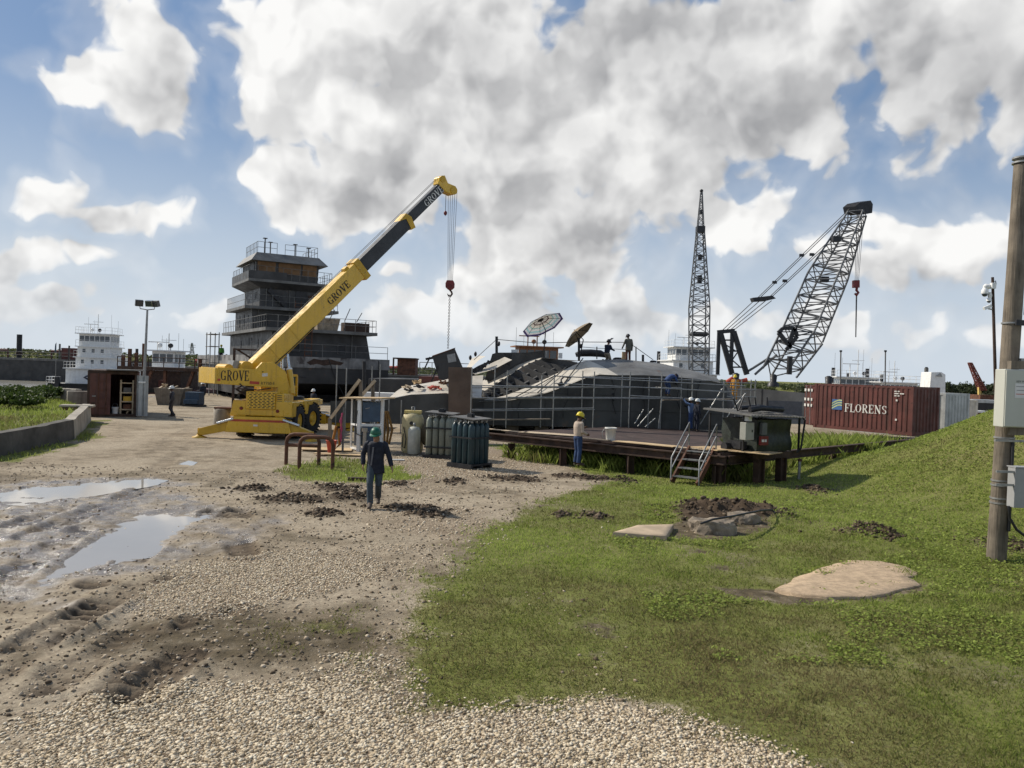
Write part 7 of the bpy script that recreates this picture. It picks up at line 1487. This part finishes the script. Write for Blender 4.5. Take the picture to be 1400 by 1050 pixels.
# ------------------------------------------------------------------ foliage
def leaf_mat(nm, cols): return tint_mat(nm, cols, .6, .25, .3)
lm1 = leaf_mat('leaf_bush', [(.018, .03, .008), (.04, .065, .014), (.065, .10, .02), (.10, .14, .03)])
lm2 = leaf_mat('leaf_far', [(.018, .028, .014), (.03, .045, .02), (.05, .065, .03), (.075, .085, .04)])
lm3 = leaf_mat('leaf_scrub', [(.04, .055, .02), (.07, .09, .03), (.10, .115, .045), (.12, .12, .06)])
def leaves(n, c, rad, size, lumps, seed, mat, nm='crown'):
    rs = np.random.RandomState(seed); c = np.array(c); rad = np.array(rad)
    L = rs.randn(lumps, 3); L /= np.linalg.norm(L, axis=1)[:, None]; L = L * (rs.rand(lumps, 1) ** .4) * .72; L[:, 2] = np.abs(L[:, 2]) * 1.1 - .25; rl = .26 + .3 * rs.rand(lumps)
    k = rs.randint(0, lumps, n); d = rs.randn(n, 3); d /= np.linalg.norm(d, axis=1)[:, None]; pos = L[k] + d * (rl[k] * (.35 + .65 * rs.rand(n)) ** 1.0)[:, None]; pos = pos * rad + c
    a = rs.randn(n, 3); a /= np.linalg.norm(a, axis=1)[:, None]; b = np.cross(a, rs.randn(n, 3)); b /= np.linalg.norm(b, axis=1)[:, None]; s = size * (.6 + .8 * rs.rand(n, 1))
    V = np.stack([pos - a * s, pos + b * s * .5, pos + a * s, pos - b * s * .5], 1).reshape(-1, 3); Fc = np.arange(n * 4).reshape(-1, 4); t = np.clip(.15 + .35 * rs.rand(lumps)[k] + .45 * rs.rand(n), 0, 1)
    return mesh_np(nm, V, Fc, mat, np.repeat(t, 4))
def plant(nm, lab, cat, x, y, z, h, w, n, size, lumps, seed, mat, grp=None, trunk=.15):
    T = thing(nm, lab, cat, (x, y, z), 0, grp); cr = leaves(n, (0, 0, h * (.5 + trunk * .5)), (w / 2, w / 2 * .9, h * .52), size, lumps, seed, mat); cr.parent = T
    m = MB(); rr = random.Random(seed); r = max(.03, h * .022)
    m.path([(0, 0, -.2), (rr.uniform(-.05, .05) * h, 0, h * .3), (rr.uniform(-.08, .08) * h, 0, h * .7)], [r * 1.4, r, r * .4], 6)
    for k in range(4): z0 = h * rr.uniform(.1, .4); m.path([(0, 0, z0), (rr.uniform(-.3, .3) * w, rr.uniform(-.3, .3) * w, z0 + h * .35)], [r * .7, r * .25], 5)
    m.build('trunk', m_wood, T); return T
bl = ['dense green bush on the bank at the left edge of the photo', 'tall green bush on the bank right of the leftmost one', 'green bush on the bank with the river behind it', 'rounded green bush nearest the white towboat', 'low green bush in front of the leftmost bushes', 'low spreading bush before the rounded one']
for i, (px, pt, pb, Y, w) in enumerate(((0, 525, 566, 43, 4.0), (24, 535, 562, 45, 3.4), (44, 532, 556, 48, 3.0), (63, 534, 553, 50, 2.8), (12, 545, 572, 39, 3.4), (72, 543, 556, 52, 3.0))):
    a, b = at(px, pb, Y), at(px, pt, Y); z = hz(a.x, Y); plant('bush', bl[i], 'bush', a.x, Y, z, max(.9, b.z - z + .12), w, 6500, .085, 18, 20 + i, lm1, 'bushes on the grassy bank', .0)
for i in range(26):
    px = 1262 + i * 5.6 + rnd.uniform(-2, 2); Y = rnd.uniform(225, 285); top = 523 + 5 * math.sin(i * 1.7) + rnd.uniform(-2, 3); x = at(px, 540, Y).x; h = at(px, top, Y).z + .8
    plant('tree', 'one of the dark trees in the far treeline on the right', 'tree', x, Y, -.8, max(3.0, h), rnd.uniform(5.5, 9), 420, .42, 9, 60 + i, lm2, 'trees in the far treeline')
plant('tree', 'small dark tree showing above the grey barge right of the lattice boom', 'tree', at(1097, 520, 120).x, 120, -1, 4.6, 3.2, 500, .2, 8, 120, lm2)
# scrub on the far levee: nobody could count it
n = 26000; x = -330 + 520 * RS.rand(n); y = 322 + 34 * RS.rand(n) ** 1.3; k = (x < .5 * y) & (fbm(x, y, 14, 3) > .38); x, y = x[k], y[k]; z = height(x, y); hgt = (.4 + 2.6 * fbm(x + 50, y, 20, 3) ** 2) * RS.rand(len(x)); n = len(x)
pos = np.stack([x, y, z + hgt], -1); a = RS.randn(n, 3); a /= np.linalg.norm(a, axis=1)[:, None]; b = np.cross(a, RS.randn(n, 3)); b /= np.linalg.norm(b, axis=1)[:, None]; s = .7 * (.5 + RS.rand(n, 1))
tag(mesh_np('levee_scrub', np.stack([pos - a * s, pos + b * s * .6, pos + a * s, pos - b * s * .6], 1).reshape(-1, 3), np.arange(n * 4).reshape(-1, 4), lm3, np.repeat(np.clip(.2 + .7 * RS.rand(n), 0, 1), 4)), kind='stuff')
# ================================================================== PEOPLE
m_skin = M('skin', (.26, .145, .09), .6, var=.1, scale=9, bump=.05); m_skind = M('skin_dark', (.13, .075, .05), .6, var=.1, bump=.05)
m_navy = M('navy_cloth', (.012, .015, .026), .85, var=.3, scale=5, bump=.35, bscale=14); m_jean = M('jeans', (.04, .055, .068), .85, var=.3, scale=5, bump=.4, bscale=12)
m_jean2 = M('jeans_blue', (.025, .05, .12), .85, var=.3, scale=5, bump=.3); m_beige = M('shirt_beige', (.42, .34, .27), .85, var=.15, scale=5, bump=.35, bscale=12)
m_boot = M('boot', (.075, .055, .04), .75, var=.3); m_hatg = M('hat_green', (.01, .10, .055), .35, var=.1); m_hatw = M('hat_white', (.70, .70, .66), .35, var=.05); m_haty = M('hat_yellow', (.66, .52, .03), .35, var=.08)
m_hatb = M('hat_black', (.02, .02, .028), .5, var=.2); m_blue = M('coverall_blue', (.035, .065, .16), .85, var=.25, scale=4, bump=.3); m_olive = M('jacket_olive', (.10, .095, .075), .85, var=.25, scale=4, bump=.3); m_maroon = M('trousers_maroon', (.085, .035, .025), .85, var=.25, scale=4, bump=.3)
m_tanw = M('trousers_tan', (.24, .20, .15), .85, var=.2, scale=4, bump=.3); m_orange = M('coverall_orange', (.55, .26, .04), .85, var=.2); m_green = M('vest_green', (.10, .32, .05), .8, var=.2); m_glove = M('glove', (.02, .02, .022), .9, var=.2); m_hair = M('hair', (.03, .02, .015), .8)
def fuse(mb, name, mat, parent, voxel):
    o = mb.build(name, mat, None); r = o.modifiers.new('r', 'REMESH'); r.mode = 'VOXEL'; r.voxel_size = voxel; r.use_smooth_shade = True
    s = o.modifiers.new('s', 'SMOOTH'); s.factor = .5; s.iterations = 2
    dg = bpy.context.evaluated_depsgraph_get(); me = bpy.data.meshes.new_from_object(o.evaluated_get(dg)); old = o.data; o.modifiers.clear(); o.data = me; bpy.data.meshes.remove(old); me.name = name
    if not me.materials: me.materials.append(mat)
    o.parent = parent; return o
STAND = dict(pel=(0, 0, .95), wst=(0, .0, 1.08), chs=(0, .0, 1.30), nck=(0, .0, 1.49), hd=(0, .02, 1.645), sL=(-.19, 0, 1.42), sR=(.19, 0, 1.42), eL=(-.25, -.03, 1.14), eR=(.25, -.03, 1.14), wL=(-.27, .06, .89), wR=(.27, .06, .89),
             hL=(-.09, 0, .92), hR=(.09, 0, .92), kL=(-.10, .02, .5), kR=(.10, .02, .5), aL=(-.10, -.02, .09), aR=(.10, -.02, .09), tL=(-.12, .15, .035), tR=(.12, .15, .035))
def person(label, loc, rz, J=None, s=1.0, hat=None, shirt=None, trousers=None, skin=None, gloves=False, vox=.014, long=False, group=None, brim=1.0, mask=False, glow=None):
    j = {k: Vector(v) for k, v in {**STAND, **(J or {})}.items()}; skin = skin or m_skin
    T = thing('person', label, 'person', loc, rz, group); T.scale = (s, s, s)
    b = MB(); up = (j['hd'] - j['nck']).normalized(); fw = Vector((0, 1, 0)); fw = (j['tL'] - j['aL'] + j['tR'] - j['aR']); fw.z = 0; fw = fw.normalized() if fw.length > 1e-3 else Vector((0, 1, 0))
    hf = Vector(J['look']) if J and 'look' in J else fw; hf = (hf - up * hf.dot(up)).normalized(); hs = hf.cross(up)
    # torso rings follow the spine
    def rings(m, pts, sx, k=14):
        rows = []
        sh = (j['sR'] - j['sL']).normalized(); hp_ = (j['hR'] - j['hL']).normalized(); n = len(pts)
        for i, (p, rx, ry) in enumerate(pts):
            d = (pts[min(i + 1, n - 1)][0] - pts[max(i - 1, 0)][0]).normalized(); a = hp_.lerp(sh, i / (n - 1)); a = (a - d * a.dot(d)).normalized(); c = d.cross(a)
            rows.append([p + a * math.cos(t) * rx * sx + c * math.sin(t) * ry * sx for t in [2 * math.pi * q / k for q in range(k + 1)]])
        m.loft(rows); m.poly(rows[0][:-1][::-1]); m.poly(rows[-1][:-1])
    tor = [(j['pel'] - (j['wst'] - j['pel']).normalized() * .06, .15, .11), (j['pel'], .165, .12), (j['wst'], .15, .11), (j['chs'], .175, .125), (j['chs'].lerp(j['nck'], .55), .165, .105), (j['nck'] - (j['nck'] - j['chs']).normalized() * .03, .08, .07)]
    rings(b, tor, .9); b.path([j['nck'] - up * .08, j['nck'], j['nck'] + up * .09], [.062, .056, .054], 10)
    H = j['hd']
    rows = []
    for z, rx, ry, oy in ((-.115, .03, .03, .045), (-.10, .045, .06, .03), (-.06, .062, .08, .012), (-.01, .072, .092, .0), (.04, .076, .098, -.004), (.085, .07, .09, -.008), (.115, .048, .064, -.008), (.13, .015, .02, -.008)):
        rows.append([H + up * z + hs * math.cos(t) * rx + hf * (math.sin(t) * ry + oy) for t in [2 * math.pi * q / 16 for q in range(17)]])
    b.loft(rows); b.poly(rows[0][:-1][::-1]); b.poly(rows[-1][:-1])
    b.bar(H + hf * .085 + up * .02, H + hf * .118 - up * .025, .022, .022, .034, .03); b.ball(H + hf * .092 - up * .06, .022, 8, 5, (1, .6, .5)); b.ball(H + hf * .085 - up * .095, .024, 8, 5)
    for sd in (-1, 1): b.ball(H + hs * sd * .078 - up * .01, .03, 8, 6, (.5, .7, 1)); b.ball(H + hf * .082 + hs * sd * .034 + up * .03, .02, 8, 5, (1, .5, .6))
    for sd in 'LR':
        b.path([j['s' + sd], j['s' + sd].lerp(j['e' + sd], .5), j['e' + sd], j['e' + sd].lerp(j['w' + sd], .4), j['w' + sd]], [.056, .05, .042, .042, .028], 10)
        b.path([j['h' + sd], j['h' + sd].lerp(j['k' + sd], .5), j['k' + sd], j['k' + sd].lerp(j['a' + sd], .35), j['a' + sd]], [.085, .07, .055, .055, .038], 10)
        # hand: palm, four fingers of unequal length, a thumb from the side of the palm
        w = j['w' + sd]; d = (w - j['e' + sd]).normalized(); out = (j['s' + sd] - j['s' + ('R' if sd == 'L' else 'L')]).normalized(); side = (fw - d * fw.dot(d)); side = side.normalized() if side.length > .1 else out.cross(d).normalized(); inw = d.cross(side).normalized()
        if inw.dot(out) > 0: inw = -inw
        b.bar(w - d * .02, w + d * .085, .075, .03, .08, .028, up=inw)
        for q, L in ((-.029, .062), (-.010, .076), (.010, .082), (.029, .074)):
            p0 = w + d * .08 + side * q; p1 = p0 + d * L * .5 + inw * .008; p2 = p0 + d * L * .85 + inw * .034; b.path([p0, p1, p2], [.0095, .0088, .0075], 6)
        p0 = w + d * .02 + side * .036; b.path([p0, p0 + side * .026 + d * .03 + inw * .01, p0 + side * .03 + d * .062 + inw * .022], [.0125, .0105, .0085], 6)
    body = fuse(b, 'body', skin, T, max(.0065, vox * .6))
    for sd in (-1, 1):
        e = MB(); e.ball(H + hf * .094 + hs * sd * .033 + up * .028, .011, 8, 6); e.build('eye', m_hatb, T)
    c = MB()
    for sd in 'LR': c.path([j['h' + sd] + Vector((0, 0, .03)), j['h' + sd].lerp(j['k' + sd], .5), j['k' + sd], j['k' + sd].lerp(j['a' + sd], .5), j['a' + sd] + (j['k' + sd] - j['a' + sd]).normalized() * .0], [.105, .092, .075, .074, .07], 12)
    rings(c, [(tor[0][0], .155, .12), (tor[1][0], .175, .132), (tor[2][0].lerp(tor[1][0], .35), .162, .122)], 1.0); fuse(c, 'trousers', trousers or m_jean, T, vox)
    c = MB(); low = j['pel'].lerp(j['wst'], -1.7 if long else .1); rings(c, [(low, .215 if long else .165, .15 if long else .125), (j['wst'], .185, .14), (j['chs'], .205, .15), (j['chs'].lerp(j['nck'], .6), .205, .125), (j['chs'].lerp(j['nck'], .85), .15, .10), (j['nck'] - (j['nck'] - j['chs']).normalized() * .015, .085, .08)], 1.0)
    for sd in 'LR': c.path([j['s' + sd].lerp(j['nck'], .25), j['s' + sd], j['s' + sd].lerp(j['e' + sd], .5), j['e' + sd], j['e' + sd].lerp(j['w' + sd], .5), j['w' + sd].lerp(j['e' + sd], .06)], [.068, .07, .066, .062, .057, .05], 12)
    fuse(c, 'jacket' if long else 'shirt', shirt or m_navy, T, vox)
    for sd in 'LR':
        c = MB(); a, t = j['a' + sd], j['t' + sd]; f = (t - a); f.z = 0; f = f.normalized(); tt = t
        c.path([a + Vector((0, 0, .1)), a + Vector((0, 0, .02)), a.lerp(t, .45) + Vector((0, 0, .005)), t, t + f * .055], [.062, .062, .052, .046, .03], 10); c.bar(a - f * .055 - Vector((0, 0, .062)), t + f * .06 - Vector((0, 0, .012)), .085, .03); fuse(c, 'boot', m_boot, T, max(.01, vox * .8))
        if gloves:
            c = MB(); w = j['w' + sd]; d = (w - j['e' + sd]).normalized(); c.path([w - d * .08, w, w + d * .07, w + d * .15], [.05, .046, .052, .03], 10); c.build('glove', m_glove, T)
    hr = MB(); hr.ball(H - hf * .02 + up * .02, .098, 12, 8, (.86, 1.0, .95)); hr_ = hr.build('hair', m_hair, T)
    if hat:
        m = MB(); rows = []
        for z, r in ((.045, 1.0), (.07, 1.0), (.11, .93), (.145, .78), (.17, .52), (.182, .2), (.184, .02)):
            rows.append([H + up * (z - .01) + hs * math.cos(t) * .118 * r + hf * (math.sin(t) * .142 * r) for t in [2 * math.pi * q / 20 for q in range(21)]])
        m.loft(rows); 
        for q in (-.03, 0, .03): m.path([H - hf * .11 + up * .10 + hs * q, H + up * .178 + hs * q, H + hf * .11 + up * .10 + hs * q], .008, 5)
        ht = m.build('hard_hat', hat, T)
        m = MB(); rows = [[H + up * (.035 - .01) + hs * math.cos(t) * .118 * k + hf * (math.sin(t) * .142 * k + (.05 * (k - 1) / .14 * max(0, math.sin(t)) * brim)) - up * (.02 * (k - 1) / .14) for t in [2 * math.pi * q / 20 for q in range(21)]] for k in (.96, 1.14)]
        m.loft(rows); m.loft([[p + up * .012 for p in r] for r in rows]); m.build('brim', hat, ht)
        if mask:
            m = MB(); a = H + hf * .10 + up * (.17 if mask == 2 else .02)
            if mask == 2: rows = [[a + hs * x * .11 + hf * (.05 - abs(x) * .05 + z * .15) + up * (z * .17) for x in (-1, -.5, 0, .5, 1)] for z in (0, .5, 1)]
            else: rows = [[a + hs * x * .12 + hf * (.06 - x * x * .06) - up * z * .2 for x in (-1, -.5, 0, .5, 1)] for z in (-.3, .3, 1)]
            m.loft(rows); sh = m.build('face_shield', m_hatb if mask != 3 else m_glass, ht); sd_ = sh.modifiers.new('t', 'SOLIDIFY'); sd_.thickness = .006
    return T
# the man walking up the yard
q = gnd(509, 697); g0 = hz(q.x, q.y)
pw_ = person('man in a green hard hat, open dark jacket and jeans walking across the dirt', (q.x, q.y + .25, g0 + .01), R(186),
       dict(hL=(-.09, .0, .93), hR=(.09, .0, .93), kR=(.10, .22, .54), aR=(.075, .30, .10), tR=(.08, .47, .05), kL=(-.08, .04, .5), aL=(-.06, -.33, .16), tL=(-.07, -.20, .05), pel=(0, 0, .96), sL=(-.20, .02, 1.42), sR=(.20, -.02, 1.42),
            eR=(.29, -.09, 1.17), wR=(.28, .0, .93), eL=(-.30, .02, 1.15), wL=(-.37, .13, .92), nck=(0, .03, 1.49), hd=(.01, .06, 1.635), look=(.12, 1, -.12)), 1.02, m_hatg, m_navy, m_jean, m_skin, vox=.01, long=True)
m = MB(); m.bar((.05, .17, 1.36), (.09, .16, .95), .035, .02); m.build('jacket_lining', M('lining', (.13, .13, .14), .8), pw_)
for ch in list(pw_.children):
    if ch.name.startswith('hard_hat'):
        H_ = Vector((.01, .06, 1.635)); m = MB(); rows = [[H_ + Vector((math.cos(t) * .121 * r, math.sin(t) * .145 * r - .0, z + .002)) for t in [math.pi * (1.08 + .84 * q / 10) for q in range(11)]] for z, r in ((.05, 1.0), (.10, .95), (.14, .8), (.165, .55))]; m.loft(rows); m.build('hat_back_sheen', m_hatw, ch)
# the man beside the dock, side on
q = at(789, 637, 27.3); gz = q.z
person('man in a yellow hard hat, pale shirt and blue jeans standing beside the dock', (q.x, 27.3, gz + .02), R(-62), dict(sL=(-.18, .04, 1.41), sR=(.18, .02, 1.41), eL=(-.22, .08, 1.15), wL=(-.14, .30, 1.25), eR=(.22, .02, 1.14), wR=(.17, .24, 1.05), hd=(0, .05, 1.63), kL=(-.09, .03, .5), look=(0, 1, -.25)), 1.03, m_haty, m_beige, m_jean2, m_skind, vox=.013, mask=3)
# two men on the bottom plating
p = hp(858.5, 495, 4.4); person('man in an olive jacket and maroon trousers standing with his back turned on the hull', p, R(15), dict(eL=(-.27, .06, 1.16), wL=(-.30, .2, .96), eR=(.26, .0, 1.12), wR=(.28, .08, .86), hd=(-.02, .08, 1.63), nck=(0, .04, 1.49), look=(-.3, 1, -.5)), .93, m_hatb, m_olive, m_maroon, m_skind, True, .02, True)
p = hp(829.5, 495.5, 4.4); person('man in dark blue kneeling upright on the hull with a raised welding mask', p, R(-50), dict(pel=(0, 0, .52), wst=(0, .0, .65), chs=(0, .04, .87), nck=(0, .07, 1.06), hd=(0, .11, 1.21), sL=(-.19, .05, .99), sR=(.19, .05, .99), eL=(-.25, .16, .78), wL=(-.16, .40, .80), eR=(.25, .14, .78), wR=(.16, .38, .74), hL=(-.1, 0, .5), hR=(.1, 0, .5), kL=(-.12, .22, .09), kR=(.12, .22, .09), aL=(-.12, -.20, .09), aR=(.12, -.2, .09), tL=(-.12, -.36, .05), tR=(.12, -.36, .05), look=(0, 1, 0)), 1.0, m_hatb, M('shirt_night', (.012, .018, .035), .85, var=.2), m_tanw, m_skind, True, .02, mask=2)
# welders on the scaffold
P = hp(913, 541, -.6); person('welder in blue bending over on the upper scaffold at the hull side', P, R(-60), dict(pel=(0, -.12, .85), wst=(0, .0, .97), chs=(0, .22, 1.08), nck=(0, .4, 1.12), hd=(0, .53, 1.10), sL=(-.19, .34, 1.06), sR=(.19, .34, 1.06), eL=(-.2, .42, .82), wL=(-.12, .6, .72), eR=(.22, .42, .82), wR=(.14, .6, .76), hL=(-.09, -.12, .82), hR=(.09, -.12, .82), kL=(-.1, .06, .45), kR=(.1, .04, .45), aL=(-.1, -.08, .09), aR=(.1, -.08, .09), tL=(-.1, .09, .035), tR=(.1, .09, .035), look=(0, .5, -1)), .95, m_blue, m_blue, m_jean2, m_skind, True, .02, mask=1)
P = hp(944, 586, -1.6); person('welder in pale blue reaching up to the hull side from the dock', (P.x, P.y, .53), R(55), dict(eL=(-.26, .20, 1.5), wL=(-.22, .38, 1.72), eR=(.26, .10, 1.2), wR=(.16, .32, 1.28), look=(0, 1, .3)), .95, m_hatw, M('coverall_pale', (.10, .15, .26), .85, var=.2), m_blue, m_skind, True, .02, mask=1)
P = hp(952, 586, -2.2); person('worker in dark blue standing right of the welder on the dock', (P.x, P.y, .53), R(-70), dict(look=(.3, 1, -.4)), .93, m_hatw, m_navy, m_navy, m_skind, True, .022)
P = at(1004, 548, 52); person('worker in an orange yellow suit on the far scaffold beside the end of the hull', P, R(160), None, .95, m_haty, m_orange, m_orange, m_skind, False, .025)
# men around the yard
q = gnd(273, 553); person('worker in dark clothes beside the blue diesel machine', (q.x + .2, q.y, 0), R(60), dict(wL=(-.22, .3, 1.1)), .95, m_hatw, m_navy, m_navy, m_skind, True, .025)
q = gnd(295, 562); person('worker in black with a white hard hat standing left of the yellow crane', (q.x, 46, 0), R(110), dict(kL=(-.1, .1, .5), aL=(-.1, -.15, .1), tL=(-.1, .0, .04)), 1.0, m_hatw, m_hatb, m_hatb, m_skind, True, .025)
q = gnd(433, 566); person('worker with a white hard hat in the dark space below the big towboat', (q.x, q.y - 1, 0), R(150), None, .95, m_hatw, m_navy, m_navy, m_skind, True, .025)
p = at(302, 497, 78); person('worker in a green vest up on the scaffold tower beside the unfinished towboat', (p.x, 78, 3.3), R(190), None, .95, m_haty, m_green, m_navy, m_skind, False, .025)
